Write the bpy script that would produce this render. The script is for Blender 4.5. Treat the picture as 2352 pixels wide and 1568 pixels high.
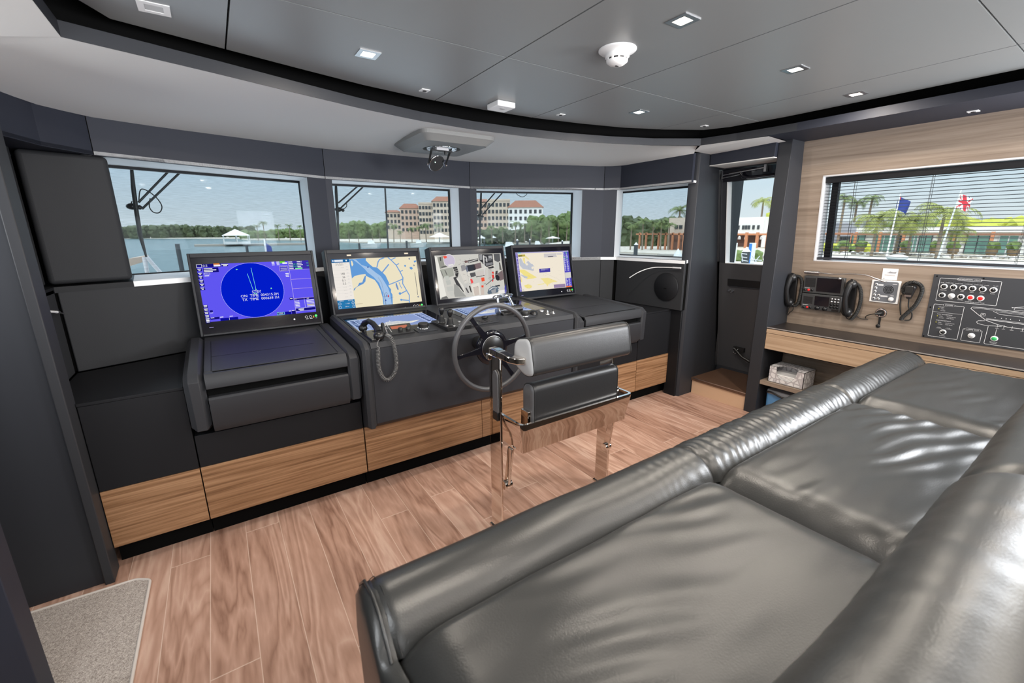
import bpy, bmesh, math, random
from math import pi, sin, cos, radians, sqrt, atan2
from mathutils import Vector, Matrix, noise as mnoise
for _o in list(bpy.data.objects): bpy.data.objects.remove(_o)
S = bpy.context.scene
COL = S.collection
random.seed(7)

# ------------------------------------------------------------------ camera
FPX = 995.53
_y, _p, _r = radians(33.86), radians(14.18), radians(-0.357)
_F = Vector((sin(_y)*cos(_p), cos(_y)*cos(_p), -sin(_p)))
_R = Vector((cos(_y), -sin(_y), 0))
_U = _R.cross(_F)
_R, _U = cos(_r)*_R + sin(_r)*_U, -sin(_r)*_R + cos(_r)*_U
EYE = Vector((0, 0, 1.6))
cam = bpy.data.cameras.new('camera')
camo = bpy.data.objects.new('camera', cam)
COL.objects.link(camo)
camo.matrix_world = Matrix((( _R.x, _U.x, -_F.x, EYE.x), (_R.y, _U.y, -_F.y, EYE.y), (_R.z, _U.z, -_F.z, EYE.z), (0, 0, 0, 1)))
cam.sensor_width = 36
cam.lens = FPX/2352*36
cam.clip_start = 0.02
cam.clip_end = 3000
cam.dof.use_dof = True
cam.dof.focus_distance = 3.2
cam.dof.aperture_fstop = 3.2
S.camera = camo

# ------------------------------------------------------------------ world, sun, exposure
vs = S.view_settings
vs.view_transform = 'Standard'
vs.look = 'None'
vs.exposure = 0.0
vs.gamma = 1.0
vs.use_curve_mapping = False
W = bpy.data.worlds.new('sky')
S.world = W
W.use_nodes = True
nt = W.node_tree
nt.nodes.clear()
_tc = nt.nodes.new('ShaderNodeTexCoord')
_sx = nt.nodes.new('ShaderNodeSeparateXYZ')
nt.links.new(_tc.outputs['Generated'], _sx.inputs[0])
_cr = nt.nodes.new('ShaderNodeValToRGB')
_cr.color_ramp.elements[0].position = 0.0
_cr.color_ramp.elements[0].color = (0.80, 0.88, 0.92, 1)
_cr.color_ramp.elements[1].position = 0.5
_cr.color_ramp.elements[1].color = (0.22, 0.45, 0.78, 1)
_e = _cr.color_ramp.elements.new(0.16)
_e.color = (0.56, 0.76, 0.92, 1)
nt.links.new(_sx.outputs['Z'], _cr.inputs[0])
_bg = nt.nodes.new('ShaderNodeBackground')
_e = _cr.color_ramp.elements.new(0.30)
_e.color = (0.50, 0.72, 0.92, 1)
_cr.color_ramp.elements[-1].position = 0.55
_cr.color_ramp.elements[-1].color = (2.6, 2.9, 3.2, 1)
_bg.inputs['Strength'].default_value = 1.0
nt.links.new(_cr.outputs[0], _bg.inputs[0])
_wo = nt.nodes.new('ShaderNodeOutputWorld')
nt.links.new(_bg.outputs[0], _wo.inputs[0])

def add_light(name, kind, loc, energy, color=(1, 1, 1), size=0.2, size_y=None, direction=(0, 0, -1), spread=None):
    l = bpy.data.lights.new(name, kind)
    l.energy = energy
    l.color = color
    o = bpy.data.objects.new(name, l)
    COL.objects.link(o)
    o.location = loc
    o.rotation_euler = Vector(direction).to_track_quat('-Z', 'Y').to_euler()
    if kind == 'AREA':
        l.size = size
        if size_y:
            l.shape = 'RECTANGLE'
            l.size_y = size_y
        if spread: l.spread = spread
    return o
sun = add_light('sun', 'SUN', (0, -5, 30), 1.7, (1.0, 0.95, 0.86), direction=(0.62, 0.42, -0.62))
sun.data.angle = radians(0.6)
# added fill lamp behind the camera; the closed aft wall has no glazing
add_light('fill_aft', 'AREA', (1.6, -1.72, 1.55), 105, (0.95, 0.97, 1.0), 3.6, 1.1, (0.03, 1, 0.42), spread=radians(125))
add_light('daylight_port_door', 'AREA', (-1.27, 2.16, 1.68), 15, (0.95, 0.98, 1.0), 0.5, 0.7, (1, 0.12, -0.1))
add_light('fill_port', 'AREA', (-0.98, 0.1, 1.95), 34, (0.93, 0.97, 1.0), 0.6, 0.7, (0.42, 1, -0.12))  # added fill aimed at the left pillar; the port wall has no window

add_light('daylight_starboard', 'AREA', (3.90, -0.2, 1.69), 64, (0.93, 0.96, 1.0), 0.9, 0.62, (-1, 0.75, -0.2))

# ------------------------------------------------------------------ materials
def mat(name, color, rough=0.5, metal=0.0, spec=0.5, emit=None, estr=1.0, coat=0.0, bump=None, alpha=1.0, trans=0.0):
    m = bpy.data.materials.new(name)
    m.use_nodes = True
    n = m.node_tree
    b = n.nodes['Principled BSDF']
    b.inputs['Base Color'].default_value = (*color, 1)
    b.inputs['Roughness'].default_value = rough
    b.inputs['Metallic'].default_value = metal
    b.inputs['Specular IOR Level'].default_value = spec
    b.inputs['Coat Weight'].default_value = coat
    b.inputs['Transmission Weight'].default_value = trans
    if emit:
        b.inputs['Emission Color'].default_value = (*emit, 1)
        b.inputs['Emission Strength'].default_value = estr
    if bump:
        sc, st = bump
        t = n.nodes.new('ShaderNodeTexNoise')
        t.inputs['Scale'].default_value = sc
        t.inputs['Detail'].default_value = 4
        tc = n.nodes.new('ShaderNodeTexCoord')
        n.links.new(tc.outputs['Object'], t.inputs['Vector'])
        bp = n.nodes.new('ShaderNodeBump')
        bp.inputs['Strength'].default_value = st
        bp.inputs['Distance'].default_value = 0.002
        n.links.new(t.outputs['Fac'], bp.inputs['Height'])
        n.links.new(bp.outputs[0], b.inputs['Normal'])
    return m

def ramp(n, stops):
    r = n.nodes.new('ShaderNodeValToRGB')
    e = r.color_ramp.elements
    e[0].position, e[0].color = stops[0][0], (*stops[0][1], 1)
    e[1].position, e[1].color = stops[-1][0], (*stops[-1][1], 1)
    for p, c in stops[1:-1]:
        k = e.new(p)
        k.color = (*c, 1)
    return r

def wood(name, stops, scale=(1.6, 14, 60), rough=0.45, rot=0.0):
    """straight veneer: noise stretched along the grain (object X after rotation)"""
    m = mat(name, (0.5, 0.4, 0.3), rough)
    n = m.node_tree
    b = n.nodes['Principled BSDF']
    tc = n.nodes.new('ShaderNodeTexCoord')
    mp = n.nodes.new('ShaderNodeMapping')
    mp.inputs['Rotation'].default_value = (0, 0, rot)
    mp.inputs['Scale'].default_value = scale
    t = n.nodes.new('ShaderNodeTexNoise')
    t.inputs['Scale'].default_value = 1.0
    t.inputs['Detail'].default_value = 6
    t.inputs['Roughness'].default_value = 0.65
    t.inputs['Distortion'].default_value = 0.25
    n.links.new(tc.outputs['Object'], mp.inputs[0])
    n.links.new(mp.outputs[0], t.inputs['Vector'])
    r = ramp(n, stops)
    n.links.new(t.outputs['Fac'], r.inputs[0])
    n.links.new(r.outputs[0], b.inputs['Base Color'])
    return m

M = {}
M['dark'] = mat('dark_grey_paint', (0.028, 0.030, 0.036), 0.48, spec=0.3, bump=(900, 0.12))
M['dark2'] = mat('darker_grey_laminate', (0.011, 0.0115, 0.0135), 0.5, spec=0.2, bump=(900, 0.1))
M['console'] = mat('console_grey_paint', (0.030, 0.031, 0.035), 0.48, spec=0.25, bump=(700, 0.15))
M['hatch'] = mat('pale_grey_hatch', (0.22, 0.22, 0.215), 0.55)
M['pad'] = mat('dark_upholstered_panel', (0.028, 0.029, 0.032), 0.6, spec=0.2, bump=(500, 0.25))
M['header'] = mat('blue_grey_panel', (0.022, 0.025, 0.037), 0.55, spec=0.3, bump=(600, 0.15))
M['soffit'] = mat('soft_grey_ceiling_fabric', (0.66, 0.655, 0.64), 0.7, bump=(400, 0.15))
M['ceil'] = mat('grey_ceiling_panel', (0.215, 0.222, 0.222), 0.36, bump=(600, 0.1))
M['black'] = mat('black_void', (0.004, 0.004, 0.004), 0.8, spec=0.05)
M['door'] = mat('satin_grey_door', (0.055, 0.056, 0.062), 0.45, bump=(800, 0.1))
M['gloss_black'] = mat('gloss_black_glass', (0.008, 0.008, 0.012), 0.08)
M['satin_black'] = mat('satin_black_plastic', (0.012, 0.012, 0.013), 0.32)
M['reveal'] = mat('pale_window_reveal', (0.85, 0.86, 0.88), 0.55)
M['leather'] = mat('black_leather', (0.028, 0.029, 0.029), 0.34, spec=0.6, bump=(260, 0.25))
M['leather_bolster'] = mat('matt_black_leather', (0.018, 0.018, 0.019), 0.36, spec=0.45, bump=(260, 0.2))
M['leather_grey'] = mat('dark_grey_leather', (0.10, 0.10, 0.105), 0.36, spec=0.6, bump=(260, 0.25))
M['leather_pale'] = mat('pale_grey_leather', (0.42, 0.43, 0.44), 0.45, bump=(260, 0.2))
M['chrome'] = mat('polished_steel', (0.80, 0.74, 0.68), 0.04, 1.0)
M['chrome2'] = mat('bright_chrome', (0.85, 0.86, 0.88), 0.07, 1.0)
M['satin_metal'] = mat('satin_steel', (0.55, 0.55, 0.56), 0.3, 1.0)
M['wheel'] = mat('grey_wheel_rim', (0.065, 0.066, 0.072), 0.38)
M['white'] = mat('white_plastic', (0.80, 0.80, 0.80), 0.4)
M['white_txt'] = mat('white_print', (0.75, 0.76, 0.78), 0.6)
M['black_txt'] = mat('black_print', (0.02, 0.02, 0.02), 0.6)
M['red'] = mat('red_button', (0.65, 0.02, 0.02), 0.35, emit=(0.8, 0.02, 0.02), estr=0.35)
M['green'] = mat('green_button', (0.03, 0.35, 0.10), 0.35, emit=(0.05, 0.4, 0.12), estr=0.3)
M['led_green'] = mat('green_led', (0.0, 0.3, 0.05), 0.4, emit=(0.01, 0.6, 0.06), estr=1.0)
M['led_orange'] = mat('orange_led', (0.4, 0.15, 0.0), 0.4, emit=(0.9, 0.4, 0.03), estr=1.0)
M['lens'] = mat('lit_lamp_lens', (1, 0.9, 0.75), 0.4, emit=(1.0, 0.88, 0.72), estr=14)
M['lens_off'] = mat('unlit_lamp_lens', (0.5, 0.5, 0.5), 0.3)
M['rubber'] = mat('black_rubber', (0.015, 0.015, 0.015), 0.5)
M['alu'] = mat('painted_white_steel', (0.6, 0.6, 0.62), 0.4)
M['counter'] = mat('dark_brown_counter', (0.022, 0.018, 0.017), 0.35)
M['counter_edge'] = mat('pale_edge', (0.3, 0.28, 0.27), 0.4)
M['wood'] = wood('walnut_zebra_veneer', [(0.32, (0.12, 0.055, 0.023)), (0.44, (0.235, 0.12, 0.055)), (0.54, (0.32, 0.175, 0.09)), (0.68, (0.42, 0.245, 0.13))], (1.3, 14, 62))
M['wood_pale'] = wood('pale_grey_oak_veneer', [(0.25, (0.14, 0.100, 0.075)), (0.42, (0.235, 0.18, 0.138)), (0.58, (0.30, 0.237, 0.188)), (0.78, (0.38, 0.305, 0.245))], (40, 1.0, 34))
M['wood_drawer'] = wood('warm_oak_veneer', [(0.25, (0.27, 0.17, 0.10)), (0.45, (0.42, 0.29, 0.19)), (0.62, (0.50, 0.36, 0.245)), (0.8, (0.58, 0.43, 0.31))], (40, 1.0, 55))
M['wood_step'] = mat('pale_maple', (0.62, 0.42, 0.28), 0.45)
M['tread'] = mat('dark_walnut_tread', (0.10, 0.055, 0.035), 0.3)

def carpet_mat():
    m = mat('grey_carpet', (0.4, 0.37, 0.33), 0.95)
    n = m.node_tree
    b = n.nodes['Principled BSDF']
    tc = n.nodes.new('ShaderNodeTexCoord')
    t = n.nodes.new('ShaderNodeTexNoise')
    t.inputs['Scale'].default_value = 170
    t.inputs['Detail'].default_value = 3
    t.inputs['Distortion'].default_value = 1.5
    n.links.new(tc.outputs['Object'], t.inputs['Vector'])
    r = ramp(n, [(0.35, (0.22, 0.185, 0.16)), (0.5, (0.40, 0.35, 0.315)), (0.68, (0.60, 0.54, 0.49))])
    n.links.new(t.outputs['Fac'], r.inputs[0])
    n.links.new(r.outputs[0], b.inputs['Base Color'])
    bp = n.nodes.new('ShaderNodeBump')
    bp.inputs['Strength'].default_value = 0.8
    bp.inputs['Distance'].default_value = 0.004
    n.links.new(t.outputs['Fac'], bp.inputs['Height'])
    n.links.new(bp.outputs[0], b.inputs['Normal'])
    return m
M['carpet'] = carpet_mat()
M['carpet_edge'] = mat('carpet_binding', (0.55, 0.50, 0.46), 0.8)

def floor_mat():
    m = mat('walnut_plank_floor', (0.5, 0.33, 0.24), 0.3)
    n = m.node_tree
    b = n.nodes['Principled BSDF']
    N = n.nodes.new
    L = n.links.new
    tc = N('ShaderNodeTexCoord')
    sep = N('ShaderNodeSeparateXYZ')
    L(tc.outputs['Object'], sep.inputs[0])
    def math_(op, a, c=None, d=None):
        q = N('ShaderNodeMath')
        q.operation = op
        for k, v in enumerate((a, c, d)):
            if v is None: continue
            if isinstance(v, (int, float)): q.inputs[k].default_value = v
            else: L(v, q.inputs[k])
        return q.outputs[0]
    px = math_('DIVIDE', math_('ADD', sep.outputs['X'], 10.017), 0.163)
    pid = math_('FLOOR', px)
    fx = math_('FRACT', px)
    wn = N('ShaderNodeTexWhiteNoise')
    wn.noise_dimensions = '1D'
    L(pid, wn.inputs['W'])
    py = math_('DIVIDE', math_('ADD', sep.outputs['Y'], math_('MULTIPLY', wn.outputs['Value'], 5.0)), 2.0)
    yid = math_('FLOOR', py)
    fy = math_('FRACT', py)
    wn2 = N('ShaderNodeTexWhiteNoise')
    wn2.noise_dimensions = '2D'
    cmb = N('ShaderNodeCombineXYZ')
    L(pid, cmb.inputs[0]); L(yid, cmb.inputs[1])
    L(cmb.outputs[0], wn2.inputs['Vector'])
    # grain coordinates per board
    g = N('ShaderNodeCombineXYZ')
    L(math_('MULTIPLY', sep.outputs['X'], 13.0), g.inputs[0])
    L(math_('ADD', math_('MULTIPLY', sep.outputs['Y'], 1.7), math_('MULTIPLY', wn2.outputs['Value'], 60.0)), g.inputs[1])
    L(math_('MULTIPLY', wn2.outputs['Value'], 33.0), g.inputs[2])
    t1 = N('ShaderNodeTexNoise')
    t1.inputs['Scale'].default_value = 0.42
    t1.inputs['Detail'].default_value = 3
    t1.inputs['Distortion'].default_value = 1.0
    L(g.outputs[0], t1.inputs['Vector'])
    # contour bands of the noise read as cathedral figure
    band = math_('FRACT', math_('MULTIPLY', t1.outputs['Fac'], 7.0))
    tri = math_('ABSOLUTE', math_('SUBTRACT', math_('MULTIPLY', band, 2.0), 1.0))
    t2 = N('ShaderNodeTexNoise')
    t2.inputs['Scale'].default_value = 5.0
    t2.inputs['Detail'].default_value = 5
    L(g.outputs[0], t2.inputs['Vector'])
    mixv = math_('ADD', math_('MULTIPLY', tri, 0.32), math_('ADD', math_('MULTIPLY', t2.outputs['Fac'], 0.38), math_('MULTIPLY', t1.outputs['Fac'], 0.38)))
    mixv = math_('ADD', mixv, math_('MULTIPLY', math_('SUBTRACT', wn2.outputs['Value'], 0.5), 0.26))
    r = ramp(n, [(0.20, (0.22, 0.115, 0.08)), (0.40, (0.36, 0.21, 0.152)), (0.6, (0.45, 0.275, 0.207)), (0.85, (0.58, 0.395, 0.31))])
    L(mixv, r.inputs[0])
    # light joint lines
    ex = math_('MINIMUM', fx, math_('SUBTRACT', 1.0, fx))
    ey = math_('MINIMUM', fy, math_('SUBTRACT', 1.0, fy))
    jx = math_('LESS_THAN', ex, 0.010)
    jy = math_('LESS_THAN', ey, 0.0012)
    j = math_('MULTIPLY', math_('MAXIMUM', jx, jy), 0.5)
    mx = N('ShaderNodeMix')
    mx.data_type = 'RGBA'
    L(j, mx.inputs['Factor'])
    L(r.outputs[0], mx.inputs['A'])
    mx.inputs['B'].default_value = (0.75, 0.6, 0.5, 1)
    L(mx.outputs['Result'], b.inputs['Base Color'])
    return m
M['floor'] = floor_mat()

def glass_mat(name, tint, gloss=0.06):
    m = bpy.data.materials.new(name)
    m.use_nodes = True
    n = m.node_tree
    n.nodes.clear()
    o = n.nodes.new('ShaderNodeOutputMaterial')
    tr = n.nodes.new('ShaderNodeBsdfTransparent')
    tr.inputs[0].default_value = (*tint, 1)
    gl = n.nodes.new('ShaderNodeBsdfGlossy')
    gl.inputs['Roughness'].default_value = 0.02
    gl.inputs[0].default_value = (0.9, 0.9, 0.9, 1)
    mx = n.nodes.new('ShaderNodeMixShader')
    mx.inputs[0].default_value = gloss
    n.links.new(tr.outputs[0], mx.inputs[1])
    n.links.new(gl.outputs[0], mx.inputs[2])
    n.links.new(mx.outputs[0], o.inputs[0])
    return m
M['glass'] = glass_mat('clear_window_glass', (0.97, 0.98, 0.97), 0.01)
M['glass_front'] = glass_mat('tinted_windscreen_glass', (0.90, 0.92, 0.92), 0.003)

def shade_mat():
    """sheer woven roller shade: fine horizontal threads, mostly open"""
    m = bpy.data.materials.new('sheer_woven_mesh')
    m.use_nodes = True
    n = m.node_tree
    n.nodes.clear()
    o = n.nodes.new('ShaderNodeOutputMaterial')
    tr = n.nodes.new('ShaderNodeBsdfTransparent')
    tr.inputs[0].default_value = (0.92, 0.96, 1.0, 1)
    df = n.nodes.new('ShaderNodeBsdfDiffuse')
    df.inputs[0].default_value = (0.06, 0.065, 0.07, 1)
    tc = n.nodes.new('ShaderNodeTexCoord')
    mp = n.nodes.new('ShaderNodeMapping')
    mp.inputs['Scale'].default_value = (18, 18, 520)
    t = n.nodes.new('ShaderNodeTexNoise')
    t.inputs['Scale'].default_value = 1.0
    t.inputs['Detail'].default_value = 2
    n.links.new(tc.outputs['Object'], mp.inputs[0])
    n.links.new(mp.outputs[0], t.inputs['Vector'])
    mr = n.nodes.new('ShaderNodeMapRange')
    mr.inputs['From Min'].default_value = 0.3
    mr.inputs['From Max'].default_value = 0.7
    mr.inputs['To Min'].default_value = 0.06
    mr.inputs['To Max'].default_value = 0.24
    n.links.new(t.outputs['Fac'], mr.inputs['Value'])
    mx = n.nodes.new('ShaderNodeMixShader')
    n.links.new(mr.outputs[0], mx.inputs[0])
    n.links.new(tr.outputs[0], mx.inputs[1])
    n.links.new(df.outputs[0], mx.inputs[2])
    n.links.new(mx.outputs[0], o.inputs[0])
    return m
M['shade'] = shade_mat()

_flat = {}
def flat(c, e=0.0, rough=0.6):
    """plain colour, optionally self lit (screens)"""
    key = (tuple(round(v, 3) for v in c), e, rough)
    if key not in _flat:
        if e:
            m = bpy.data.materials.new('screen_colour')
            m.use_nodes = True
            n = m.node_tree
            n.nodes.clear()
            o = n.nodes.new('ShaderNodeOutputMaterial')
            em = n.nodes.new('ShaderNodeEmission')
            em.inputs[0].default_value = (*c, 1)
            em.inputs[1].default_value = e
            n.links.new(em.outputs[0], o.inputs[0])
            _flat[key] = m
        else:
            _flat[key] = mat('plain_colour', c, rough)
    return _flat[key]
def srgb(r, g, b):
    f = lambda v: (v/255/12.92) if v/255 <= 0.04045 else ((v/255+0.055)/1.055)**2.4
    return (f(r), f(g), f(b))

# ------------------------------------------------------------------ mesh building
class MB:
    def __init__(s):
        s.v = []; s.f = []; s.m = []; s.sm = []
        s.mats = []
    def mi(s, m):
        if m not in s.mats: s.mats.append(m)
        return s.mats.index(m)
    def add(s, vs, fs, m, smooth=False, T=None):
        k = len(s.v)
        if T is not None: vs = [T @ Vector(v) for v in vs]
        s.v += [Vector(v) for v in vs]
        i = s.mi(m)
        for f in fs:
            s.f.append([k+a for a in f]); s.m.append(i); s.sm.append(smooth)
        return s
    def box(s, a, b, m, T=None):
        x0, y0, z0 = a; x1, y1, z1 = b
        if x0 > x1: x0, x1 = x1, x0
        if y0 > y1: y0, y1 = y1, y0
        if z0 > z1: z0, z1 = z1, z0
        vs = [(x, y, z) for z in (z0, z1) for y in (y0, y1) for x in (x0, x1)]
        return s.add(vs, [(0, 2, 3, 1), (4, 5, 7, 6), (0, 1, 5, 4), (2, 6, 7, 3), (0, 4, 6, 2), (1, 3, 7, 5)], m, T=T)
    def hexa(s, bot, top, m, T=None):
        """two matching rings of points (any count), closed solid"""
        n = len(bot)
        fs = [tuple(range(n))[::-1], tuple(range(n, 2*n))] + [(i, (i+1) % n, n+(i+1) % n, n+i) for i in range(n)]
        return s.add(list(bot)+list(top), fs, m, T=T)
    def prism(s, pts, h, m, T=None, axis='z'):
        """polygon pts (2-D) extruded between h[0] and h[1] along axis"""
        def P(p, t):
            return {'z': (p[0], p[1], t), 'x': (t, p[0], p[1]), 'y': (p[0], t, p[1])}[axis]
        return s.hexa([P(p, h[0]) for p in pts], [P(p, h[1]) for p in pts], m, T)
    def poly(s, pts, m, T=None):
        return s.add(pts, [tuple(range(len(pts)))], m, T=T)
    def tube(s, path, r, m, seg=10, T=None, caps=True, closed=False):
        path = [Vector(p) for p in path]
        n = len(path)
        rr = r if isinstance(r, (list, tuple)) else [r]*n
        vs = []; fs = []
        up = None
        for i, p in enumerate(path):
            if closed: t = path[(i+1) % n]-path[i-1]
            else: t = path[min(i+1, n-1)]-path[max(i-1, 0)]
            if t.length < 1e-9: t = Vector((0, 0, 1))
            t.normalize()
            if up is None:
                up = t.orthogonal().normalized()
            else:
                up = (up-t*up.dot(t))
                up = up.normalized() if up.length > 1e-6 else t.orthogonal().normalized()
            w = t.cross(up)
            for k in range(seg):
                a = 2*pi*k/seg
                vs.append(p+(up*cos(a)+w*sin(a))*rr[i])
        for i in range(n if closed else n-1):
            j = (i+1) % n
            for k in range(seg):
                k2 = (k+1) % seg
                fs.append((i*seg+k, i*seg+k2, j*seg+k2, j*seg+k))
        s.add(vs, fs, m, True, T)
        if caps and not closed:
            s.add(vs[:seg][::-1], [tuple(range(seg))], m, T=T)
            s.add(vs[-seg:], [tuple(range(seg))], m, T=T)
        return s
    def lathe(s, prof, m, seg=24, T=None, smooth=True):
        """profile [(r, z)] around local z"""
        vs = []; fs = []
        for r, z in prof:
            for k in range(seg):
                a = 2*pi*k/seg
                vs.append((r*cos(a), r*sin(a), z))
        for i in range(len(prof)-1):
            for k in range(seg):
                k2 = (k+1) % seg
                fs.append((i*seg+k, i*seg+k2, (i+1)*seg+k2, (i+1)*seg+k))
        s.add(vs, fs, m, smooth, T)
        if prof[0][0] > 1e-5: s.add(vs[:seg][::-1], [tuple(range(seg))], m, T=T)
        if prof[-1][0] > 1e-5: s.add(vs[-seg:], [tuple(range(seg))], m, T=T)
        return s
    def cyl(s, a, b, r, m, seg=20, r2=None):
        a = Vector(a); b = Vector(b)
        d = b-a
        T = Matrix.Translation(a) @ d.to_track_quat('Z', 'Y').to_matrix().to_4x4()
        return s.lathe([(r, 0), (r if r2 is None else r2, d.length)], m, seg, T)
    def ball(s, c, r, m, seg=16, rings=9, sc=(1, 1, 1), T=None):
        prof = [(max(1e-6, r*sin(pi*i/rings)), -r*cos(pi*i/rings)) for i in range(rings+1)]
        A = Matrix.Translation(Vector(c)) @ Matrix.Diagonal((*sc, 1))
        if T is not None: A = T @ A
        return s.lathe(prof, m, seg, A)
    def grid(s, nu, nv, fn, m, smooth=True, T=None, flip=False):
        vs = [fn(i/(nu-1), j/(nv-1)) for j in range(nv) for i in range(nu)]
        fs = []
        for j in range(nv-1):
            for i in range(nu-1):
                q = (j*nu+i, j*nu+i+1, (j+1)*nu+i+1, (j+1)*nu+i)
                fs.append(q[::-1] if flip else q)
        return s.add(vs, fs, m, smooth, T)
    def build(s, name, parent=None, bevel=0.0, seg=2, origin=None, label=None, subsurf=0):
        me = bpy.data.meshes.new(name)
        if origin is None:
            origin = worldpos(parent) if parent else Vector((0, 0, 0))
        origin = Vector(origin)
        me.from_pydata([tuple(v-origin) for v in s.v], [], s.f)
        for m in s.mats: me.materials.append(m)
        for p, i, q in zip(me.polygons, s.m, s.sm):
            p.material_index = i
            p.use_smooth = q
        me.update()
        o = bpy.data.objects.new(name, me)
        COL.objects.link(o)
        if parent:
            o.parent = parent
            o.location = origin-worldpos(parent)
        else:
            o.location = origin
        if bevel:
            b = o.modifiers.new('bevel', 'BEVEL')
            b.width = bevel
            b.segments = seg
            b.limit_method = 'ANGLE'
            b.angle_limit = radians(40)
            b.harden_normals = False
            for p in me.polygons: p.use_smooth = True
            me.set_sharp_from_angle(angle=radians(40))
        if subsurf:
            q = o.modifiers.new('subsurf', 'SUBSURF')
            q.levels = q.render_levels = subsurf
        if label: o['label'] = label
        return o

def worldpos(o):
    p = Vector((0, 0, 0))
    while o:
        p += o.location
        o = o.parent
    return p
def thing(name, label, cat, loc, group=None):
    o = bpy.data.objects.new(name, None)
    o.empty_display_size = 0.05
    COL.objects.link(o)
    o.location = loc
    o['label'] = label
    o['category'] = cat
    if group: o['group'] = group
    return o
def tag(o, label, cat, group=None, kind=None):
    o['label'] = label
    o['category'] = cat
    if group: o['group'] = group
    if kind: o['kind'] = kind
    return o
def struct(o):
    o['kind'] = 'structure'
    return o
def dup(root, loc, label=None, rotz=None, group=None, scale=None):
    def cp(o, par):
        c = o.copy()
        COL.objects.link(c)
        c.parent = par
        for ch in kids.get(o, []): cp(ch, c)
        return c
    kids = {}
    for q in list(COL.objects):
        if q.parent: kids.setdefault(q.parent, []).append(q)
    r = cp(root, None)
    r.location = loc
    if rotz is not None: r.rotation_euler = (0, 0, rotz)
    if scale: r.scale = scale if isinstance(scale, tuple) else (scale,)*3
    if label: r['label'] = label
    if group: r['group'] = group
    return r

_txt = {}
def text_mb(mb, s, m, T, size=0.02, align='LEFT'):
    """flat lettering added to a mesh builder, written in the local xy plane of T"""
    key = (s, align)
    if key not in _txt:
        cu = bpy.data.curves.new('t', 'FONT')
        cu.body = s
        cu.size = 1.0
        cu.align_x = align
        cu.align_y = 'CENTER'
        cu.resolution_u = 2
        o = bpy.data.objects.new('t', cu)
        COL.objects.link(o)
        dg = bpy.context.evaluated_depsgraph_get()
        dg.update()
        me = bpy.data.meshes.new_from_object(o.evaluated_get(dg))
        _txt[key] = ([v.co.copy() for v in me.vertices], [tuple(p.vertices) for p in me.polygons])
        bpy.data.objects.remove(o)
        bpy.data.curves.remove(cu)
        bpy.data.meshes.remove(me)
    vs, fs = _txt[key]
    if vs: mb.add([v*size for v in vs], fs, m, T=T)

def frame(o, x, y):
    """4x4 with origin o, local x and y axes"""
    x = Vector(x).normalized(); y = Vector(y)
    y = (y-x*y.dot(x)).normalized()
    z = x.cross(y)
    o = Vector(o)
    return Matrix(((x.x, y.x, z.x, o.x), (x.y, y.y, z.y, o.y), (x.z, y.z, z.z, o.z), (0, 0, 0, 1)))

# ================================================================== ROOM SHELL
def wp(y, z, off=0.0):
    """point on the inward-leaning starboard wall"""
    return Vector((4.17-0.108*(z-0.8)+off, y, z))

mb = MB()
mb.box((-1.4, -2.0, -0.12), (4.55, 4.1, 0.0), M['floor'])
struct(mb.build('floor'))

# --- ceiling: floating panels with open joints, dark void above
def clip(poly, ax, lim, keep_less):
    out = []
    n = len(poly)
    for i in range(n):
        a, b = poly[i], poly[(i+1) % n]
        ina = (a[ax] <= lim) == keep_less
        inb = (b[ax] <= lim) == keep_less
        if ina: out.append(a)
        if ina != inb:
            t = (lim-a[ax])/(b[ax]-a[ax])
            out.append((a[0]+(b[0]-a[0])*t, a[1]+(b[1]-a[1])*t))
    return out
arc = [(-0.344, 2.348), (0.122, 2.49), (0.45, 2.60), (0.80, 2.71), (1.20, 2.795), (1.593, 2.829), (2.0, 2.815), (2.373, 2.765), (2.75, 2.67), (3.107, 2.537), (3.445, 2.33)]
cedge = [(-0.27, -1.95), (-0.27, 2.25), (-0.20, 2.38), (0.168, 2.475), (0.46, 2.55), (0.80, 2.63), (1.20, 2.685), (1.6, 2.705), (2.0, 2.695), (2.4, 2.64), (2.77, 2.56), (3.10, 2.43), (3.38, 2.27), (3.46, 2.1), (3.50, 1.7), (3.50, -1.95)]
xs = [-1, 0.165, 1.248, 1.994, 3.045, 4.2]
ys = [-2.5, -0.80, 0.551, 1.882, 3.2]
mb = MB()
for i in range(len(xs)-1):
    for j in range(len(ys)-1):
        p = cedge
        g = 0.0035
        for ax, lim, less in ((0, xs[i]+g, False), (0, xs[i+1]-g, True), (1, ys[j]+g, False), (1, ys[j+1]-g, True)):
            if p: p = clip(p, ax, lim, less)
        if len(p) > 2: mb.prism(p, (2.38, 2.405), M['ceil'])
mb.box((-1.4, -2.0, 2.46), (4.55, 4.5, 2.56), M['black'])
struct(mb.build('ceiling'))

# soffit ring (rises slightly inboard) and its fascia
Hd = [(-0.71, 2.35), (-0.70, 2.60), (-0.68, 2.86), (-0.61, 3.09), (-0.46, 3.30), (-0.165, 3.43), (0.80, 3.80), (2.15, 3.92), (3.42, 3.38), (3.53, 3.26), (3.54, 2.45)]
Hz = [2.20, 2.195, 2.19, 2.19, 2.195, 2.20, 2.226, 2.25, 2.236, 2.236, 2.24]
def samp(poly, n):
    seg = [0]
    for a, b in zip(poly[:-1], poly[1:]):
        seg.append(seg[-1]+(Vector(b)-Vector(a)).length)
    out = []
    for k in range(n):
        d = seg[-1]*k/(n-1)
        i = max(j for j in range(len(seg)-1) if seg[j] <= d+1e-9)
        t = (d-seg[i])/(seg[i+1]-seg[i])
        out.append(Vector(poly[i]).lerp(Vector(poly[i+1]), min(1, t)))
    return out
NN = 48
si = samp([(x, y, 2.28) for x, y in arc], NN)
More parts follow.
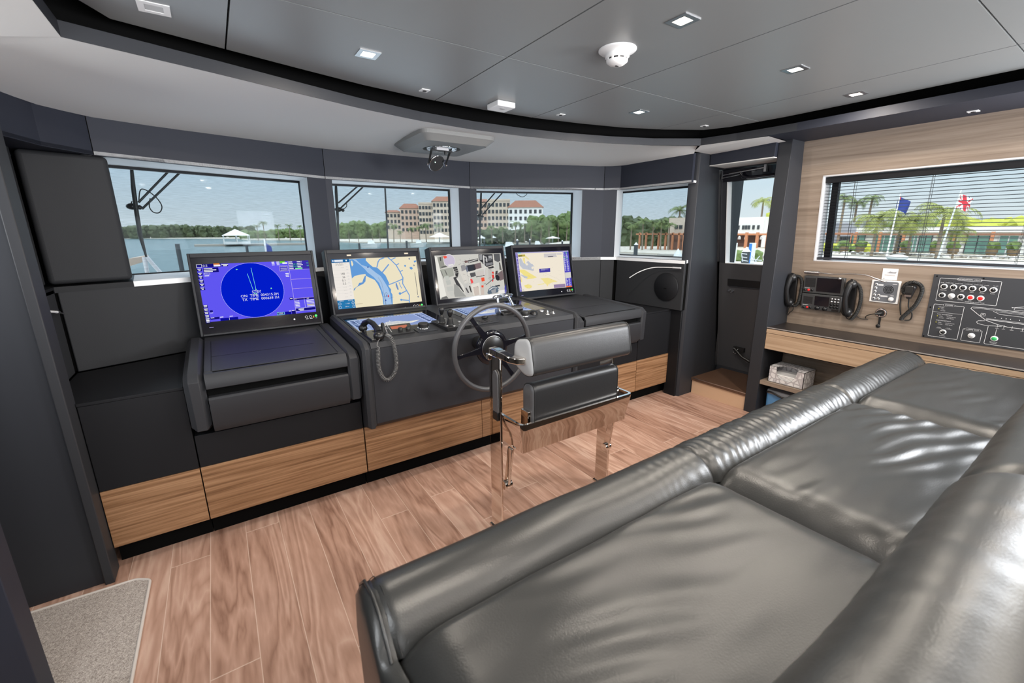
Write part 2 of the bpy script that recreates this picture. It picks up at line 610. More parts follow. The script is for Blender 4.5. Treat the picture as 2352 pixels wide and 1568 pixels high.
so = samp([(x, y, z+0.004) for (x, y), z in zip(Hd, Hz)], NN)
mb = MB()
vs = []; fs = []
NR = 7
for k in range(NN):
    for r in range(NR):
        t = r/(NR-1)
        p = si[k].lerp(so[k], t)
        p.z += 0.028*sin(pi*t)
        vs.append(p)
for k in range(NN-1):
    for r in range(NR-1):
        fs.append((k*NR+r, k*NR+r+1, (k+1)*NR+r+1, (k+1)*NR+r))
mb.add(vs, fs, M['soffit'], True)
struct(mb.build('trim_1'))
mb = MB()
# port and starboard side soffits
mb.poly([(-0.344, 2.348, 2.28), (-0.36, -1.95, 2.28), (-1.35, -1.95, 2.24), (-1.35, 2.55, 2.22), (-0.71, 2.35, 2.21)], M['soffit'])
mb.poly([(3.445, 2.33, 2.28), (3.54, 2.45, 2.26), (4.2, 2.44, 2.25), (4.2, 1.84, 2.26), (3.55, 1.84, 2.28)], M['soffit'])
struct(mb.build('trim_2'))
mb = MB()
mb.hexa([(3.535, 1.84, 2.28), (4.2, 1.84, 2.28), (4.2, -1.95, 2.28), (3.56, -1.95, 2.28)], [(3.535, 1.84, 2.335), (4.2, 1.84, 2.335), (4.2, -1.95, 2.335), (3.56, -1.95, 2.335)], M['header'])
struct(mb.build('trim_3'))
mb = MB()
fa = [(-0.36, -1.95)]+arc+[(3.50, 2.06), (3.54, 1.60), (3.56, -1.95)]
def offl(P, d):
    out = []
    for i, p in enumerate(P):
        a = Vector(P[max(i-1, 0)]); b = Vector(P[min(i+1, len(P)-1)])
        t = (b-a).normalized()
        out.append((p[0]-t.y*d, p[1]+t.x*d))
    return out
fb = offl(fa, 0.02)
vs = []
for (x, y), (x2, y2) in zip(fa, fb): vs += [(x, y, 2.281), (x, y, 2.334), (x2, y2, 2.334), (x2, y2, 2.281)]
mb.add(vs, [(4*k+i, 4*(k+1)+i, 4*(k+1)+(i+1) % 4, 4*k+(i+1) % 4) for k in range(len(fa)-1) for i in range(4)], M['dark'], False)
struct(mb.build('trim_4'))
mb = MB()   # dark recess closing the cove above the fascia
fc = offl(fa, 0.16)
vs = []
for (x, y), (x2, y2) in zip(fa, fc): vs += [(x, y, 2.3345), (x2, y2, 2.338), (x2, y2, 2.47)]
mb.add(vs, [(3*k+i, 3*(k+1)+i, 3*(k+1)+i+1, 3*k+i+1) for k in range(len(fa)-1) for i in range(2)], M['black'])
struct(mb.build('trim_5'))

# --- front wall: lower band
def strip(mb, pts, z0, z1, m, th=0.03, ztop=None):
    for k, (a, b) in enumerate(zip(pts[:-1], pts[1:])):
        d = (Vector(b)-Vector(a)).normalized()
        n = Vector((-d.y, d.x))*th
        za = z1 if ztop is None else ztop[k]; zb = z1 if ztop is None else ztop[k+1]
        mb.hexa([(a[0], a[1], z0), (b[0], b[1], z0), (b[0]+n.x, b[1]+n.y, z0), (a[0]+n.x, a[1]+n.y, z0)],
                [(a[0], a[1], za), (b[0], b[1], zb), (b[0]+n.x, b[1]+n.y, zb), (a[0]+n.x, a[1]+n.y, za)], m)
Lw = [(-0.72, 2.50), (-0.72, 3.20), (0.80, 3.80), (2.15, 3.92), (3.42, 3.38), (3.535, 3.27), (3.565, 2.46)]
mb = MB()
strip(mb, [(-0.72, 2.53), (-0.72, 3.19)], 0.87, 1.325, M['pad'])
strip(mb, [(-0.712, 3.207), (0.80, 3.80)], 0.87, 1.332, M['pad'])
strip(mb, [(0.80, 3.80), (2.15, 3.92), (3.42, 3.38), (3.525, 3.29)], 0.87, 1.338, M['pad'])
strip(mb, [(3.537, 3.26), (3.565, 2.46)], 0.87, 1.338, M['pad'])
# dark backing visible in the joints
strip(mb, [(-0.74, 2.53), (-0.74, 3.22), (0.78, 3.84), (2.15, 3.95), (3.44, 3.40), (3.57, 3.28), (3.60, 2.46)], 0.87, 1.31, M['black'])
struct(mb.build('wall_front', bevel=0.004))
# sill
Gl = [(-0.95, 2.6), (-0.92, 3.55), (0.77, 4.11), (2.13, 4.14), (3.58, 3.69), (3.75, 3.44), (3.84, 2.50)]
mb = MB()
SA = Lw[:2]+[(-0.415, 3.322)]+Lw[2:]
SB = Gl[:2]+[(-0.45, 3.70)]+Gl[2:]
for k in range(7):
    a, b, c, d = SA[k], SA[k+1], SB[k+1], SB[k]
    mb.hexa([(*a, 1.305), (*b, 1.305), (*c, 1.315), (*d, 1.315)], [(*a, 1.335), (*b, 1.335), (*c, 1.345), (*d, 1.345)], M['reveal'] if k > 1 else M['dark2'])
struct(mb.build('trim_6'))
# header band with pale underside
mb = MB()
strip(mb, Hd, 2.01, 2.25, M['header'], 0.03, ztop=[z+0.01 for z in Hz])
Go = [(-1.05, 2.35), (-1.05, 2.6), (-1.03, 2.9), (-0.98, 3.3), (-0.95, 3.6), (-0.45, 3.74), (0.77, 4.15), (2.13, 4.18), (3.62, 3.73), (3.79, 3.46), (3.92, 2.50)]
for k in range(len(Hd)-1):
    a, b, c, d = Hd[k], Hd[k+1], Go[k+1], Go[k]
    m = M['reveal'] if k >= 4 else M['header']
    mb.hexa([(a[0], a[1], 2.012), (b[0], b[1], 2.012), (*c, 2.012), (*d, 2.012)], [(a[0], a[1], 2.03), (b[0], b[1], 2.03), (*c, 2.03), (*d, 2.03)], m)
# outer skin above the glass
strip(mb, [(p[0], p[1]) for p in Go], 2.012, 2.5, M['dark'], 0.03)
struct(mb.build('trim_7'))
# header joints (narrow dark slots)
mb = MB()
for x, y, zt in ((0.80, 3.80, 2.23), (2.15, 3.92, 2.255), (3.42, 3.38, 2.24), (-0.46, 3.30, 2.20)):
    mb.cyl((x, y-0.001, 2.012), (x, y-0.001, zt), 0.0022, M['black'], 6)
struct(mb.build('trim_8'))

def pillar(name, inner, outer, z0, z1, mats, bevel=0.01):
    """footprint = inner edge points then outer points; mats gives one material per side"""
    mb = MB()
    pts = inner+outer
    n = len(pts)
    bot = [(x, y, z0) for x, y in pts]; top = [(x, y, z1) for x, y in pts]
    k = 0
    for i in range(n):
        j = (i+1) % n
        mb.add([bot[i], bot[j], top[j], top[i]], [(0, 1, 2, 3)], mats[i])
    mb.poly(bot[::-1], M['dark']); mb.poly(top, M['dark'])
    return struct(mb.build(name))
D_, R_ = M['header'], M['reveal']
mb = MB()
mb.prism([(-0.735, 3.218), (-0.415, 3.336), (-0.44, 3.50), (-0.80, 3.42)], (1.345, 2.01), M['pad'])
struct(mb.build('trim_9', bevel=0.022, seg=4))
pillar('trim_10', [(0.658, 3.745), (0.80, 3.80), (0.849, 3.804)], [(0.89, 4.15), (0.655, 4.075)], 1.335, 2.012, [D_, D_, R_, D_, R_])
pillar('trim_11', [(2.018, 3.908), (2.15, 3.92), (2.207, 3.896)], [(2.26, 4.16), (2.02, 4.13)], 1.335, 2.012, [D_, D_, R_, D_, R_])
pillar('trim_12', [(3.205, 3.471), (3.42, 3.38), (3.53, 3.30)], [(3.745, 3.41), (3.36, 3.80)], 1.335, 2.012, [D_, D_, R_, D_, R_])
# port side upper panel between the corner pad and the pillar
mb = MB()
mb.box((-0.80, 2.53, 1.345), (-0.755, 3.24, 2.19), M['pad'])
struct(mb.build('wall_left', bevel=0.006))

# front windows
def window(n, a, b, z0, z1):
    a = Vector((*a, 0)); b = Vector((*b, 0))
    d = (b-a).normalized(); nn = Vector((-d.y, d.x, 0))
    mb = MB()
    w = 0.022
    def bar(p, q, za, zb):
        t = nn*0.03
        mb.hexa([p+Vector((0, 0, za)), q+Vector((0, 0, za)), q+t+Vector((0, 0, za)), p+t+Vector((0, 0, za))],
                [p+Vector((0, 0, zb)), q+Vector((0, 0, zb)), q+t+Vector((0, 0, zb)), p+t+Vector((0, 0, zb))], M['dark2'])
    bar(a-d*w, b+d*w, z0-w, z0); bar(a-d*w, b+d*w, z1-0.004, z1+w)
    bar(a-d*w, a, z0, z1); bar(b, b+d*w, z0, z1)
    fr = struct(mb.build('window_%d' % n, origin=(a+b)/2+Vector((0, 0, z0))))
    mb = MB()
    p = nn*0.018
    mb.hexa([a+p+Vector((0, 0, z0)), b+p+Vector((0, 0, z0)), b+p*1.4+Vector((0, 0, z0)), a+p*1.4+Vector((0, 0, z0))],
            [a+p+Vector((0, 0, z1)), b+p+Vector((0, 0, z1)), b+p*1.4+Vector((0, 0, z1)), a+p*1.4+Vector((0, 0, z1))], M['glass_front'])
    mb.build('pane', fr)
    return a, b, d, nn
wins = [((-0.62, 3.665), (0.655, 4.065)), ((0.88, 4.13), (2.01, 4.10)), ((2.26, 4.13), (3.335, 3.775)), ((3.725, 3.425), (3.83, 2.5))]
shade_lab = ['sheer woven shade over the widest front window, left of the others', 'sheer woven shade over the second front window behind the chart screen',
             'sheer woven shade over the third front window behind the camera-view screen', 'sheer woven shade over the corner window beside the round wall speaker']
for k, (a, b) in enumerate(wins):
    A, B, d, nn = window(k+1, a, b, 1.352, 2.0)
    mb = MB()
    o = nn*-0.012
    mb.add([A+o+Vector((0, 0, 1.350)), B+o+Vector((0, 0, 1.350)), B+o+Vector((0, 0, 2.004)), A+o+Vector((0, 0, 2.004))], [(0, 1, 2, 3)], M['shade'])
    tag(mb.build('roller_shade', origin=(A+B)/2+Vector((0, 0, 1.35))), shade_lab[k], 'window shade', 'sheer shades on the front windows')

# white foredeck below the sills, unseen, added to bounce light onto the lintels
mb = MB()
mb.prism([(-1.6, 4.25), (4.6, 4.25), (5.2, 5.5), (4.4, 9.5), (1.6, 12.0), (-1.2, 9.5), (-2.2, 5.5)], (0.45, 0.62), M['white'])
struct(mb.build('foredeck'))

# --- forward pillars at the console ends
mb = MB()
mb.hexa([(3.61, 2.492, 0), (3.636, 2.446, 0), (4.15, 2.446, 0), (4.36, 2.505, 0), (4.36, 2.60, 0), (4.15, 2.53, 0), (3.61, 2.53, 0)],
        [(3.61, 2.492, 2.26), (3.636, 2.446, 2.26), (3.755, 2.446, 2.26), (4.02, 2.505, 2.26), (4.02, 2.60, 2.26), (3.80, 2.53, 2.26), (3.61, 2.53, 2.26)], M['dark'])
mb.box((3.60, 2.47, 0), (3.68, 2.60, 0.86), M['dark2'])
struct(mb.build('trim_13', bevel=0.004))
mb = MB()
mb.box((-1.30, 2.50, 0), (-0.648, 2.60, 2.26), M['dark'])
mb.box((-0.648, 2.478, 0), (-0.612, 2.60, 2.26), M['console'])
struct(mb.build('trim_14', bevel=0.004))
# aft pillars beside the doors
mb = MB()
mb.box((3.82, 1.79, 0), (4.42, 1.892, 2.34), M['dark'])
struct(mb.build('trim_15', bevel=0.003))
mb = MB()
mb.box((-1.30, 1.79, 0), (-0.682, 1.892, 2.27), M['header'])
struct(mb.build('trim_16', bevel=0.003))

# --- starboard side door (leans inboard), threshold step
def dp(y, z, off=0.0): return Vector((4.39-0.155*z+off, y, z))
def dquad(mb, y0, y1, z0, z1, o0, o1, m):
    mb.hexa([dp(y0, z0, o0), dp(y1, z0, o0), dp(y1, z0, o1), dp(y0, z0, o1)], [dp(y0, z1, o0), dp(y1, z1, o0), dp(y1, z1, o1), dp(y0, z1, o1)], m)
mb = MB()
dquad(mb, 2.505, 2.56, 0.165, 2.2, -0.04, 0.05, M['dark'])
dquad(mb, 1.89, 1.915, 0.165, 2.2, -0.04, 0.05, M['dark'])
dquad(mb, 1.89, 2.56, 2.15, 2.22, -0.04, 0.05, M['dark'])
dquad(mb, 2.5, 2.505, 0.19, 2.15, -0.03, 0.02, M['satin_metal'])
struct(mb.build('trim_17'))
mb = MB()
mb.box((3.78, 1.893, 2.163), (4.2, 2.445, 2.27), M['header'])
mb.box((3.775, 1.893, 2.157), (4.2, 2.445, 2.165), M['soffit'])
struct(mb.build('trim_18', bevel=0.002))
mb = MB()
Y0, Y1, Z0, Z1 = 2.0, 2.437, 1.29, 2.04
dquad(mb, 1.905, 2.502, 0.160, Z0, 0, 0.04, M['door'])
dquad(mb, 1.915, 2.498, Z1, 2.145, 0, 0.04, M['gloss_black'])
dquad(mb, Y1, 2.498, Z0, Z1, 0, 0.04, M['dark'])
dquad(mb, 1.915, Y0, Z0, Z1, 0, 0.04, M['dark'])
# pale inner returns of the light
dquad(mb, Y1-0.004, Y1+0.001, Z0, Z1, -0.003, 0.07, M['reveal'])
dquad(mb, Y0, Y1, Z0-0.004, Z0+0.003, -0.003, 0.07, M['reveal'])
door = struct(mb.build('door_1'))
mb = MB()
dquad(mb, Y0, Y1, Z0, Z1, 0.05, 0.056, M['glass'])
mb.build('pane', door)
mb = MB()
dquad(mb, 1.93, 2.405, 1.065, 1.135, -0.004, 0.001, M['satin_black'])
dquad(mb, 1.93, 2.39, 1.058, 1.066, -0.010, 0.001, M['dark'])
mb.build('grab_recess', door)
mb = MB()
for yy in (2.385, 2.345):
    mb.cyl(dp(yy, 1.02, -0.018), dp(yy, 1.02, 0.0), 0.011, M['chrome2'], 12)
mb.cyl(dp(2.365, 1.0, -0.012), dp(2.365, 1.0, 0.0), 0.005, M['chrome2'], 8)
mb.build('door_lock', door, label='small bright door lock')
mb = MB()
mb.tube([dp(2.47, 2.10, -0.03), dp(2.08, 2.125, -0.03)], 0.007, M['chrome2'], 8)
mb.tube([dp(2.47, 2.075, -0.03), dp(2.30, 2.09, -0.03)], 0.004, M['chrome2'], 8)
mb.box(dp(2.475, 2.065, -0.04), dp(2.465, 2.115, 0.0), M['chrome2'])
mb.box(dp(2.09, 2.09, -0.045), dp(2.07, 2.16, 0.0), M['satin_metal'])
mb.build('closer_arm', door, label='thin bright closer rod along the top of the door')
mb = MB()
pts = []
for k in range(13):
    a = pi*k/12
    pts.append((2.19+0.09*cos(a) if k else 2.28, 2.095-0.055*sin(a)))
mb.tube([dp(y, z, -0.02) for y, z in [(2.30, 2.10), (2.28, 2.07), (2.24, 2.055), (2.1, 2.055), (2.0, 2.055)]], 0.016, M['gloss_black'], 10)
mb.tube([dp(y, z, -0.036) for y, z in [(2.24, 2.052), (2.2, 2.046), (2.0, 2.05)]], 0.0025, M['chrome2'], 6)
mb.build('grab_handle', door, label='gloss black curved handle above the door light')
mb = MB()
mb.box(dp(2.31, 0.405, -0.035), dp(2.20, 0.445, 0), M['satin_black'])
mb.tube([dp(2.29, 0.43, -0.045), dp(2.2, 0.36, -0.06), dp(2.12, 0.33, -0.06)], 0.014, M['satin_black'], 10)
for yy, zz in ((2.295, 0.43), (2.255, 0.425), (2.3, 0.385), (2.28, 0.38)):
    mb.ball(dp(yy, zz, -0.04), 0.007, M['chrome2'], 8, 5)
mb.build('door_holder', door, label='black catch and strap low on the door')
mb = MB()
mb.box((3.835, 1.893, 0.0), (4.40, 2.44, 0.135), M['wood_step'])
st = struct(mb.build('trim_19'))
mb = MB()
mb.box((3.825, 1.893, 0.136), (4.42, 2.445, 0.166), M['tread'])
mb.box((3.822, 1.893, 0.160), (3.826, 2.43, 0.167), M['satin_metal'])
mb.build('tread', st)
# outer skin either side of the door and above it
mb = MB()
mb.box((4.2, 2.52, 0), (4.5, 2.75, 2.3), M['dark'])
mb.box((4.36, 1.80, 0), (4.5, 2.6, 0.20), M['dark'])
mb.box((4.08, 1.75, 2.21), (4.5, 2.75, 2.46), M['dark'])
strip(mb, [(-0.99, 2.6), (-0.96, 3.58), (0.77, 4.16), (2.13, 4.19), (3.60, 3.73), (3.80, 3.46), (3.92, 2.50), (4.3, 2.50)], 0.0, 1.30, M['dark2'])
struct(mb.build('trim_20'))

# --- starboard wood wall with its window
WY0, WY1, WZ0, WZ1 = -0.75, 1.632, 1.352, 2.012
mb = MB()
def wquad(mb, y0, y1, z0, z1, o0, o1, m):
    mb.hexa([wp(y0, z0, o0), wp(y1, z0, o0), wp(y1, z0, o1), wp(y0, z0, o1)], [wp(y0, z1, o0), wp(y1, z1, o0), wp(y1, z1, o1), wp(y0, z1, o1)], m)
wquad(mb, -1.95, 1.79, 0.0, WZ0, 0, 0.12, M['wood_pale'])
wquad(mb, -1.95, 1.79, WZ1, 2.30, 0, 0.12, M['wood_pale'])
wquad(mb, WY1, 1.79, WZ0, WZ1, 0, 0.12, M['wood_pale'])
wquad(mb, -1.95, WY0, WZ0, WZ1, 0, 0.12, M['wood_pale'])
struct(mb.build('wall_right'))
mb = MB()
wquad(mb, WY1-0.008, WY1, WZ0, WZ1, -0.002, 0.14, M['alu'])
wquad(mb, WY0, WY1, WZ1-0.010, WZ1, -0.002, 0.14, M['alu'])
wquad(mb, WY0, WY1, WZ0, WZ0+0.008, -0.002, 0.14, M['alu'])
wquad(mb, 1.555, 1.60, WZ0, WZ1, 0.10, 0.14, M['dark2'])
w5 = struct(mb.build('window_5'))
mb = MB()
wquad(mb, WY0, WY1, WZ0, WZ1, 0.125, 0.131, M['glass'])
mb.build('pane', w5)

# port and aft walls (behind the camera)
mb = MB()
mb.box((-1.15, -1.95, 0), (-1.05, 1.79, 2.46), M['pad'])
mb.box((-1.40, 1.892, 0), (-1.30, 2.6, 2.46), M['pad'])
mb.box((-1.30, 1.85, 0), (-1.05, 1.892, 2.46), M['pad'])
struct(mb.build('wall_port'))
mb = MB()
mb.box((-1.15, -1.98, 0), (4.4, -1.90, 2.46), M['wood_pale'])
struct(mb.build('wall_back'))
# boxing outside the port forward corner
mb = MB()
mb.box((-1.40, 2.6, 0), (-1.30, 3.9, 2.46), M['dark2'])
mb.box((-1.40, 3.66, 0), (-0.66, 3.76, 2.3), M['dark2'])
struct(mb.build('trim_21'))

# ================================================================== HELM CONSOLE FURNITURE
def base_unit(root, x0, x1, ztop, split=None, front=M['dark2']):
    """dark carcass, veneered lower panel(s), recessed kick"""
    mb = MB()
    mb.box((x0+0.0015, 2.582, 0.424), (x1-0.0015, 3.15, ztop), front)
    mb.build('carcass', root, bevel=0.002)
    xs_ = [x0]+(split or [])+[x1]
    for a, b in zip(xs_[:-1], xs_[1:]):
        mb = MB()
        mb.box((a+0.0015, 2.580, 0.119), (b-0.0015, 2.61, 0.422), M['wood'])
        mb.build('veneer_panel', root, bevel=0.001, label='zebra-grained walnut panel')
    mb = MB()
    mb.box((x0+0.001, 2.65, 0.0), (x1-0.001, 3.1, 0.118), M['black'])
    mb.build('kick_plate', root)
    mb = MB()
    mb.box((x0+0.001, 2.60, 0.118), (x1-0.001, 3.1, 0.424), M['dark2'])
    mb.build('base_box', root)

# low side cabinets
for nm, x0, x1, lab in (('left', -0.61, -0.222, 'low dark cabinet with walnut base panel at the port end of the console'),
                        ('right', 3.14, 3.66, 'low dark cabinet with walnut base panel below the round speaker')):
    r = thing('side_cabinet', lab, 'cabinet', ((x0+x1)/2, 2.8, 0), 'low cabinets at the console ends')
    base_unit(r, x0, x1, 0.852)
    mb = MB()
    xa, xb = (x0-0.09, x1) if nm == 'left' else (x0, x1)
    if nm == 'left':
        mb.prism([(-0.64, 2.61), (-0.61, 2.58), (x1-0.002, 2.58), (x1-0.002, 3.38), (-0.714, 3.19), (-0.714, 2.61)], (0.853, 0.868), M['dark2'])
    else:
        mb.prism([(x0+0.002, 2.58), (x1-0.06, 2.58), (x1-0.10, 3.18), (3.40, 3.36), (x0+0.002, 3.47)], (0.853, 0.868), M['dark2'])
    mb.build('worktop', r, bevel=0.002)

def cheek(mb, x0, x1, ch, yf, zt0, zt1, yb, zb, m, under=2.59):
    """console side cheek: profile in yz extruded in x with chamfered front edges"""
    prof = [(yb, zt1), (yf+0.045, zt0), (yf, zt0-0.036), (yf+0.012, zb+0.035), (under, zb)]
    prof2 = [(yb, zt1-ch), (yf+0.045+ch, zt0-ch), (yf+ch, zt0-0.036-ch*0.6), (yf+ch+0.012, zb+0.035+ch), (under, zb+ch)]
    A = [(x0+ch, y, z) for y, z in prof]+[(x0+ch, under, zt0-0.3), (x0+ch, yb, zt1-0.12)]
    B = [(x1-ch, y, z) for y, z in prof]+[(x1-ch, under, zt0-0.3), (x1-ch, yb, zt1-0.12)]
    A2 = [(x0, y, z) for y, z in prof2]+[(x0, under, zt0-0.3), (x0, yb, zt1-0.12)]
    B2 = [(x1, y, z) for y, z in prof2]+[(x1, under, zt0-0.3), (x1, yb, zt1-0.12)]
    n = len(A)
    vs = A2+A+B+B2
    fs = [tuple(range(n))]+[(k*n+i, k*n+(i+1) % n, (k+1)*n+(i+1) % n, (k+1)*n+i) for k in range(3) for i in range(n)]+[tuple(range(3*n, 4*n))[::-1]]
    mb.add(vs, fs, m)

def chart_desk(x0, x1, lab, lid_left=True):
    r = thing('chart_desk', lab, 'console', ((x0+x1)/2, 2.8, 0), 'chart desks either side of the helm console')
    base_unit(r, x0, x1, 0.60)
    L0, L1 = x0+0.003, x0+0.088
    R0, R1 = x1-0.070, x1-0.003
    for a, b in ((L0, L1), (R0, R1)):
        mb = MB()
        cheek(mb, a, b, 0.022 if b-a > 0.075 else 0.012, 2.497, 0.938, 0.975, 3.27, 0.612, M['console'], 2.60)
        mb.build('side_cheek', r, bevel=0.002)
    # sloping desk slab with lip
    sl = (0.968-0.932)/(3.30-2.50)
    def zt(y): return 0.930+sl*(y-2.5)
    mb = MB()
    pr = [(2.548, zt(2.548)), (3.42, zt(3.42)), (3.42, zt(3.42)-0.05), (2.548, zt(2.548)-0.06)]
    mb.prism([(2.52, zt(2.52)-0.012)]+pr+[(2.52, 0.858)], (L1+0.002, R0-0.002), M['console'], axis='x')
    mb.prism([(2.498, 0.906), (2.518, 0.932), (2.548, 0.933), (2.548, 0.858), (2.500, 0.858)], (L1+0.002, R0-0.002), M['console'], axis='x')
    mb.build('desk_top', r, bevel=0.002)
    # lifting lid with its grooves
    mb = MB()
    a, b = L1+0.036, R0-0.040
    mb.prism([(2.552, zt(2.552)+0.0035), (3.16, zt(3.16)+0.0035), (3.16, zt(3.16)-0.004), (2.552, zt(2.552)-0.004)], (a, b), M['console'], axis='x')
    mb.build('desk_lid', r, bevel=0.0015)
    for xa, xb, ya, yb in ((L1+0.004, L1+0.033, 2.552, 3.18), (R0-0.036, R0-0.006, 2.552, 3.18)):
        mb = MB()
        mb.prism([(ya, zt(ya)+0.0035), (yb, zt(yb)+0.0035), (yb, zt(yb)-0.004), (ya, zt(ya)-0.004)], (xa, xb), M['console'], axis='x')
        mb.build('lid_rail', r, bevel=0.0015)
    mb = MB()
    mb.box((a+0.002, 2.534, 0.930), (b-0.002, 2.551, zt(2.55)+0.0012), M['black'])
    mb.box((a-0.002, 2.81, zt(2.81)+0.0036), (a+0.52, 2.812, zt(2.81)+0.0041), M['black'])
    mb.build('lid_groove', r)
    # dark slot and drawer front
    mb = MB()
    mb.box((L1+0.002, 2.545, 0.63), (R0-0.002, 3.1, 0.86), M['black'])
    mb.build('slot', r)
    d = MB()
    d.prism([(2.500, 0.803), (2.508, 0.812), (2.55, 0.812), (2.56, 0.622), (2.535, 0.622), (2.502, 0.664)], (L1+0.004, R0-0.003), M['console'], axis='x')
    d.build('drawer', r, bevel=0.002)
    return r
deskA = chart_desk(-0.220, 0.614, 'dark grey chart desk under the blue radar screen')
deskC = chart_desk(2.302, 3.138, 'dark grey chart desk under the pale chart screen beside the cabinet below the speaker')

# central helm console
def dz(y): return 0.977+0.048*(y-2.47)
hc = thing('helm_console', 'dark grey helm console behind the steering wheel with inset displays', 'console', (1.46, 2.8, 0))
base_unit(hc, 0.618, 2.300, 0.60, [1.461])
for a, b in ((0.619, 0.672), (2.246, 2.298)):
    mb = MB()
    cheek(mb, a, b, 0.016, 2.452, 0.990, 1.028, 3.27, 0.418, M['console'], 2.585)
    mb.build('side_cheek', hc, bevel=0.002)
mb = MB()
mb.prism([(2.478, 0.945), (2.492, dz(2.49)), (3.33, dz(3.33)), (3.33, 0.93), (2.50, 0.90)], (0.674, 2.244), M['console'], axis='x')
mb.build('dash_top', hc, bevel=0.002)
mb = MB()
mb.prism([(2.478, 0.943), (2.50, 0.90), (2.60, 0.90), (2.60, 0.43), (2.520, 0.440), (2.488, 0.470)], (0.674, 2.244), M['dark'], axis='x')
mb.build('front_panel', hc, bevel=0.003)

DS = Vector((0, 1, 0.048)).normalized()       # up-slope direction of the dash
DN = Vector((0, -0.048, 1)).normalized()
def dT(x, y, h=0.0): return frame(Vector((x, y, dz(y)))+DN*h, (1, 0, 0), DS)

# ------------------------------------------------------------------ screens
def uvrect(mb, T, w, h, u0, v0, u1, v1, m, z):
    """rectangle on a screen, u right, v down from the top-left, both 0..1"""
    mb.add([(u0*w, -v1*h, z), (u1*w, -v1*h, z), (u1*w, -v0*h, z), (u0*w, -v0*h, z)], [(0, 1, 2, 3)], m, T=T)
def uvpoly(mb, T, w, h, pts, m, z):
    bm = bmesh.new()
    vs = [bm.verts.new((u*w, -v*h, z)) for u, v in pts]
    f = bm.faces.new(vs)
    if f.normal.z < 0: f.normal_flip()
    bmesh.ops.triangulate(bm, faces=[f])
    bm.verts.index_update()
    mb.add([v.co.copy() for v in bm.verts], [tuple(v.index for v in q.verts) for q in bm.faces], m, T=T)
    bm.free()
def uvline(mb, T, w, h, pts, wid, m, z):
    P = [Vector((u*w, -v*h)) for u, v in pts]
    for a, b in zip(P[:-1], P[1:]):
        d = (b-a)
        if d.length < 1e-9: continue
        d.normalize()
        n = Vector((-d.y, d.x))*wid/2
        e = d*wid*0.3
        mb.add([(a.x-e.x-n.x, a.y-e.y-n.y, z), (b.x+e.x-n.x, b.y+e.y-n.y, z), (b.x+e.x+n.x, b.y+e.y+n.y, z), (a.x-e.x+n.x, a.y-e.y+n.y, z)], [(0, 1, 2, 3)], m, T=T)
def uvdisc(mb, T, w, h, u, v, r, m, z, seg=48):
    mb.add([(u*w+r*cos(2*pi*k/seg), -v*h+r*sin(2*pi*k/seg), z) for k in range(seg)], [tuple(range(seg))], m, T=T)
def uvring(mb, T, w, h, u, v, r, wid, m, z, seg=64):
    vs = [((u*w+rr*cos(2*pi*k/seg)), (-v*h+rr*sin(2*pi*k/seg)), z) for rr in (r, r-wid) for k in range(seg)]
    mb.add(vs, [(k, (k+1) % seg, seg+(k+1) % seg, seg+k) for k in range(seg)], m, T=T)
def uvtext(mb, T, w, h, u, v, s, size, m, z, align='LEFT', sx=1.0):
    text_mb(mb, s, m, T @ Matrix.Translation((u*w, -v*h, z)) @ Matrix.Diagonal((sx, 1, 1, 1)), size, align)

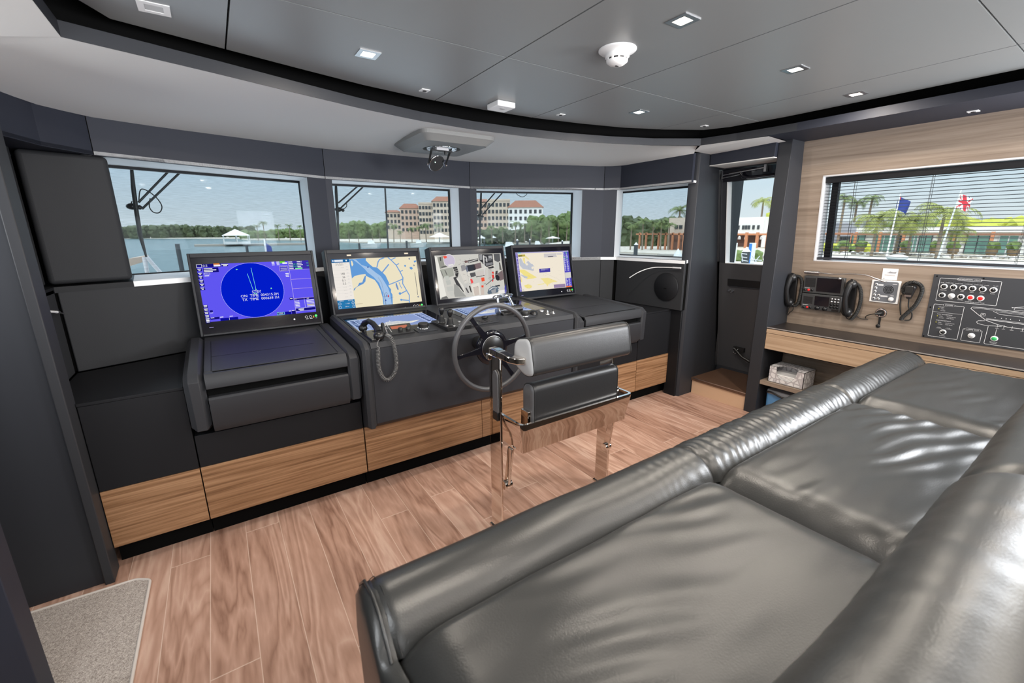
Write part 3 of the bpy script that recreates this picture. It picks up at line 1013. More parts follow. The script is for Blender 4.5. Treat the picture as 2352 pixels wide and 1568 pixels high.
TILT = radians(12)
SW, SH = 0.645, 0.3625
def monitor(x0, zbot, gbot, lab, draw, xs0, lights=False):
    """case 0.722 wide; x0 = case left, zbot = case bottom, gbot = glass bottom; xs0 = left edge of the lit screen"""
    up = Vector((0, sin(TILT), cos(TILT)))
    yb = 3.28-(1.0-zbot)*math.tan(TILT)
    O = Vector((x0, yb, zbot))
    T = frame(O, (1, 0, 0), up)           # local x right, y up the face, z towards the viewer
    r = thing('monitor', lab, 'monitor', O+Vector((0.36, 0.03, 0)), 'four marine displays along the console')
    Hc = (1.482-zbot)/cos(TILT)
    Wc = 0.722
    g0 = (gbot-zbot)/cos(TILT)
    b = 0.014
    mb = MB()
    gt = (1.455-zbot)/cos(TILT)
    mb.box((0, 0, -0.055 if x0 < 0 else -0.10), (Wc, Hc, -0.006), M['console'], T)
    mb.box((0, 0, -0.006), (b, Hc, 0.004), M['console'], T)
    mb.box((Wc-b, 0, -0.006), (Wc, Hc, 0.004), M['console'], T)
    mb.box((b, gt, -0.006), (Wc-b, Hc, 0.004), M['console'], T)
    mb.box((b, 0, -0.006), (Wc-b, g0, 0.004), M['console'], T)
    mb.build('case', r, bevel=0.003)
    mb = MB()
    mb.box((b+0.001, g0+0.001, -0.005), (Wc-b-0.001, gt-0.001, 0.001), M['gloss_black'], T)
    gl = mb.build('glass_front', r)
    st = (1.415-zbot)/cos(TILT)
    TS = T @ Matrix.Translation((xs0-x0, st, 0.0012))
    mb = MB()
    draw(mb, TS, SW, SH)
    mb.build('display', gl)
    mb = MB()
    vy = 1+0.034/SH
    uvdisc(mb, TS, SW, SH, 0.775, vy+0.01, 0.0055, M['white_txt'], 0.0002, 20)
    mb.build('menu_key', gl)
    for u in (0.895, 0.935):
        mb = MB()
        uvring(mb, TS, SW, SH, u, vy-0.012, 0.0085, 0.0018, M['white_txt'], 0.0002, 24)
        uvrect(mb, TS, SW, SH, u-0.008, vy+0.025, u+0.02, vy+0.031, M['white_txt'], 0.0002)
        mb.build('brightness_key', gl)
    mb = MB()
    uvrect(mb, TS, SW, SH, 0.958, vy+0.004, 0.973, vy+0.010, M['led_orange'], 0.0002)
    uvpoly(mb, TS, SW, SH, [(0.9655, vy-0.03), (0.960, vy-0.006), (0.971, vy-0.006)], M['led_orange'], 0.0002)
    mb.build('alarm_light', gl, label='small orange alarm light')
    mb = MB()
    uvdisc(mb, TS, SW, SH, 0.992, vy-0.018, 0.0085, M['led_green'], 0.0002, 24)
    uvrect(mb, TS, SW, SH, 0.984, vy+0.022, 1.0, vy+0.028, M['white_txt'], 0.0002)
    mb.build('power_light', gl, label='small green power light')
    mb = MB()
    uvrect(mb, TS, SW, SH, 0.02, vy+0.0, 0.055, vy+0.008, flat(srgb(150, 140, 200)), 0.0002)
    mb.build('maker_plate', gl)
    if lights:
        for u in (0.20, 0.88):
            mb = MB()
            uvrect(mb, TS, SW, SH, u-0.024, -0.085, u+0.024, -0.055, flat((1.0, 0.86, 0.66), 1.0), 0.0002)
            mb.build('status_light', gl, label='small pale light above the picture')
    return r
ES = 1.0
def C(r, g, b): return flat(srgb(r, g, b), ES)

def draw_radar(mb, T, w, h):
    uvrect(mb, T, w, h, 0, 0, 1, 1, C(96, 86, 240), 0)
    cu, cv, R = 0.442, 0.502, 0.491*h
    uvdisc(mb, T, w, h, cu, cv, R, C(2, 28, 200), 0.0002, 72)
    uvring(mb, T, w, h, cu, cv, R*1.012, 0.0011, C(200, 205, 250), 0.0003, 72)
    for k in range(72):
        a = 2*pi*k/72
        uvrect(mb, T, w, h, cu+R*1.005*cos(a)/w-0.0012, cv+R*1.005*sin(a)/h-0.002, cu+R*1.005*cos(a)/w+0.0012, cv+R*1.005*sin(a)/h+0.002, C(230, 230, 250), 0.0004)
    wt = C(240, 240, 245); navy = C(20, 16, 120); cy = C(130, 240, 220)
    uvline(mb, T, w, h, [(0.452, 0.10), (0.466, 0.50)], 0.0022, cy, 0.0004)
    uvline(mb, T, w, h, [(0.412, 0.20), (0.440, 0.50)], 0.0022, cy, 0.0004)
    for u, v in ((0.447, 0.57), (0.462, 0.58), (0.604, 0.50), (0.465, 0.50)):
        uvpoly(mb, T, w, h, [(u, v-0.028), (u-0.007, v), (u+0.007, v)], C(150, 250, 170), 0.0005)
    uvpoly(mb, T, w, h, [(0.32, 0.105), (0.338, 0.115), (0.32, 0.125)], C(150, 250, 170), 0.0005)
    for u, v, s, sz in ((0.467, 0.535, 'STBY', 0.024), (0.402, 0.60, 'ON  TIME', 0.024), (0.402, 0.665, 'TX  TIME', 0.024), (0.582, 0.60, '004315.2H', 0.024), (0.582, 0.665, '000639.1H', 0.024)):
        uvtext(mb, T, w, h, u, v, s, sz, wt, 0.0006, 'CENTER')
    # left column of labels
    uvrect(mb, T, w, h, 0.045, 0.0, 0.20, 0.055, navy, 0.0003)
    uvrect(mb, T, w, h, 0.0, 0.0, 0.045, 0.055, wt, 0.0003); uvrect(mb, T, w, h, 0.003, 0.005, 0.042, 0.05, navy, 0.0004)
    uvtext(mb, T, w, h, 0.052, 0.03, '0.5', 0.020, wt, 0.0005)
    uvrect(mb, T, w, h, 0.14, -0.004, 0.19, 0.014, C(240, 130, 40), 0.0005)
    uvrect(mb, T, w, h, 0.14, 0.016, 0.195, 0.045, wt, 0.0005)
    uvrect(mb, T, w, h, 0.205, 0.005, 0.26, 0.05, navy, 0.0003)
    for u0, v0, u1 in ((0.205, 0.012, 0.26), (0.218, 0.034, 0.25)): uvrect(mb, T, w, h, u0, v0, u1, v0+0.013, wt, 0.0005)
    uvrect(mb, T, w, h, 0.05, 0.065, 0.175, 0.145, navy, 0.0003)
    for v, l in ((0.072, 0.07), (0.098, 0.10), (0.124, 0.07)): uvrect(mb, T, w, h, 0.055, v, 0.055+l, v+0.013, wt, 0.0005)
    uvrect(mb, T, w, h, 0.05, 0.155, 0.10, 0.18, wt, 0.0003); uvrect(mb, T, w, h, 0.052, 0.159, 0.098, 0.176, C(70, 60, 200), 0.0004)
    uvrect(mb, T, w, h, 0.052, 0.195, 0.09, 0.208, wt, 0.0005)
    for v in (0.07, 0.14, 0.20, 0.27, 0.33, 0.395):
        uvrect(mb, T, w, h, 0.0, v, 0.04, v+0.05, navy, 0.0003)
        uvrect(mb, T, w, h, 0.006, v+0.006, 0.034, v+0.019, wt, 0.0005); uvrect(mb, T, w, h, 0.012, v+0.028, 0.028, v+0.041, wt, 0.0005)
    for v in (0.70, 0.76, 0.815, 0.875, 0.93, 0.965):
        uvrect(mb, T, w, h, 0.0, v, 0.036, v+0.052, navy, 0.0003)
        uvrect(mb, T, w, h, 0.004, v+0.006, 0.032, v+0.019, wt, 0.0005); uvrect(mb, T, w, h, 0.006, v+0.028, 0.030, v+0.040, wt, 0.0005)
    uvrect(mb, T, w, h, 0.045, 0.80, 0.07, 0.835, navy, 0.0003)
    uvtext(mb, T, w, h, 0.045, 0.85, 'OFF', 0.010, wt, 0.0005)
    uvrect(mb, T, w, h, 0.04, 0.925, 0.115, 0.962, navy, 0.0003)
    uvrect(mb, T, w, h, 0.12, 0.955, 0.27, 1.0, C(10, 14, 150), 0.0003)
    uvrect(mb, T, w, h, 0.195, 0.955, 0.197, 1.0, wt, 0.0004)
    for u in (0.045, 0.12, 0.20): uvrect(mb, T, w, h, u, 0.928, u+0.028, 0.94, wt, 0.0005)
    # right column
    uvrect(mb, T, w, h, 0.80, 0.0, 0.802, 1.0, C(235, 220, 235), 0.0004)
    for v in (0.165, 0.345, 0.525, 0.71): uvrect(mb, T, w, h, 0.80, v, 1.0, v+0.004, C(235, 200, 210), 0.0004)
    uvrect(mb, T, w, h, 0.80, 0.0, 1.0, 0.16, C(60, 48, 170), 0.0002)
    for k in range(5):
        for u in (0.805, 0.885):
            uvrect(mb, T, w, h, u, 0.012+k*0.03, u+0.035+0.01*((k*7) % 3), 0.026+k*0.03, wt, 0.0005)
    uvtext(mb, T, w, h, 0.895, 0.018, '14:12', 0.012, wt, 0.0007)
    uvrect(mb, T, w, h, 0.845, 0.036, 0.883, 0.16, C(40, 36, 150), 0.0006)
    uvtext(mb, T, w, h, 0.843, 0.065, '147.8°', 0.011, C(90, 240, 130), 0.0007)
    uvtext(mb, T, w, h, 0.843, 0.105, '310.0°', 0.011, C(90, 240, 130), 0.0007)
    uvrect(mb, T, w, h, 0.86, 0.135, 0.93, 0.158, C(120, 235, 150), 0.0007)
    uvtext(mb, T, w, h, 0.998, 0.05, '0.0', 0.011, C(90, 240, 130), 0.0007, 'RIGHT'); uvtext(mb, T, w, h, 0.998, 0.10, '0.0', 0.011, C(90, 240, 130), 0.0007, 'RIGHT')
    uvrect(mb, T, w, h, 0.72, 0.0, 0.77, 0.035, C(110, 220, 50), 0.0004); uvrect(mb, T, w, h, 0.745, 0.022, 0.79, 0.05, wt, 0.0005)
    for u in (0.645, 0.69):
        for v in (0.0, 0.025, 0.05): uvrect(mb, T, w, h, u, v+0.004, u+0.026, v+0.018, wt, 0.0005)
    uvrect(mb, T, w, h, 0.71, 0.085, 0.79, 0.185, C(235, 215, 235), 0.0003); uvrect(mb, T, w, h, 0.712, 0.089, 0.788, 0.181, C(70, 60, 190), 0.0004)
    for v in (0.10, 0.13, 0.16): uvrect(mb, T, w, h, 0.72, v, 0.78, v+0.006, wt, 0.0005)
    for v in (0.225, 0.255, 0.28): uvrect(mb, T, w, h, 0.758, v, 0.79, v+0.014, wt, 0.0005)
    uvrect(mb, T, w, h, 0.76, 0.69, 0.795, 0.735, navy, 0.0003); uvrect(mb, T, w, h, 0.765, 0.70, 0.788, 0.712, wt, 0.0005)
    uvrect(mb, T, w, h, 0.802, 0.715, 0.92, 0.745, navy, 0.0004); uvtext(mb, T, w, h, 0.806, 0.73, 'TT', 0.011, wt, 0.0006)
    uvrect(mb, T, w, h, 0.92, 0.715, 1.0, 0.745, navy, 0.0004); uvtext(mb, T, w, h, 0.925, 0.73, 'AIS', 0.011, wt, 0.0006)
    for k in range(5):
        uvrect(mb, T, w, h, 0.806, 0.757+k*0.028, 0.85, 0.77+k*0.028, wt, 0.0005)
        uvrect(mb, T, w, h, 0.92, 0.757+k*0.028, 0.995, 0.77+k*0.028, wt if k != 3 else C(240, 235, 90), 0.0005)
    uvrect(mb, T, w, h, 0.90, 0.715, 0.902, 0.90, wt, 0.0005)
    uvrect(mb, T, w, h, 0.802, 0.905, 0.995, 0.955, navy, 0.0004); uvrect(mb, T, w, h, 0.83, 0.915, 0.885, 0.93, wt, 0.0005); uvrect(mb, T, w, h, 0.84, 0.935, 0.88, 0.948, wt, 0.0005)
    uvrect(mb, T, w, h, 0.802, 0.90, 1.0, 0.903, wt, 0.0005); uvrect(mb, T, w, h, 0.802, 0.957, 1.0, 0.96, wt, 0.0005)
    uvrect(mb, T, w, h, 0.62, 0.945, 0.69, 0.995, cy, 0.0003); uvrect(mb, T, w, h, 0.623, 0.951, 0.687, 0.989, C(10, 20, 120), 0.0004)
    uvtext(mb, T, w, h, 0.655, 0.97, '3.000', 0.013, wt, 0.0006, 'CENTER')
    uvrect(mb, T, w, h, 0.695, 0.945, 0.755, 1.0, C(10, 14, 150), 0.0003); uvrect(mb, T, w, h, 0.76, 0.935, 0.80, 1.0, navy, 0.0003)
    uvrect(mb, T, w, h, 0.735, 0.935, 0.755, 0.947, wt, 0.0005); uvrect(mb, T, w, h, 0.762, 0.93, 0.79, 0.942, wt, 0.0005)
def counter():
    st = [0.0]
    def nx():
        st[0] += 0.00002
        return st[0]
    return nx
def draw_chart(mb, T, w, h):
    uvrect(mb, T, w, h, 0, 0, 1, 1, C(236, 226, 196), 0)
    NEXT = counter()
    uvpoly(mb, T, w, h, [(0.193, 0.009), (0.385, 0), (0.381, 0.048), (0.421, 0.134), (0.454, 0.189), (0.5, 0.204), (0.557, 0.314), (0.588, 0.381), (0.601, 0.457), (0.618, 0.545), (0.604, 0.607), (0.631, 0.685), (0.624, 0.743), (0.638, 0.794), (0.625, 1), (0.513, 0.997), (0.514, 0.827), (0.504, 0.688), (0.479, 0.548), (0.451, 0.46), (0.391, 0.401), (0.357, 0.361), (0.354, 0.325), (0.305, 0.33), (0.23, 0.352), (0.196, 0.399)], C(100, 155, 215), NEXT())
    uvpoly(mb, T, w, h, [(0.234, 0.012), (0.272, 0.025), (0.326, 0.136), (0.413, 0.196), (0.475, 0.306), (0.528, 0.385), (0.566, 0.517), (0.598, 0.649), (0.612, 0.779), (0.613, 0.999), (0.522, 0.993), (0.527, 0.745), (0.499, 0.529), (0.444, 0.397), (0.382, 0.297), (0.354, 0.221), (0.304, 0.124)], C(165, 195, 230), NEXT())
    uvpoly(mb, T, w, h, [(0.357, 0.361), (0.342, 0.478), (0.313, 0.526), (0.271, 0.552), (0.229, 0.587), (0.202, 0.645), (0.195, 0.654), (0.199, 0.614), (0.248, 0.559), (0.269, 0.5), (0.304, 0.494), (0.323, 0.425), (0.346, 0.36)], C(100, 150, 210), NEXT())
    uvpoly(mb, T, w, h, [(0.213, 0.041), (0.226, 0.042), (0.234, 0.119), (0.217, 0.158), (0.212, 0.127)], C(236, 226, 196), NEXT())
    uvpoly(mb, T, w, h, [(0.697, 0.555), (0.71, 0.556), (0.726, 0.699), (0.708, 0.702), (0.693, 0.608)], C(120, 150, 200), NEXT())
    uvpoly(mb, T, w, h, [(0.9, 0.229), (0.927, 0.226), (0.94, 0.26), (0.921, 0.291), (0.901, 0.267)], C(100, 155, 215), NEXT())
    uvpoly(mb, T, w, h, [(0.963, 0.097), (0.996, 0.088), (0.996, 0.121), (0.966, 0.136)], C(100, 155, 215), NEXT())
    uvpoly(mb, T, w, h, [(0, 0.069), (0.192, 0.069), (0.189, 0.821), (0, 0.823)], C(238, 232, 225), NEXT())
    uvpoly(mb, T, w, h, [(0, 0), (0.195, 0.002), (0.192, 0.069), (0, 0.069)], C(28, 100, 160), NEXT())
    uvpoly(mb, T, w, h, [(0, 0.825), (0.189, 0.821), (0.191, 1), (0, 1)], C(40, 120, 175), NEXT())
    uvpoly(mb, T, w, h, [(0.583, 0.78), (0.593, 0.819), (0.585, 0.849), (0.578, 0.838)], C(225, 30, 40), NEXT())
    uvpoly(mb, T, w, h, [(0.57, 0.772), (0.575, 0.816), (0.56, 0.824)], C(25, 60, 170), NEXT())
    uvpoly(mb, T, w, h, [(0.55, 0.876), (0.555, 0.919), (0.537, 0.921)], C(25, 60, 170), NEXT())
    uvpoly(mb, T, w, h, [(0.392, 0.168), (0.408, 0.19), (0.386, 0.204)], C(20, 60, 150), NEXT())
    uvpoly(mb, T, w, h, [(0, 0.823), (0.095, 0.823), (0.095, 0.816), (0.001, 0.815)], C(225, 225, 225), NEXT())
    uvline(mb, T, w, h, [(0.648, 0.004), (0.686, 0.071), (0.734, 0.171), (0.767, 0.303), (0.797, 0.448), (0.783, 0.576), (0.822, 0.734), (0.846, 0.836), (0.834, 0.999)], 0.0081, C(118, 160, 215), NEXT())
    uvline(mb, T, w, h, [(0.822, 0.734), (0.745, 0.788)], 0.0081, C(118, 160, 215), NEXT())
    uvline(mb, T, w, h, [(0.737, 0.923), (0.833, 0.953)], 0.0081, C(118, 160, 215), NEXT())
    uvline(mb, T, w, h, [(0.6, 0.585), (0.686, 0.542), (0.798, 0.475)], 0.0074, C(118, 160, 215), NEXT())
    uvline(mb, T, w, h, [(0.643, 0.153), (0.558, 0.304)], 0.0096, C(118, 160, 215), NEXT())
    uvline(mb, T, w, h, [(0.734, 0.171), (0.77, 0.144)], 0.0066, C(118, 160, 215), NEXT())
    uvline(mb, T, w, h, [(0.776, 0.315), (0.807, 0.291)], 0.0066, C(118, 160, 215), NEXT())
    uvline(mb, T, w, h, [(0.5, 0.193), (0.521, 0.09), (0.543, 0.039), (0.6, 0.004)], 0.0081, C(118, 160, 215), NEXT())
    uvline(mb, T, w, h, [(0.741, 0.549), (0.749, 0.615), (0.764, 0.68)], 0.0052, C(118, 160, 215), NEXT())
    uvline(mb, T, w, h, [(0.688, 0.049), (0.737, 0.015)], 0.0066, C(118, 160, 215), NEXT())
    uvline(mb, T, w, h, [(0.496, 0.413), (0.528, 0.533), (0.536, 0.704), (0.54, 1)], 0.0011, C(70, 75, 95), NEXT())
    uvline(mb, T, w, h, [(0.54, 0.81), (0.548, 0.758), (0.566, 0.74), (0.583, 0.764)], 0.0018, C(70, 75, 95), NEXT())
    uvline(mb, T, w, h, [(0.525, 0.822), (0.593, 0.829)], 0.0015, C(70, 75, 95), NEXT())
    uvline(mb, T, w, h, [(0.522, 0.916), (0.558, 0.917)], 0.0015, C(70, 75, 95), NEXT())
    uvline(mb, T, w, h, [(0.592, 0.872), (0.649, 0.849)], 0.0011, C(70, 75, 95), NEXT())
    uvline(mb, T, w, h, [(0.544, 0.811), (0.543, 0.997)], 0.0015, C(70, 75, 95), NEXT())
    uvline(mb, T, w, h, [(0.957, 0.355), (0.956, 0.843)], 0.0037, C(70, 75, 95), NEXT())
    uvdisc(mb, T, w, h, 0.845, 0.197, 0.0075, C(100, 155, 215), NEXT(), 20)
    uvdisc(mb, T, w, h, 0.732, 0.786, 0.01, C(100, 155, 215), NEXT(), 20)
    uvdisc(mb, T, w, h, 0.737, 0.923, 0.008, C(100, 155, 215), NEXT(), 20)
    uvdisc(mb, T, w, h, 0.911, 0.049, 0.0062, C(60, 85, 120), NEXT(), 16); uvdisc(mb, T, w, h, 0.911, 0.049, 0.0025, C(230, 230, 225), NEXT(), 12)
    uvdisc(mb, T, w, h, 0.959, 0.196, 0.0062, C(60, 85, 120), NEXT(), 16); uvdisc(mb, T, w, h, 0.959, 0.196, 0.0025, C(230, 230, 225), NEXT(), 12)
    uvdisc(mb, T, w, h, 0.959, 0.89, 0.0062, C(60, 85, 120), NEXT(), 16); uvdisc(mb, T, w, h, 0.959, 0.89, 0.0025, C(230, 230, 225), NEXT(), 12)
    uvring(mb, T, w, h, 0.023, 0.894, 0.0095, 0.002, C(230, 235, 240), NEXT(), 20)
    uvring(mb, T, w, h, 0.167, 0.894, 0.0095, 0.002, C(230, 235, 240), NEXT(), 20)
    uvring(mb, T, w, h, 0.022, 0.964, 0.0095, 0.002, C(230, 235, 240), NEXT(), 20)
    uvring(mb, T, w, h, 0.171, 0.964, 0.0095, 0.002, C(230, 235, 240), NEXT(), 20)
    uvtext(mb, T, w, h, 0.125, 0.298, '148', 0.021, C(45, 48, 52), NEXT(), 'RIGHT')
    uvtext(mb, T, w, h, 0.124, 0.366, '36', 0.021, C(45, 48, 52), NEXT(), 'RIGHT')
    uvtext(mb, T, w, h, 0.124, 0.431, '0.1', 0.021, C(45, 48, 52), NEXT(), 'RIGHT')
    uvtext(mb, T, w, h, 0.125, 0.497, '3.2', 0.021, C(45, 48, 52), NEXT(), 'RIGHT')
    uvtext(mb, T, w, h, 0.123, 0.094, 'N 21 49.151', 0.0105, C(45, 48, 52), NEXT(), 'RIGHT')
    uvtext(mb, T, w, h, 0.123, 0.119, 'W 72 08.819', 0.0105, C(45, 48, 52), NEXT(), 'RIGHT')
    uvtext(mb, T, w, h, 0.123, 0.172, '- - -', 0.014, C(45, 48, 52), NEXT(), 'RIGHT')
    uvtext(mb, T, w, h, 0.124, 0.563, '- - -', 0.014, C(45, 48, 52), NEXT(), 'RIGHT')
    uvtext(mb, T, w, h, 0.123, 0.626, '- - -', 0.014, C(45, 48, 52), NEXT(), 'RIGHT')
    uvtext(mb, T, w, h, 0.124, 0.694, '- - -', 0.014, C(45, 48, 52), NEXT(), 'RIGHT')
    uvtext(mb, T, w, h, 0.122, 0.76, '- - -', 0.014, C(45, 48, 52), NEXT(), 'RIGHT')
    uvtext(mb, T, w, h, 0.047, 0.841, 'DATA', 0.011, C(235, 240, 245), NEXT(), 'CENTER')
    uvtext(mb, T, w, h, 0.145, 0.841, 'ROUTE', 0.011, C(235, 240, 245), NEXT(), 'CENTER')
    uvtext(mb, T, w, h, 0.108, 0.899, '1  NM', 0.011, C(235, 240, 245), NEXT(), 'CENTER')
    uvtext(mb, T, w, h, 0.098, 0.958, '200 m', 0.011, C(235, 240, 245), NEXT(), 'CENTER')
    uvrect(mb, T, w, h, 0.032, 0.015, 0.124, 0.055, C(225, 232, 240), NEXT())
    uvdisc(mb, T, w, h, 0.017, 0.033, 0.006, C(225, 232, 240), NEXT(), 12)
    uvdisc(mb, T, w, h, 0.161, 0.034, 0.006, C(235, 240, 240), NEXT(), 12)
    uvrect(mb, T, w, h, 0.138, 0.082, 0.158, 0.092, C(205, 205, 205), NEXT())
    uvrect(mb, T, w, h, 0.146, 0.155, 0.166, 0.165, C(205, 205, 205), NEXT())
    uvrect(mb, T, w, h, 0.147, 0.211, 0.167, 0.221, C(205, 205, 205), NEXT())
    uvrect(mb, T, w, h, 0.147, 0.28, 0.167, 0.29, C(205, 205, 205), NEXT())
    uvrect(mb, T, w, h, 0.148, 0.34, 0.168, 0.35, C(205, 205, 205), NEXT())
    uvrect(mb, T, w, h, 0.148, 0.403, 0.168, 0.413, C(205, 205, 205), NEXT())
    uvrect(mb, T, w, h, 0.146, 0.468, 0.166, 0.478, C(205, 205, 205), NEXT())
    uvrect(mb, T, w, h, 0.152, 0.538, 0.172, 0.548, C(205, 205, 205), NEXT())
    uvrect(mb, T, w, h, 0.15, 0.601, 0.17, 0.611, C(205, 205, 205), NEXT())
    uvrect(mb, T, w, h, 0.15, 0.667, 0.17, 0.677, C(205, 205, 205), NEXT())
    uvrect(mb, T, w, h, 0.148, 0.732, 0.168, 0.742, C(205, 205, 205), NEXT())
    uvrect(mb, T, w, h, 0, 0.224, 0.184, 0.227, C(215, 213, 210), NEXT())
    uvrect(mb, T, w, h, 0, 0.294, 0.185, 0.297, C(215, 213, 210), NEXT())
    uvrect(mb, T, w, h, 0, 0.358, 0.185, 0.361, C(215, 213, 210), NEXT())
    uvrect(mb, T, w, h, 0, 0.423, 0.185, 0.426, C(215, 213, 210), NEXT())
    uvrect(mb, T, w, h, 0, 0.493, 0.185, 0.496, C(215, 213, 210), NEXT())
    uvrect(mb, T, w, h, 0, 0.557, 0.184, 0.56, C(215, 213, 210), NEXT())
    uvrect(mb, T, w, h, 0, 0.622, 0.183, 0.625, C(215, 213, 210), NEXT())
    uvrect(mb, T, w, h, 0, 0.687, 0.182, 0.69, C(215, 213, 210), NEXT())
    uvrect(mb, T, w, h, 0.198, 0.922, 0.273, 0.932, C(200, 185, 160), NEXT())
def draw_camera(mb, T, w, h):
    NEXT = counter()
    uvpoly(mb, T, w, h, [(0, 0), (1, 0), (1, 1), (0, 1)], C(205, 203, 196), NEXT())
    uvpoly(mb, T, w, h, [(0, 0), (0.035, 0.043), (0.092, 0.919), (0.003, 0.965)], C(232, 230, 222), NEXT())
    uvpoly(mb, T, w, h, [(0.035, 0.043), (0.115, 0.02), (0.121, 0.235), (0.177, 0.24), (0.181, 0.272), (0.052, 0.304)], C(150, 150, 142), NEXT())
    uvpoly(mb, T, w, h, [(0.069, 0.038), (0.087, 0.04), (0.084, 0.124), (0.068, 0.127)], C(70, 70, 68), NEXT())
    uvpoly(mb, T, w, h, [(0.075, 0.26), (0.166, 0.229), (0.17, 0.255), (0.076, 0.286)], C(95, 95, 92), NEXT())
    uvpoly(mb, T, w, h, [(0.051, 0.319), (0.237, 0.288), (0.24, 0.475), (0.159, 0.516), (0.079, 0.496)], C(168, 170, 160), NEXT())
    uvpoly(mb, T, w, h, [(0.052, 0.305), (0.254, 0.248), (0.253, 0.269), (0.054, 0.324)], C(215, 212, 205), NEXT())
    uvpoly(mb, T, w, h, [(0.05, 0.324), (0.071, 0.372), (0.092, 0.528), (0.083, 0.527)], C(120, 120, 115), NEXT())
    uvpoly(mb, T, w, h, [(0.112, 0.336), (0.124, 0.337), (0.146, 0.453), (0.133, 0.456)], C(110, 110, 106), NEXT())
    uvpoly(mb, T, w, h, [(0.099, 0.478), (0.157, 0.475), (0.168, 0.559), (0.116, 0.572)], C(195, 198, 190), NEXT())
    uvpoly(mb, T, w, h, [(0.109, 0.582), (0.174, 0.57), (0.184, 0.675), (0.119, 0.686)], C(190, 192, 186), NEXT())
    uvpoly(mb, T, w, h, [(0.109, 0.726), (0.199, 0.718), (0.209, 0.824), (0.118, 0.84)], C(195, 196, 190), NEXT())
    uvpoly(mb, T, w, h, [(0.13, 0.853), (0.195, 0.842), (0.199, 0.937), (0.159, 0.951)], C(200, 200, 194), NEXT())
    uvpoly(mb, T, w, h, [(0.237, 0.288), (0.297, 0.274), (0.31, 0.421), (0.287, 0.533), (0.261, 0.53), (0.257, 0.435)], C(60, 60, 62), NEXT())
    uvpoly(mb, T, w, h, [(0.241, 0.325), (0.3, 0.316), (0.3, 0.328), (0.242, 0.34)], C(180, 178, 170), NEXT())
    uvpoly(mb, T, w, h, [(0.246, 0.372), (0.315, 0.359), (0.316, 0.372), (0.248, 0.388)], C(180, 178, 170), NEXT())
    uvpoly(mb, T, w, h, [(0.252, 0.414), (0.311, 0.409), (0.311, 0.421), (0.254, 0.428)], C(180, 178, 170), NEXT())
    uvpoly(mb, T, w, h, [(0.223, 0.525), (0.257, 0.508), (0.31, 0.714), (0.36, 0.901), (0.342, 0.877), (0.283, 0.731), (0.262, 0.738)], C(70, 70, 72), NEXT())
    uvpoly(mb, T, w, h, [(0.267, 0.536), (0.285, 0.554), (0.355, 0.731), (0.367, 0.891), (0.354, 0.894), (0.334, 0.739), (0.276, 0.584)], C(225, 222, 215), NEXT())
    uvpoly(mb, T, w, h, [(0.223, 0.67), (0.271, 0.708), (0.301, 0.817), (0.379, 0.988), (0.209, 0.972), (0.204, 0.885)], C(160, 160, 156), NEXT())
    uvpoly(mb, T, w, h, [(0.322, 0.391), (0.421, 0.361), (0.442, 0.649), (0.379, 0.682)], C(216, 212, 204), NEXT())
    uvpoly(mb, T, w, h, [(0.357, 0.259), (0.412, 0.233), (0.429, 0.351), (0.358, 0.395)], C(150, 148, 150), NEXT())
    uvpoly(mb, T, w, h, [(0.423, 0.266), (0.554, 0.237), (0.568, 0.377), (0.496, 0.422), (0.445, 0.395)], C(55, 58, 66), NEXT())
    uvpoly(mb, T, w, h, [(0.419, 0.308), (0.433, 0.304), (0.446, 0.416), (0.433, 0.42)], C(110, 118, 135), NEXT())
    uvpoly(mb, T, w, h, [(0.435, 0.278), (0.446, 0.268), (0.454, 0.407), (0.444, 0.416)], C(140, 145, 160), NEXT())
    uvpoly(mb, T, w, h, [(0.413, 0.15), (0.495, 0.136), (0.501, 0.184), (0.422, 0.198)], C(125, 100, 98), NEXT())
    uvpoly(mb, T, w, h, [(0.467, 0.144), (0.627, 0.105), (0.628, 0.17), (0.475, 0.208)], C(90, 88, 88), NEXT())
    uvpoly(mb, T, w, h, [(0.478, 0.177), (0.619, 0.115), (0.625, 0.129), (0.482, 0.198)], C(200, 198, 195), NEXT())
    uvpoly(mb, T, w, h, [(0.642, 0.01), (0.867, 0.017), (0.859, 0.355), (0.779, 0.368), (0.686, 0.229), (0.638, 0.138)], C(60, 60, 64), NEXT())
    uvpoly(mb, T, w, h, [(0.648, 0.022), (0.698, 0.015), (0.693, 0.143), (0.651, 0.15)], C(150, 150, 152), NEXT())
    uvpoly(mb, T, w, h, [(0.793, 0.055), (0.85, 0.049), (0.85, 0.136), (0.796, 0.142)], C(170, 170, 172), NEXT())
    uvpoly(mb, T, w, h, [(0.73, 0.125), (0.837, 0.113), (0.84, 0.168), (0.732, 0.179)], C(110, 110, 114), NEXT())
    uvpoly(mb, T, w, h, [(0.734, 0.234), (0.85, 0.212), (0.852, 0.267), (0.742, 0.299)], C(130, 130, 134), NEXT())
    uvpoly(mb, T, w, h, [(0.56, 0.238), (0.66, 0.205), (0.666, 0.334), (0.577, 0.362)], C(122, 105, 108), NEXT())
    uvpoly(mb, T, w, h, [(0.538, 0.262), (0.564, 0.238), (0.577, 0.362), (0.555, 0.376)], C(60, 55, 60), NEXT())
    uvpoly(mb, T, w, h, [(0.473, 0.451), (0.557, 0.429), (0.563, 0.516), (0.485, 0.548)], C(90, 88, 92), NEXT())
    uvpoly(mb, T, w, h, [(0.571, 0.431), (0.727, 0.395), (0.729, 0.526), (0.581, 0.55)], C(205, 198, 192), NEXT())
    uvpoly(mb, T, w, h, [(0.561, 0.537), (0.695, 0.516), (0.698, 0.527), (0.567, 0.553)], C(75, 72, 74), NEXT())
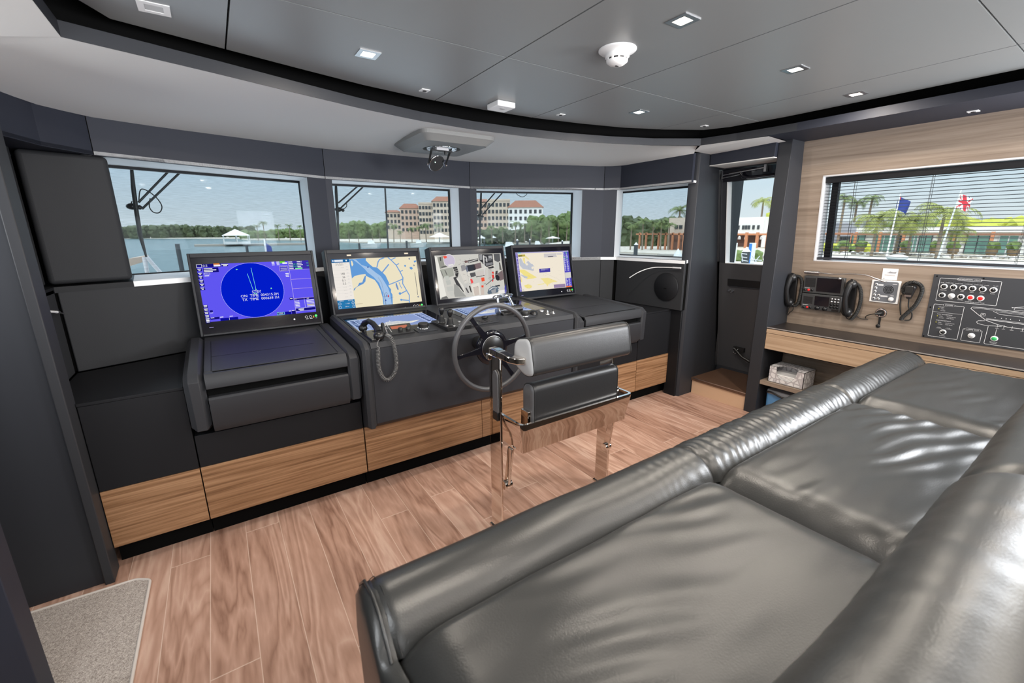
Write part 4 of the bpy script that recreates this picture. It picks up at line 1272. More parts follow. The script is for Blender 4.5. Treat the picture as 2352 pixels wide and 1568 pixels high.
    uvpoly(mb, T, w, h, [(0.45, 0.417), (0.47, 0.409), (0.843, 0.293), (0.88, 0.281), (0.88, 0.297), (0.469, 0.43), (0.464, 0.524), (0.458, 0.736), (0.452, 0.735), (0.45, 0.523)], C(225, 220, 212), NEXT())
    uvpoly(mb, T, w, h, [(0.708, 0.037), (0.73, 0.039), (0.72, 0.232), (0.702, 0.511), (0.692, 0.51), (0.704, 0.252)], C(215, 213, 212), NEXT())
    uvpoly(mb, T, w, h, [(0.728, 0.066), (0.763, 0.074), (0.769, 0.204), (0.754, 0.208), (0.751, 0.089), (0.727, 0.082)], C(215, 213, 212), NEXT())
    uvpoly(mb, T, w, h, [(0.865, 0.05), (0.879, 0.051), (0.864, 0.465), (0.853, 0.464)], C(220, 215, 208), NEXT())
    uvpoly(mb, T, w, h, [(0.882, 0.013), (0.984, 0.01), (0.979, 0.191), (0.936, 0.22), (0.883, 0.172)], C(95, 95, 98), NEXT())
    uvpoly(mb, T, w, h, [(0.881, 0.193), (0.964, 0.234), (0.927, 0.407), (0.877, 0.401)], C(200, 200, 195), NEXT())
    uvpoly(mb, T, w, h, [(0.951, 0.222), (0.972, 0.235), (0.984, 0.424), (0.949, 0.409)], C(100, 98, 95), NEXT())
    uvpoly(mb, T, w, h, [(0.763, 0.388), (0.822, 0.362), (0.828, 0.461), (0.78, 0.674), (0.754, 0.648)], C(195, 190, 184), NEXT())
    uvpoly(mb, T, w, h, [(0.818, 0.449), (0.844, 0.441), (0.851, 0.491), (0.825, 0.499)], C(235, 70, 60), NEXT())
    uvpoly(mb, T, w, h, [(0.812, 0.519), (0.845, 0.516), (0.847, 0.617), (0.817, 0.624)], C(220, 60, 55), NEXT())
    uvpoly(mb, T, w, h, [(0.805, 0.639), (0.831, 0.635), (0.822, 0.685), (0.804, 0.688)], C(215, 70, 70), NEXT())
    uvpoly(mb, T, w, h, [(0.637, 0.573), (0.687, 0.569), (0.688, 0.656), (0.64, 0.665)], C(240, 85, 55), NEXT())
    uvpoly(mb, T, w, h, [(0.633, 0.667), (0.686, 0.661), (0.687, 0.753), (0.631, 0.761)], C(200, 198, 190), NEXT())
    uvpoly(mb, T, w, h, [(0.624, 0.76), (0.66, 0.749), (0.662, 0.804), (0.627, 0.809)], C(235, 80, 55), NEXT())
    uvpoly(mb, T, w, h, [(0.616, 0.811), (0.662, 0.809), (0.654, 0.981), (0.607, 0.99)], C(205, 190, 180), NEXT())
    uvpoly(mb, T, w, h, [(0.468, 0.588), (0.496, 0.582), (0.512, 0.669), (0.478, 0.702)], C(240, 85, 85), NEXT())
    uvpoly(mb, T, w, h, [(0.47, 0.722), (0.603, 0.682), (0.598, 0.983), (0.487, 0.986)], C(228, 222, 212), NEXT())
    uvpoly(mb, T, w, h, [(0.498, 0.784), (0.579, 0.764), (0.581, 0.975), (0.504, 0.983)], C(205, 192, 182), NEXT())
    uvpoly(mb, T, w, h, [(0.371, 0.702), (0.426, 0.678), (0.436, 0.945), (0.381, 0.968)], C(200, 198, 194), NEXT())
    uvpoly(mb, T, w, h, [(0.377, 0.787), (0.397, 0.78), (0.427, 0.901), (0.406, 0.908)], C(90, 88, 88), NEXT())
    uvpoly(mb, T, w, h, [(0.434, 0.743), (0.457, 0.746), (0.468, 0.897), (0.453, 0.905)], C(60, 58, 58), NEXT())
    uvpoly(mb, T, w, h, [(0.904, 0.503), (0.996, 0.42), (0.998, 0.648), (0.932, 0.684)], C(120, 104, 106), NEXT())
    uvpoly(mb, T, w, h, [(0.864, 0.542), (0.902, 0.52), (0.933, 0.584), (0.926, 0.661), (0.896, 0.679), (0.867, 0.631)], C(45, 45, 50), NEXT())
    uvpoly(mb, T, w, h, [(0.881, 0.435), (0.918, 0.428), (0.903, 0.514), (0.865, 0.532)], C(70, 68, 72), NEXT())
    uvpoly(mb, T, w, h, [(0.688, 0.759), (0.845, 0.589), (0.859, 0.602), (0.709, 0.756)], C(110, 108, 108), NEXT())
    uvpoly(mb, T, w, h, [(0.728, 0.863), (0.798, 0.797), (0.883, 0.82), (0.906, 0.89), (0.87, 0.962), (0.724, 0.988), (0.705, 0.957)], C(95, 110, 125), NEXT())
    uvpoly(mb, T, w, h, [(0.734, 0.875), (0.796, 0.824), (0.874, 0.841), (0.872, 0.858), (0.801, 0.847), (0.743, 0.898)], C(215, 215, 215), NEXT())
    uvpoly(mb, T, w, h, [(0.767, 0.902), (0.85, 0.86), (0.842, 0.958), (0.782, 0.975)], C(160, 162, 165), NEXT())
    uvpoly(mb, T, w, h, [(0.835, 0.791), (0.916, 0.776), (0.927, 0.816), (0.854, 0.816)], C(60, 65, 72), NEXT())
    uvpoly(mb, T, w, h, [(0.877, 0.886), (0.987, 0.814), (0.988, 0.836), (0.889, 0.921)], C(200, 202, 204), NEXT())
    uvpoly(mb, T, w, h, [(0.889, 0.921), (1, 0.911), (1, 0.994), (0.882, 0.997)], C(235, 232, 228), NEXT())
    uvpoly(mb, T, w, h, [(0.026, 0.958), (0.091, 0.934), (0.117, 0.995), (0.01, 0.997)], C(110, 110, 108), NEXT())
    uvdisc(mb, T, w, h, 0.199, 0.13, 0.054, C(228, 226, 222), NEXT(), 40); uvdisc(mb, T, w, h, 0.199, 0.13, 0.050, C(200, 190, 210), NEXT(), 40)
    uvpoly(mb, T, w, h, [(0.167, 0.219), (0.245, 0.206), (0.251, 0.238), (0.182, 0.262)], C(228, 226, 222), NEXT())
    uvpoly(mb, T, w, h, [(0.116, 0.02), (0.159, 0.015), (0.176, 0.045), (0.154, 0.074), (0.129, 0.077)], C(240, 95, 80), NEXT())
    uvline(mb, T, w, h, [(0.369, 0.454), (0.402, 0.47)], 0.0016, C(90, 88, 90), NEXT())
    uvline(mb, T, w, h, [(0.571, 0.523), (0.572, 0.572)], 0.0016, C(90, 88, 90), NEXT())
    uvline(mb, T, w, h, [(0.339, 0.768), (0.374, 0.801)], 0.0016, C(225, 222, 216), NEXT())
    uvline(mb, T, w, h, [(0.444, 0.688), (0.465, 0.688)], 0.0016, C(90, 88, 90), NEXT())
    uvline(mb, T, w, h, [(0.492, 0.094), (0.499, 0.125)], 0.0016, C(90, 88, 90), NEXT())
    uvline(mb, T, w, h, [(0.241, 0.602), (0.246, 0.639)], 0.0016, C(90, 88, 90), NEXT())
    uvline(mb, T, w, h, [(0.639, 0.729), (0.66, 0.791)], 0.0016, C(225, 222, 216), NEXT())
    uvline(mb, T, w, h, [(0.664, 0.514), (0.662, 0.547)], 0.0016, C(225, 222, 216), NEXT())
    uvline(mb, T, w, h, [(0.312, 0.162), (0.357, 0.158)], 0.0016, C(225, 222, 216), NEXT())
    uvline(mb, T, w, h, [(0.678, 0.717), (0.717, 0.745)], 0.0016, C(90, 88, 90), NEXT())
    uvline(mb, T, w, h, [(0.433, 0.491), (0.463, 0.539)], 0.0016, C(90, 88, 90), NEXT())
    uvline(mb, T, w, h, [(0.817, 0.132), (0.854, 0.136)], 0.0016, C(90, 88, 90), NEXT())
    uvline(mb, T, w, h, [(0.306, 0.668), (0.302, 0.736)], 0.0016, C(90, 88, 90), NEXT())
    uvline(mb, T, w, h, [(0.284, 0.521), (0.311, 0.577)], 0.0016, C(225, 222, 216), NEXT())
    uvline(mb, T, w, h, [(0.427, 0.122), (0.434, 0.193)], 0.0016, C(50, 50, 54), NEXT())
    uvline(mb, T, w, h, [(0.462, 0.127), (0.463, 0.154)], 0.0016, C(225, 222, 216), NEXT())
    uvline(mb, T, w, h, [(0.67, 0.729), (0.705, 0.706)], 0.0016, C(50, 50, 54), NEXT())
    uvline(mb, T, w, h, [(0.449, 0.494), (0.482, 0.538)], 0.0016, C(225, 222, 216), NEXT())
    uvline(mb, T, w, h, [(0.501, 0.794), (0.519, 0.8)], 0.0016, C(90, 88, 90), NEXT())
    uvline(mb, T, w, h, [(0.522, 0.762), (0.519, 0.802)], 0.0016, C(225, 222, 216), NEXT())
    uvline(mb, T, w, h, [(0.352, 0.1), (0.355, 0.14)], 0.0016, C(50, 50, 54), NEXT())
    uvline(mb, T, w, h, [(0.783, 0.383), (0.812, 0.408)], 0.0016, C(90, 88, 90), NEXT())
    uvline(mb, T, w, h, [(0.744, 0.6), (0.792, 0.578)], 0.0016, C(90, 88, 90), NEXT())
    uvline(mb, T, w, h, [(0.383, 0.519), (0.403, 0.58)], 0.0016, C(225, 222, 216), NEXT())
    uvline(mb, T, w, h, [(0.825, 0.493), (0.839, 0.51)], 0.0016, C(225, 222, 216), NEXT())
    uvline(mb, T, w, h, [(0.845, 0.344), (0.879, 0.36)], 0.0016, C(50, 50, 54), NEXT())
    uvline(mb, T, w, h, [(0.26, 0.499), (0.291, 0.526)], 0.0016, C(225, 222, 216), NEXT())
    uvline(mb, T, w, h, [(0.609, 0.293), (0.638, 0.321)], 0.0016, C(90, 88, 90), NEXT())
    uvline(mb, T, w, h, [(0.253, 0.318), (0.268, 0.348)], 0.0016, C(90, 88, 90), NEXT())
    uvline(mb, T, w, h, [(0.429, 0.334), (0.456, 0.341)], 0.0016, C(90, 88, 90), NEXT())
    uvline(mb, T, w, h, [(0.369, 0.625), (0.409, 0.607)], 0.0016, C(90, 88, 90), NEXT())
    uvline(mb, T, w, h, [(0.665, 0.192), (0.695, 0.223)], 0.0016, C(225, 222, 216), NEXT())
    uvline(mb, T, w, h, [(0.391, 0.206), (0.424, 0.23)], 0.0016, C(50, 50, 54), NEXT())
    uvline(mb, T, w, h, [(0.562, 0.768), (0.574, 0.799)], 0.0016, C(50, 50, 54), NEXT())
    uvline(mb, T, w, h, [(0.265, 0.579), (0.298, 0.577)], 0.0016, C(225, 222, 216), NEXT())
    uvline(mb, T, w, h, [(0.387, 0.159), (0.404, 0.179)], 0.0016, C(90, 88, 90), NEXT())
    uvline(mb, T, w, h, [(0.353, 0.266), (0.362, 0.319)], 0.0016, C(90, 88, 90), NEXT())
    uvline(mb, T, w, h, [(0.458, 0.172), (0.499, 0.178)], 0.0016, C(225, 222, 216), NEXT())
    uvline(mb, T, w, h, [(0.499, 0.534), (0.533, 0.54)], 0.0016, C(50, 50, 54), NEXT())
    uvline(mb, T, w, h, [(0.812, 0.224), (0.856, 0.188)], 0.0016, C(90, 88, 90), NEXT())
    uvline(mb, T, w, h, [(0.837, 0.431), (0.834, 0.503)], 0.0016, C(50, 50, 54), NEXT())
    uvline(mb, T, w, h, [(0.254, 0.379), (0.268, 0.434)], 0.0016, C(225, 222, 216), NEXT())
    uvline(mb, T, w, h, [(0.531, 0.721), (0.537, 0.787)], 0.0016, C(225, 222, 216), NEXT())
    uvline(mb, T, w, h, [(0.318, 0.238), (0.356, 0.21)], 0.0016, C(90, 88, 90), NEXT())
    uvline(mb, T, w, h, [(0.767, 0.76), (0.769, 0.815)], 0.0016, C(50, 50, 54), NEXT())
    uvline(mb, T, w, h, [(0.541, 0.173), (0.56, 0.193)], 0.0016, C(50, 50, 54), NEXT())
    for k in range(6): uvline(mb, T, w, h, [(0.985+0.0*k, 1.035-0.03*k), (1.02, 0.93-0.028*k)], 0.003, C(70, 70, 190), NEXT())
def draw_pale_chart(mb, T, w, h):
    NEXT = counter()
    uvpoly(mb, T, w, h, [(0, 0), (1, 0), (1, 1), (0, 1)], C(240, 230, 212), NEXT())
    uvpoly(mb, T, w, h, [(0.055, 0.174), (0.088, 0.136), (0.109, 0.208), (0.118, 0.26), (0.156, 0.304), (0.21, 0.215), (0.263, 0.271), (0.311, 0.379), (0.284, 0.492), (0.185, 0.451), (0.1, 0.423), (0.052, 0.327)], C(192, 196, 206), NEXT())
    uvpoly(mb, T, w, h, [(0.159, 0.284), (0.189, 0.276), (0.206, 0.318), (0.181, 0.347), (0.161, 0.325)], C(240, 230, 212), NEXT())
    uvpoly(mb, T, w, h, [(0.258, 0.385), (0.297, 0.367), (0.308, 0.41), (0.274, 0.449), (0.254, 0.426)], C(240, 230, 212), NEXT())
    uvpoly(mb, T, w, h, [(0.203, 0.215), (0.224, 0.216), (0.289, 0.304), (0.266, 0.313)], C(240, 230, 212), NEXT())
    uvpoly(mb, T, w, h, [(0.124, 0.138), (0.16, 0.14), (0.149, 0.242), (0.156, 0.304), (0.137, 0.282), (0.123, 0.209)], C(238, 222, 140), NEXT())
    uvpoly(mb, T, w, h, [(0.167, 0.07), (0.242, 0.187), (0.212, 0.195), (0.161, 0.13)], C(235, 222, 160), NEXT())
    uvpoly(mb, T, w, h, [(0.029, 0.438), (0.126, 0.446), (0.219, 0.549), (0.3, 0.631), (0.334, 0.666), (0.264, 0.691), (0.151, 0.695), (0.073, 0.535), (0.028, 0.479)], C(240, 224, 140), NEXT())
    uvpoly(mb, T, w, h, [(0.169, 0.596), (0.212, 0.611), (0.225, 0.634), (0.188, 0.63)], C(245, 215, 110), NEXT())
    uvpoly(mb, T, w, h, [(0.041, 0.563), (0.083, 0.577), (0.172, 0.639), (0.145, 0.678), (0.104, 0.653)], C(192, 196, 206), NEXT())
    uvpoly(mb, T, w, h, [(0.035, 0.614), (0.061, 0.648), (0.063, 0.764), (0.034, 0.761)], C(240, 224, 150), NEXT())
    uvpoly(mb, T, w, h, [(0.391, 0.704), (0.539, 0.698), (0.673, 0.789), (0.718, 0.827), (0.605, 0.836), (0.538, 0.872), (0.508, 0.935), (0.498, 0.879), (0.464, 0.831), (0.433, 0.752)], C(240, 224, 150), NEXT())
    uvpoly(mb, T, w, h, [(0.322, 0.858), (0.464, 0.831), (0.453, 0.862), (0.344, 0.871)], C(240, 228, 160), NEXT())
    uvpoly(mb, T, w, h, [(0.091, 0.841), (0.174, 0.83), (0.229, 0.879), (0.208, 0.93), (0.133, 0.932), (0.094, 0.884)], C(240, 224, 140), NEXT())
    uvpoly(mb, T, w, h, [(0.041, 0.963), (0.065, 0.944), (0.083, 0.979)], C(192, 196, 206), NEXT())
    uvpoly(mb, T, w, h, [(0.514, 0.059), (0.75, 0.056), (0.752, 0.125), (0.761, 0.158), (0.511, 0.158)], C(205, 200, 200), NEXT())
    uvpoly(mb, T, w, h, [(0.587, 0.134), (0.688, 0.134), (0.686, 0.151), (0.585, 0.151)], C(60, 55, 80), NEXT())
    uvpoly(mb, T, w, h, [(0.758, 0.057), (0.862, 0.057), (0.861, 0.105), (0.762, 0.104)], C(210, 205, 205), NEXT())
    uvpoly(mb, T, w, h, [(0.043, 0.057), (0.169, 0.058), (0.166, 0.11), (0.044, 0.111)], C(190, 175, 80), NEXT())
    uvpoly(mb, T, w, h, [(0.048, 0.083), (0.115, 0.082), (0.115, 0.102), (0.048, 0.105)], C(50, 50, 50), NEXT())
    uvpoly(mb, T, w, h, [(0.393, 0.451), (0.602, 0.445), (0.597, 0.547), (0.392, 0.549)], C(72, 64, 160), NEXT())
    uvpoly(mb, T, w, h, [(0.427, 0.465), (0.566, 0.466), (0.566, 0.474), (0.427, 0.474)], C(180, 180, 215), NEXT())
    uvpoly(mb, T, w, h, [(0.425, 0.485), (0.502, 0.486), (0.502, 0.493), (0.425, 0.494)], C(180, 180, 215), NEXT())
    uvpoly(mb, T, w, h, [(0.635, 0.897), (0.859, 0.898), (0.863, 0.989), (0.634, 0.992)], C(150, 130, 165), NEXT())
    uvpoly(mb, T, w, h, [(0.884, 0.003), (1, 0), (1, 1), (0.874, 0.999)], C(84, 76, 190), NEXT())
    uvpoly(mb, T, w, h, [(0.882, 0.595), (0.998, 0.589), (0.997, 0.745), (0.88, 0.75)], C(215, 212, 205), NEXT())
    uvpoly(mb, T, w, h, [(0.874, 0.962), (0.995, 0.965), (0.997, 1), (0.874, 0.999)], C(235, 110, 60), NEXT())
    uvpoly(mb, T, w, h, [(0, 0), (0.039, 0), (0.037, 0.997), (0, 1)], C(110, 100, 185), NEXT())
    uvpoly(mb, T, w, h, [(0, 0), (1, 0), (1, 0.027), (0, 0.026)], C(170, 165, 205), NEXT())
    uvpoly(mb, T, w, h, [(0.045, 0.004), (0.099, 0.003), (0.098, 0.027), (0.045, 0.028)], C(110, 190, 215), NEXT())
    uvrect(mb, T, w, h, 0.885, 0.03, 0.918124, 0.044, C(215, 215, 235), NEXT())
    uvrect(mb, T, w, h, 0.94, 0.03, 0.961331, 0.044, C(110, 220, 130), NEXT())
    uvrect(mb, T, w, h, 0.885, 0.058, 0.90784, 0.072, C(215, 215, 235), NEXT())
    uvrect(mb, T, w, h, 0.94, 0.058, 0.966312, 0.072, C(110, 220, 130), NEXT())
    uvrect(mb, T, w, h, 0.885, 0.086, 0.91693, 0.1, C(215, 215, 235), NEXT())
    uvrect(mb, T, w, h, 0.94, 0.086, 0.968796, 0.1, C(215, 215, 235), NEXT())
    uvrect(mb, T, w, h, 0.885, 0.114, 0.908056, 0.128, C(215, 215, 235), NEXT())
    uvrect(mb, T, w, h, 0.94, 0.114, 0.964283, 0.128, C(215, 215, 235), NEXT())
    uvrect(mb, T, w, h, 0.885, 0.142, 0.928044, 0.156, C(215, 215, 235), NEXT())
    uvrect(mb, T, w, h, 0.94, 0.142, 0.980587, 0.156, C(215, 215, 235), NEXT())
    uvrect(mb, T, w, h, 0.885, 0.17, 0.917188, 0.184, C(110, 220, 130), NEXT())
    uvrect(mb, T, w, h, 0.94, 0.17, 0.981564, 0.184, C(215, 215, 235), NEXT())
    uvrect(mb, T, w, h, 0.885, 0.198, 0.923912, 0.212, C(215, 215, 235), NEXT())
    uvrect(mb, T, w, h, 0.94, 0.198, 0.966715, 0.212, C(110, 220, 130), NEXT())
    uvrect(mb, T, w, h, 0.885, 0.226, 0.917992, 0.24, C(215, 215, 235), NEXT())
    uvrect(mb, T, w, h, 0.94, 0.226, 0.971823, 0.24, C(215, 215, 235), NEXT())
    uvrect(mb, T, w, h, 0.885, 0.254, 0.926426, 0.268, C(215, 215, 235), NEXT())
    uvrect(mb, T, w, h, 0.94, 0.254, 0.961155, 0.268, C(215, 215, 235), NEXT())
    uvrect(mb, T, w, h, 0.885, 0.282, 0.90671, 0.296, C(215, 215, 235), NEXT())
    uvrect(mb, T, w, h, 0.94, 0.282, 0.981361, 0.296, C(215, 215, 235), NEXT())
    uvrect(mb, T, w, h, 0.885, 0.31, 0.917885, 0.324, C(215, 215, 235), NEXT())
    uvrect(mb, T, w, h, 0.94, 0.31, 0.967897, 0.324, C(215, 215, 235), NEXT())
    uvrect(mb, T, w, h, 0.885, 0.338, 0.906794, 0.352, C(215, 215, 235), NEXT())
    uvrect(mb, T, w, h, 0.94, 0.338, 0.976173, 0.352, C(200, 195, 235), NEXT())
    uvrect(mb, T, w, h, 0.885, 0.366, 0.912603, 0.38, C(215, 215, 235), NEXT())
    uvrect(mb, T, w, h, 0.94, 0.366, 0.964777, 0.38, C(215, 215, 235), NEXT())
    uvrect(mb, T, w, h, 0.885, 0.394, 0.915717, 0.408, C(215, 215, 235), NEXT())
    uvrect(mb, T, w, h, 0.94, 0.394, 0.973888, 0.408, C(200, 195, 235), NEXT())
    uvrect(mb, T, w, h, 0.885, 0.422, 0.923076, 0.436, C(215, 215, 235), NEXT())
    uvrect(mb, T, w, h, 0.94, 0.422, 0.974168, 0.436, C(215, 215, 235), NEXT())
    uvrect(mb, T, w, h, 0.885, 0.45, 0.914332, 0.464, C(200, 195, 235), NEXT())
    uvrect(mb, T, w, h, 0.94, 0.45, 0.976257, 0.464, C(200, 195, 235), NEXT())
    uvrect(mb, T, w, h, 0.885, 0.478, 0.914507, 0.492, C(215, 215, 235), NEXT())
    uvrect(mb, T, w, h, 0.94, 0.478, 0.975573, 0.492, C(215, 215, 235), NEXT())
    uvrect(mb, T, w, h, 0.885, 0.506, 0.906327, 0.52, C(200, 195, 235), NEXT())
    uvrect(mb, T, w, h, 0.94, 0.506, 0.972404, 0.52, C(200, 195, 235), NEXT())
    uvrect(mb, T, w, h, 0.885, 0.534, 0.912874, 0.548, C(200, 195, 235), NEXT())
    uvrect(mb, T, w, h, 0.94, 0.534, 0.970457, 0.548, C(215, 215, 235), NEXT())
    uvrect(mb, T, w, h, 0.885, 0.758, 0.911127, 0.772, C(200, 195, 235), NEXT())
    uvrect(mb, T, w, h, 0.94, 0.758, 0.966752, 0.772, C(200, 195, 235), NEXT())
    uvrect(mb, T, w, h, 0.885, 0.786, 0.90679, 0.8, C(215, 215, 235), NEXT())
    uvrect(mb, T, w, h, 0.94, 0.786, 0.965611, 0.8, C(215, 215, 235), NEXT())
    uvrect(mb, T, w, h, 0.885, 0.814, 0.926992, 0.828, C(215, 215, 235), NEXT())
    uvrect(mb, T, w, h, 0.94, 0.814, 0.969356, 0.828, C(200, 195, 235), NEXT())
    uvrect(mb, T, w, h, 0.885, 0.842, 0.924773, 0.856, C(215, 215, 235), NEXT())
    uvrect(mb, T, w, h, 0.94, 0.842, 0.963036, 0.856, C(200, 195, 235), NEXT())
    uvrect(mb, T, w, h, 0.885, 0.87, 0.908079, 0.884, C(200, 195, 235), NEXT())
    uvrect(mb, T, w, h, 0.94, 0.87, 0.976557, 0.884, C(200, 195, 235), NEXT())
    uvrect(mb, T, w, h, 0.885, 0.898, 0.924812, 0.912, C(200, 195, 235), NEXT())
    uvrect(mb, T, w, h, 0.94, 0.898, 0.962716, 0.912, C(215, 215, 235), NEXT())
    uvrect(mb, T, w, h, 0.885, 0.926, 0.919096, 0.94, C(215, 215, 235), NEXT())
    uvrect(mb, T, w, h, 0.94, 0.926, 0.980291, 0.94, C(200, 195, 235), NEXT())
    uvrect(mb, T, w, h, 0.885, 0.954, 0.905123, 0.968, C(215, 215, 235), NEXT())
    uvrect(mb, T, w, h, 0.94, 0.954, 0.965899, 0.968, C(215, 215, 235), NEXT())
    uvrect(mb, T, w, h, 0.004, 0.05, 0.018709, 0.063, C(215, 210, 235), NEXT())
    uvrect(mb, T, w, h, 0.004, 0.081, 0.0194688, 0.094, C(215, 210, 235), NEXT())
    uvrect(mb, T, w, h, 0.004, 0.112, 0.0195888, 0.125, C(215, 210, 235), NEXT())
    uvrect(mb, T, w, h, 0.004, 0.143, 0.0320875, 0.156, C(215, 210, 235), NEXT())
    uvrect(mb, T, w, h, 0.004, 0.174, 0.0208665, 0.187, C(215, 210, 235), NEXT())
    uvrect(mb, T, w, h, 0.004, 0.205, 0.0183758, 0.218, C(215, 210, 235), NEXT())
    uvrect(mb, T, w, h, 0.004, 0.236, 0.0314646, 0.249, C(215, 210, 235), NEXT())
    uvrect(mb, T, w, h, 0.004, 0.267, 0.0199405, 0.28, C(215, 210, 235), NEXT())
    uvrect(mb, T, w, h, 0.004, 0.298, 0.0315031, 0.311, C(215, 210, 235), NEXT())
    uvrect(mb, T, w, h, 0.004, 0.329, 0.0287766, 0.342, C(215, 210, 235), NEXT())
    uvrect(mb, T, w, h, 0.004, 0.36, 0.0313789, 0.373, C(215, 210, 235), NEXT())
    uvrect(mb, T, w, h, 0.004, 0.391, 0.0332386, 0.404, C(215, 210, 235), NEXT())
    uvrect(mb, T, w, h, 0.004, 0.422, 0.0272652, 0.435, C(215, 210, 235), NEXT())
    uvrect(mb, T, w, h, 0.004, 0.453, 0.03078, 0.466, C(215, 210, 235), NEXT())
    uvrect(mb, T, w, h, 0.004, 0.484, 0.0185803, 0.497, C(215, 210, 235), NEXT())
    uvrect(mb, T, w, h, 0.004, 0.515, 0.0302787, 0.528, C(215, 210, 235), NEXT())
    uvrect(mb, T, w, h, 0.004, 0.546, 0.0261812, 0.559, C(215, 210, 235), NEXT())
    uvrect(mb, T, w, h, 0.004, 0.577, 0.0294425, 0.59, C(215, 210, 235), NEXT())
    uvrect(mb, T, w, h, 0.004, 0.608, 0.0197079, 0.621, C(215, 210, 235), NEXT())
    uvrect(mb, T, w, h, 0.004, 0.639, 0.0299834, 0.652, C(215, 210, 235), NEXT())
    uvrect(mb, T, w, h, 0.004, 0.67, 0.032953, 0.683, C(215, 210, 235), NEXT())
    uvrect(mb, T, w, h, 0.004, 0.701, 0.0189782, 0.714, C(215, 210, 235), NEXT())
    uvrect(mb, T, w, h, 0.004, 0.732, 0.0231879, 0.745, C(215, 210, 235), NEXT())
    uvrect(mb, T, w, h, 0.004, 0.763, 0.0270236, 0.776, C(215, 210, 235), NEXT())
    uvrect(mb, T, w, h, 0.004, 0.794, 0.0312489, 0.807, C(215, 210, 235), NEXT())
    uvrect(mb, T, w, h, 0.004, 0.825, 0.021874, 0.838, C(215, 210, 235), NEXT())
    uvrect(mb, T, w, h, 0.004, 0.856, 0.0208764, 0.869, C(215, 210, 235), NEXT())
    uvrect(mb, T, w, h, 0.004, 0.887, 0.0219995, 0.9, C(215, 210, 235), NEXT())
    uvrect(mb, T, w, h, 0.004, 0.918, 0.0278557, 0.931, C(215, 210, 235), NEXT())
    uvrect(mb, T, w, h, 0.004, 0.949, 0.0300567, 0.962, C(215, 210, 235), NEXT())
    uvrect(mb, T, w, h, 0.55, 0.006, 0.559937, 0.02, C(60, 55, 130), NEXT())
    uvrect(mb, T, w, h, 0.571, 0.006, 0.580675, 0.02, C(60, 55, 130), NEXT())
    uvrect(mb, T, w, h, 0.592, 0.006, 0.601966, 0.02, C(60, 55, 130), NEXT())
    uvrect(mb, T, w, h, 0.613, 0.006, 0.622503, 0.02, C(60, 55, 130), NEXT())
    uvrect(mb, T, w, h, 0.634, 0.006, 0.644182, 0.02, C(60, 55, 130), NEXT())
    uvrect(mb, T, w, h, 0.655, 0.006, 0.661833, 0.02, C(60, 55, 130), NEXT())
    uvrect(mb, T, w, h, 0.676, 0.006, 0.687003, 0.02, C(60, 55, 130), NEXT())
    uvrect(mb, T, w, h, 0.697, 0.006, 0.712731, 0.02, C(60, 55, 130), NEXT())
    uvrect(mb, T, w, h, 0.718, 0.006, 0.728128, 0.02, C(60, 55, 130), NEXT())
    uvrect(mb, T, w, h, 0.739, 0.006, 0.752474, 0.02, C(60, 55, 130), NEXT())
    uvrect(mb, T, w, h, 0.76, 0.006, 0.767606, 0.02, C(60, 55, 130), NEXT())
    uvrect(mb, T, w, h, 0.781, 0.006, 0.793908, 0.02, C(60, 55, 130), NEXT())
    uvrect(mb, T, w, h, 0.802, 0.006, 0.815561, 0.02, C(60, 55, 130), NEXT())
    uvrect(mb, T, w, h, 0.823, 0.006, 0.835739, 0.02, C(60, 55, 130), NEXT())
    uvrect(mb, T, w, h, 0.844, 0.006, 0.855171, 0.02, C(60, 55, 130), NEXT())
    uvrect(mb, T, w, h, 0.865, 0.006, 0.875837, 0.02, C(60, 55, 130), NEXT())
    uvdisc(mb, T, w, h, 0.550, 0.888, 0.0016, C(120, 115, 100), NEXT(), 6)
    uvdisc(mb, T, w, h, 0.205, 0.408, 0.0016, C(120, 115, 100), NEXT(), 6)
    uvdisc(mb, T, w, h, 0.624, 0.900, 0.0016, C(120, 115, 100), NEXT(), 6)
    uvdisc(mb, T, w, h, 0.462, 0.616, 0.0016, C(120, 115, 100), NEXT(), 6)
    uvdisc(mb, T, w, h, 0.603, 0.462, 0.0016, C(120, 115, 100), NEXT(), 6)
    uvdisc(mb, T, w, h, 0.287, 0.470, 0.0016, C(120, 115, 100), NEXT(), 6)
    uvdisc(mb, T, w, h, 0.510, 0.539, 0.0016, C(120, 115, 100), NEXT(), 6)
    uvdisc(mb, T, w, h, 0.263, 0.765, 0.0016, C(120, 115, 100), NEXT(), 6)
    uvdisc(mb, T, w, h, 0.767, 0.528, 0.0016, C(120, 115, 100), NEXT(), 6)
    uvdisc(mb, T, w, h, 0.594, 0.598, 0.0016, C(120, 115, 100), NEXT(), 6)
    uvdisc(mb, T, w, h, 0.698, 0.701, 0.0016, C(120, 115, 100), NEXT(), 6)
    uvdisc(mb, T, w, h, 0.287, 0.481, 0.0016, C(120, 115, 100), NEXT(), 6)
    uvdisc(mb, T, w, h, 0.116, 0.638, 0.0016, C(120, 115, 100), NEXT(), 6)
    uvdisc(mb, T, w, h, 0.368, 0.453, 0.0016, C(120, 115, 100), NEXT(), 6)
    uvdisc(mb, T, w, h, 0.352, 0.543, 0.0016, C(120, 115, 100), NEXT(), 6)
    uvdisc(mb, T, w, h, 0.642, 0.436, 0.0016, C(120, 115, 100), NEXT(), 6)
    uvdisc(mb, T, w, h, 0.794, 0.638, 0.0016, C(120, 115, 100), NEXT(), 6)
    uvdisc(mb, T, w, h, 0.519, 0.631, 0.0016, C(120, 115, 100), NEXT(), 6)
    uvdisc(mb, T, w, h, 0.684, 0.843, 0.0016, C(120, 115, 100), NEXT(), 6)
    uvdisc(mb, T, w, h, 0.490, 0.639, 0.0016, C(120, 115, 100), NEXT(), 6)
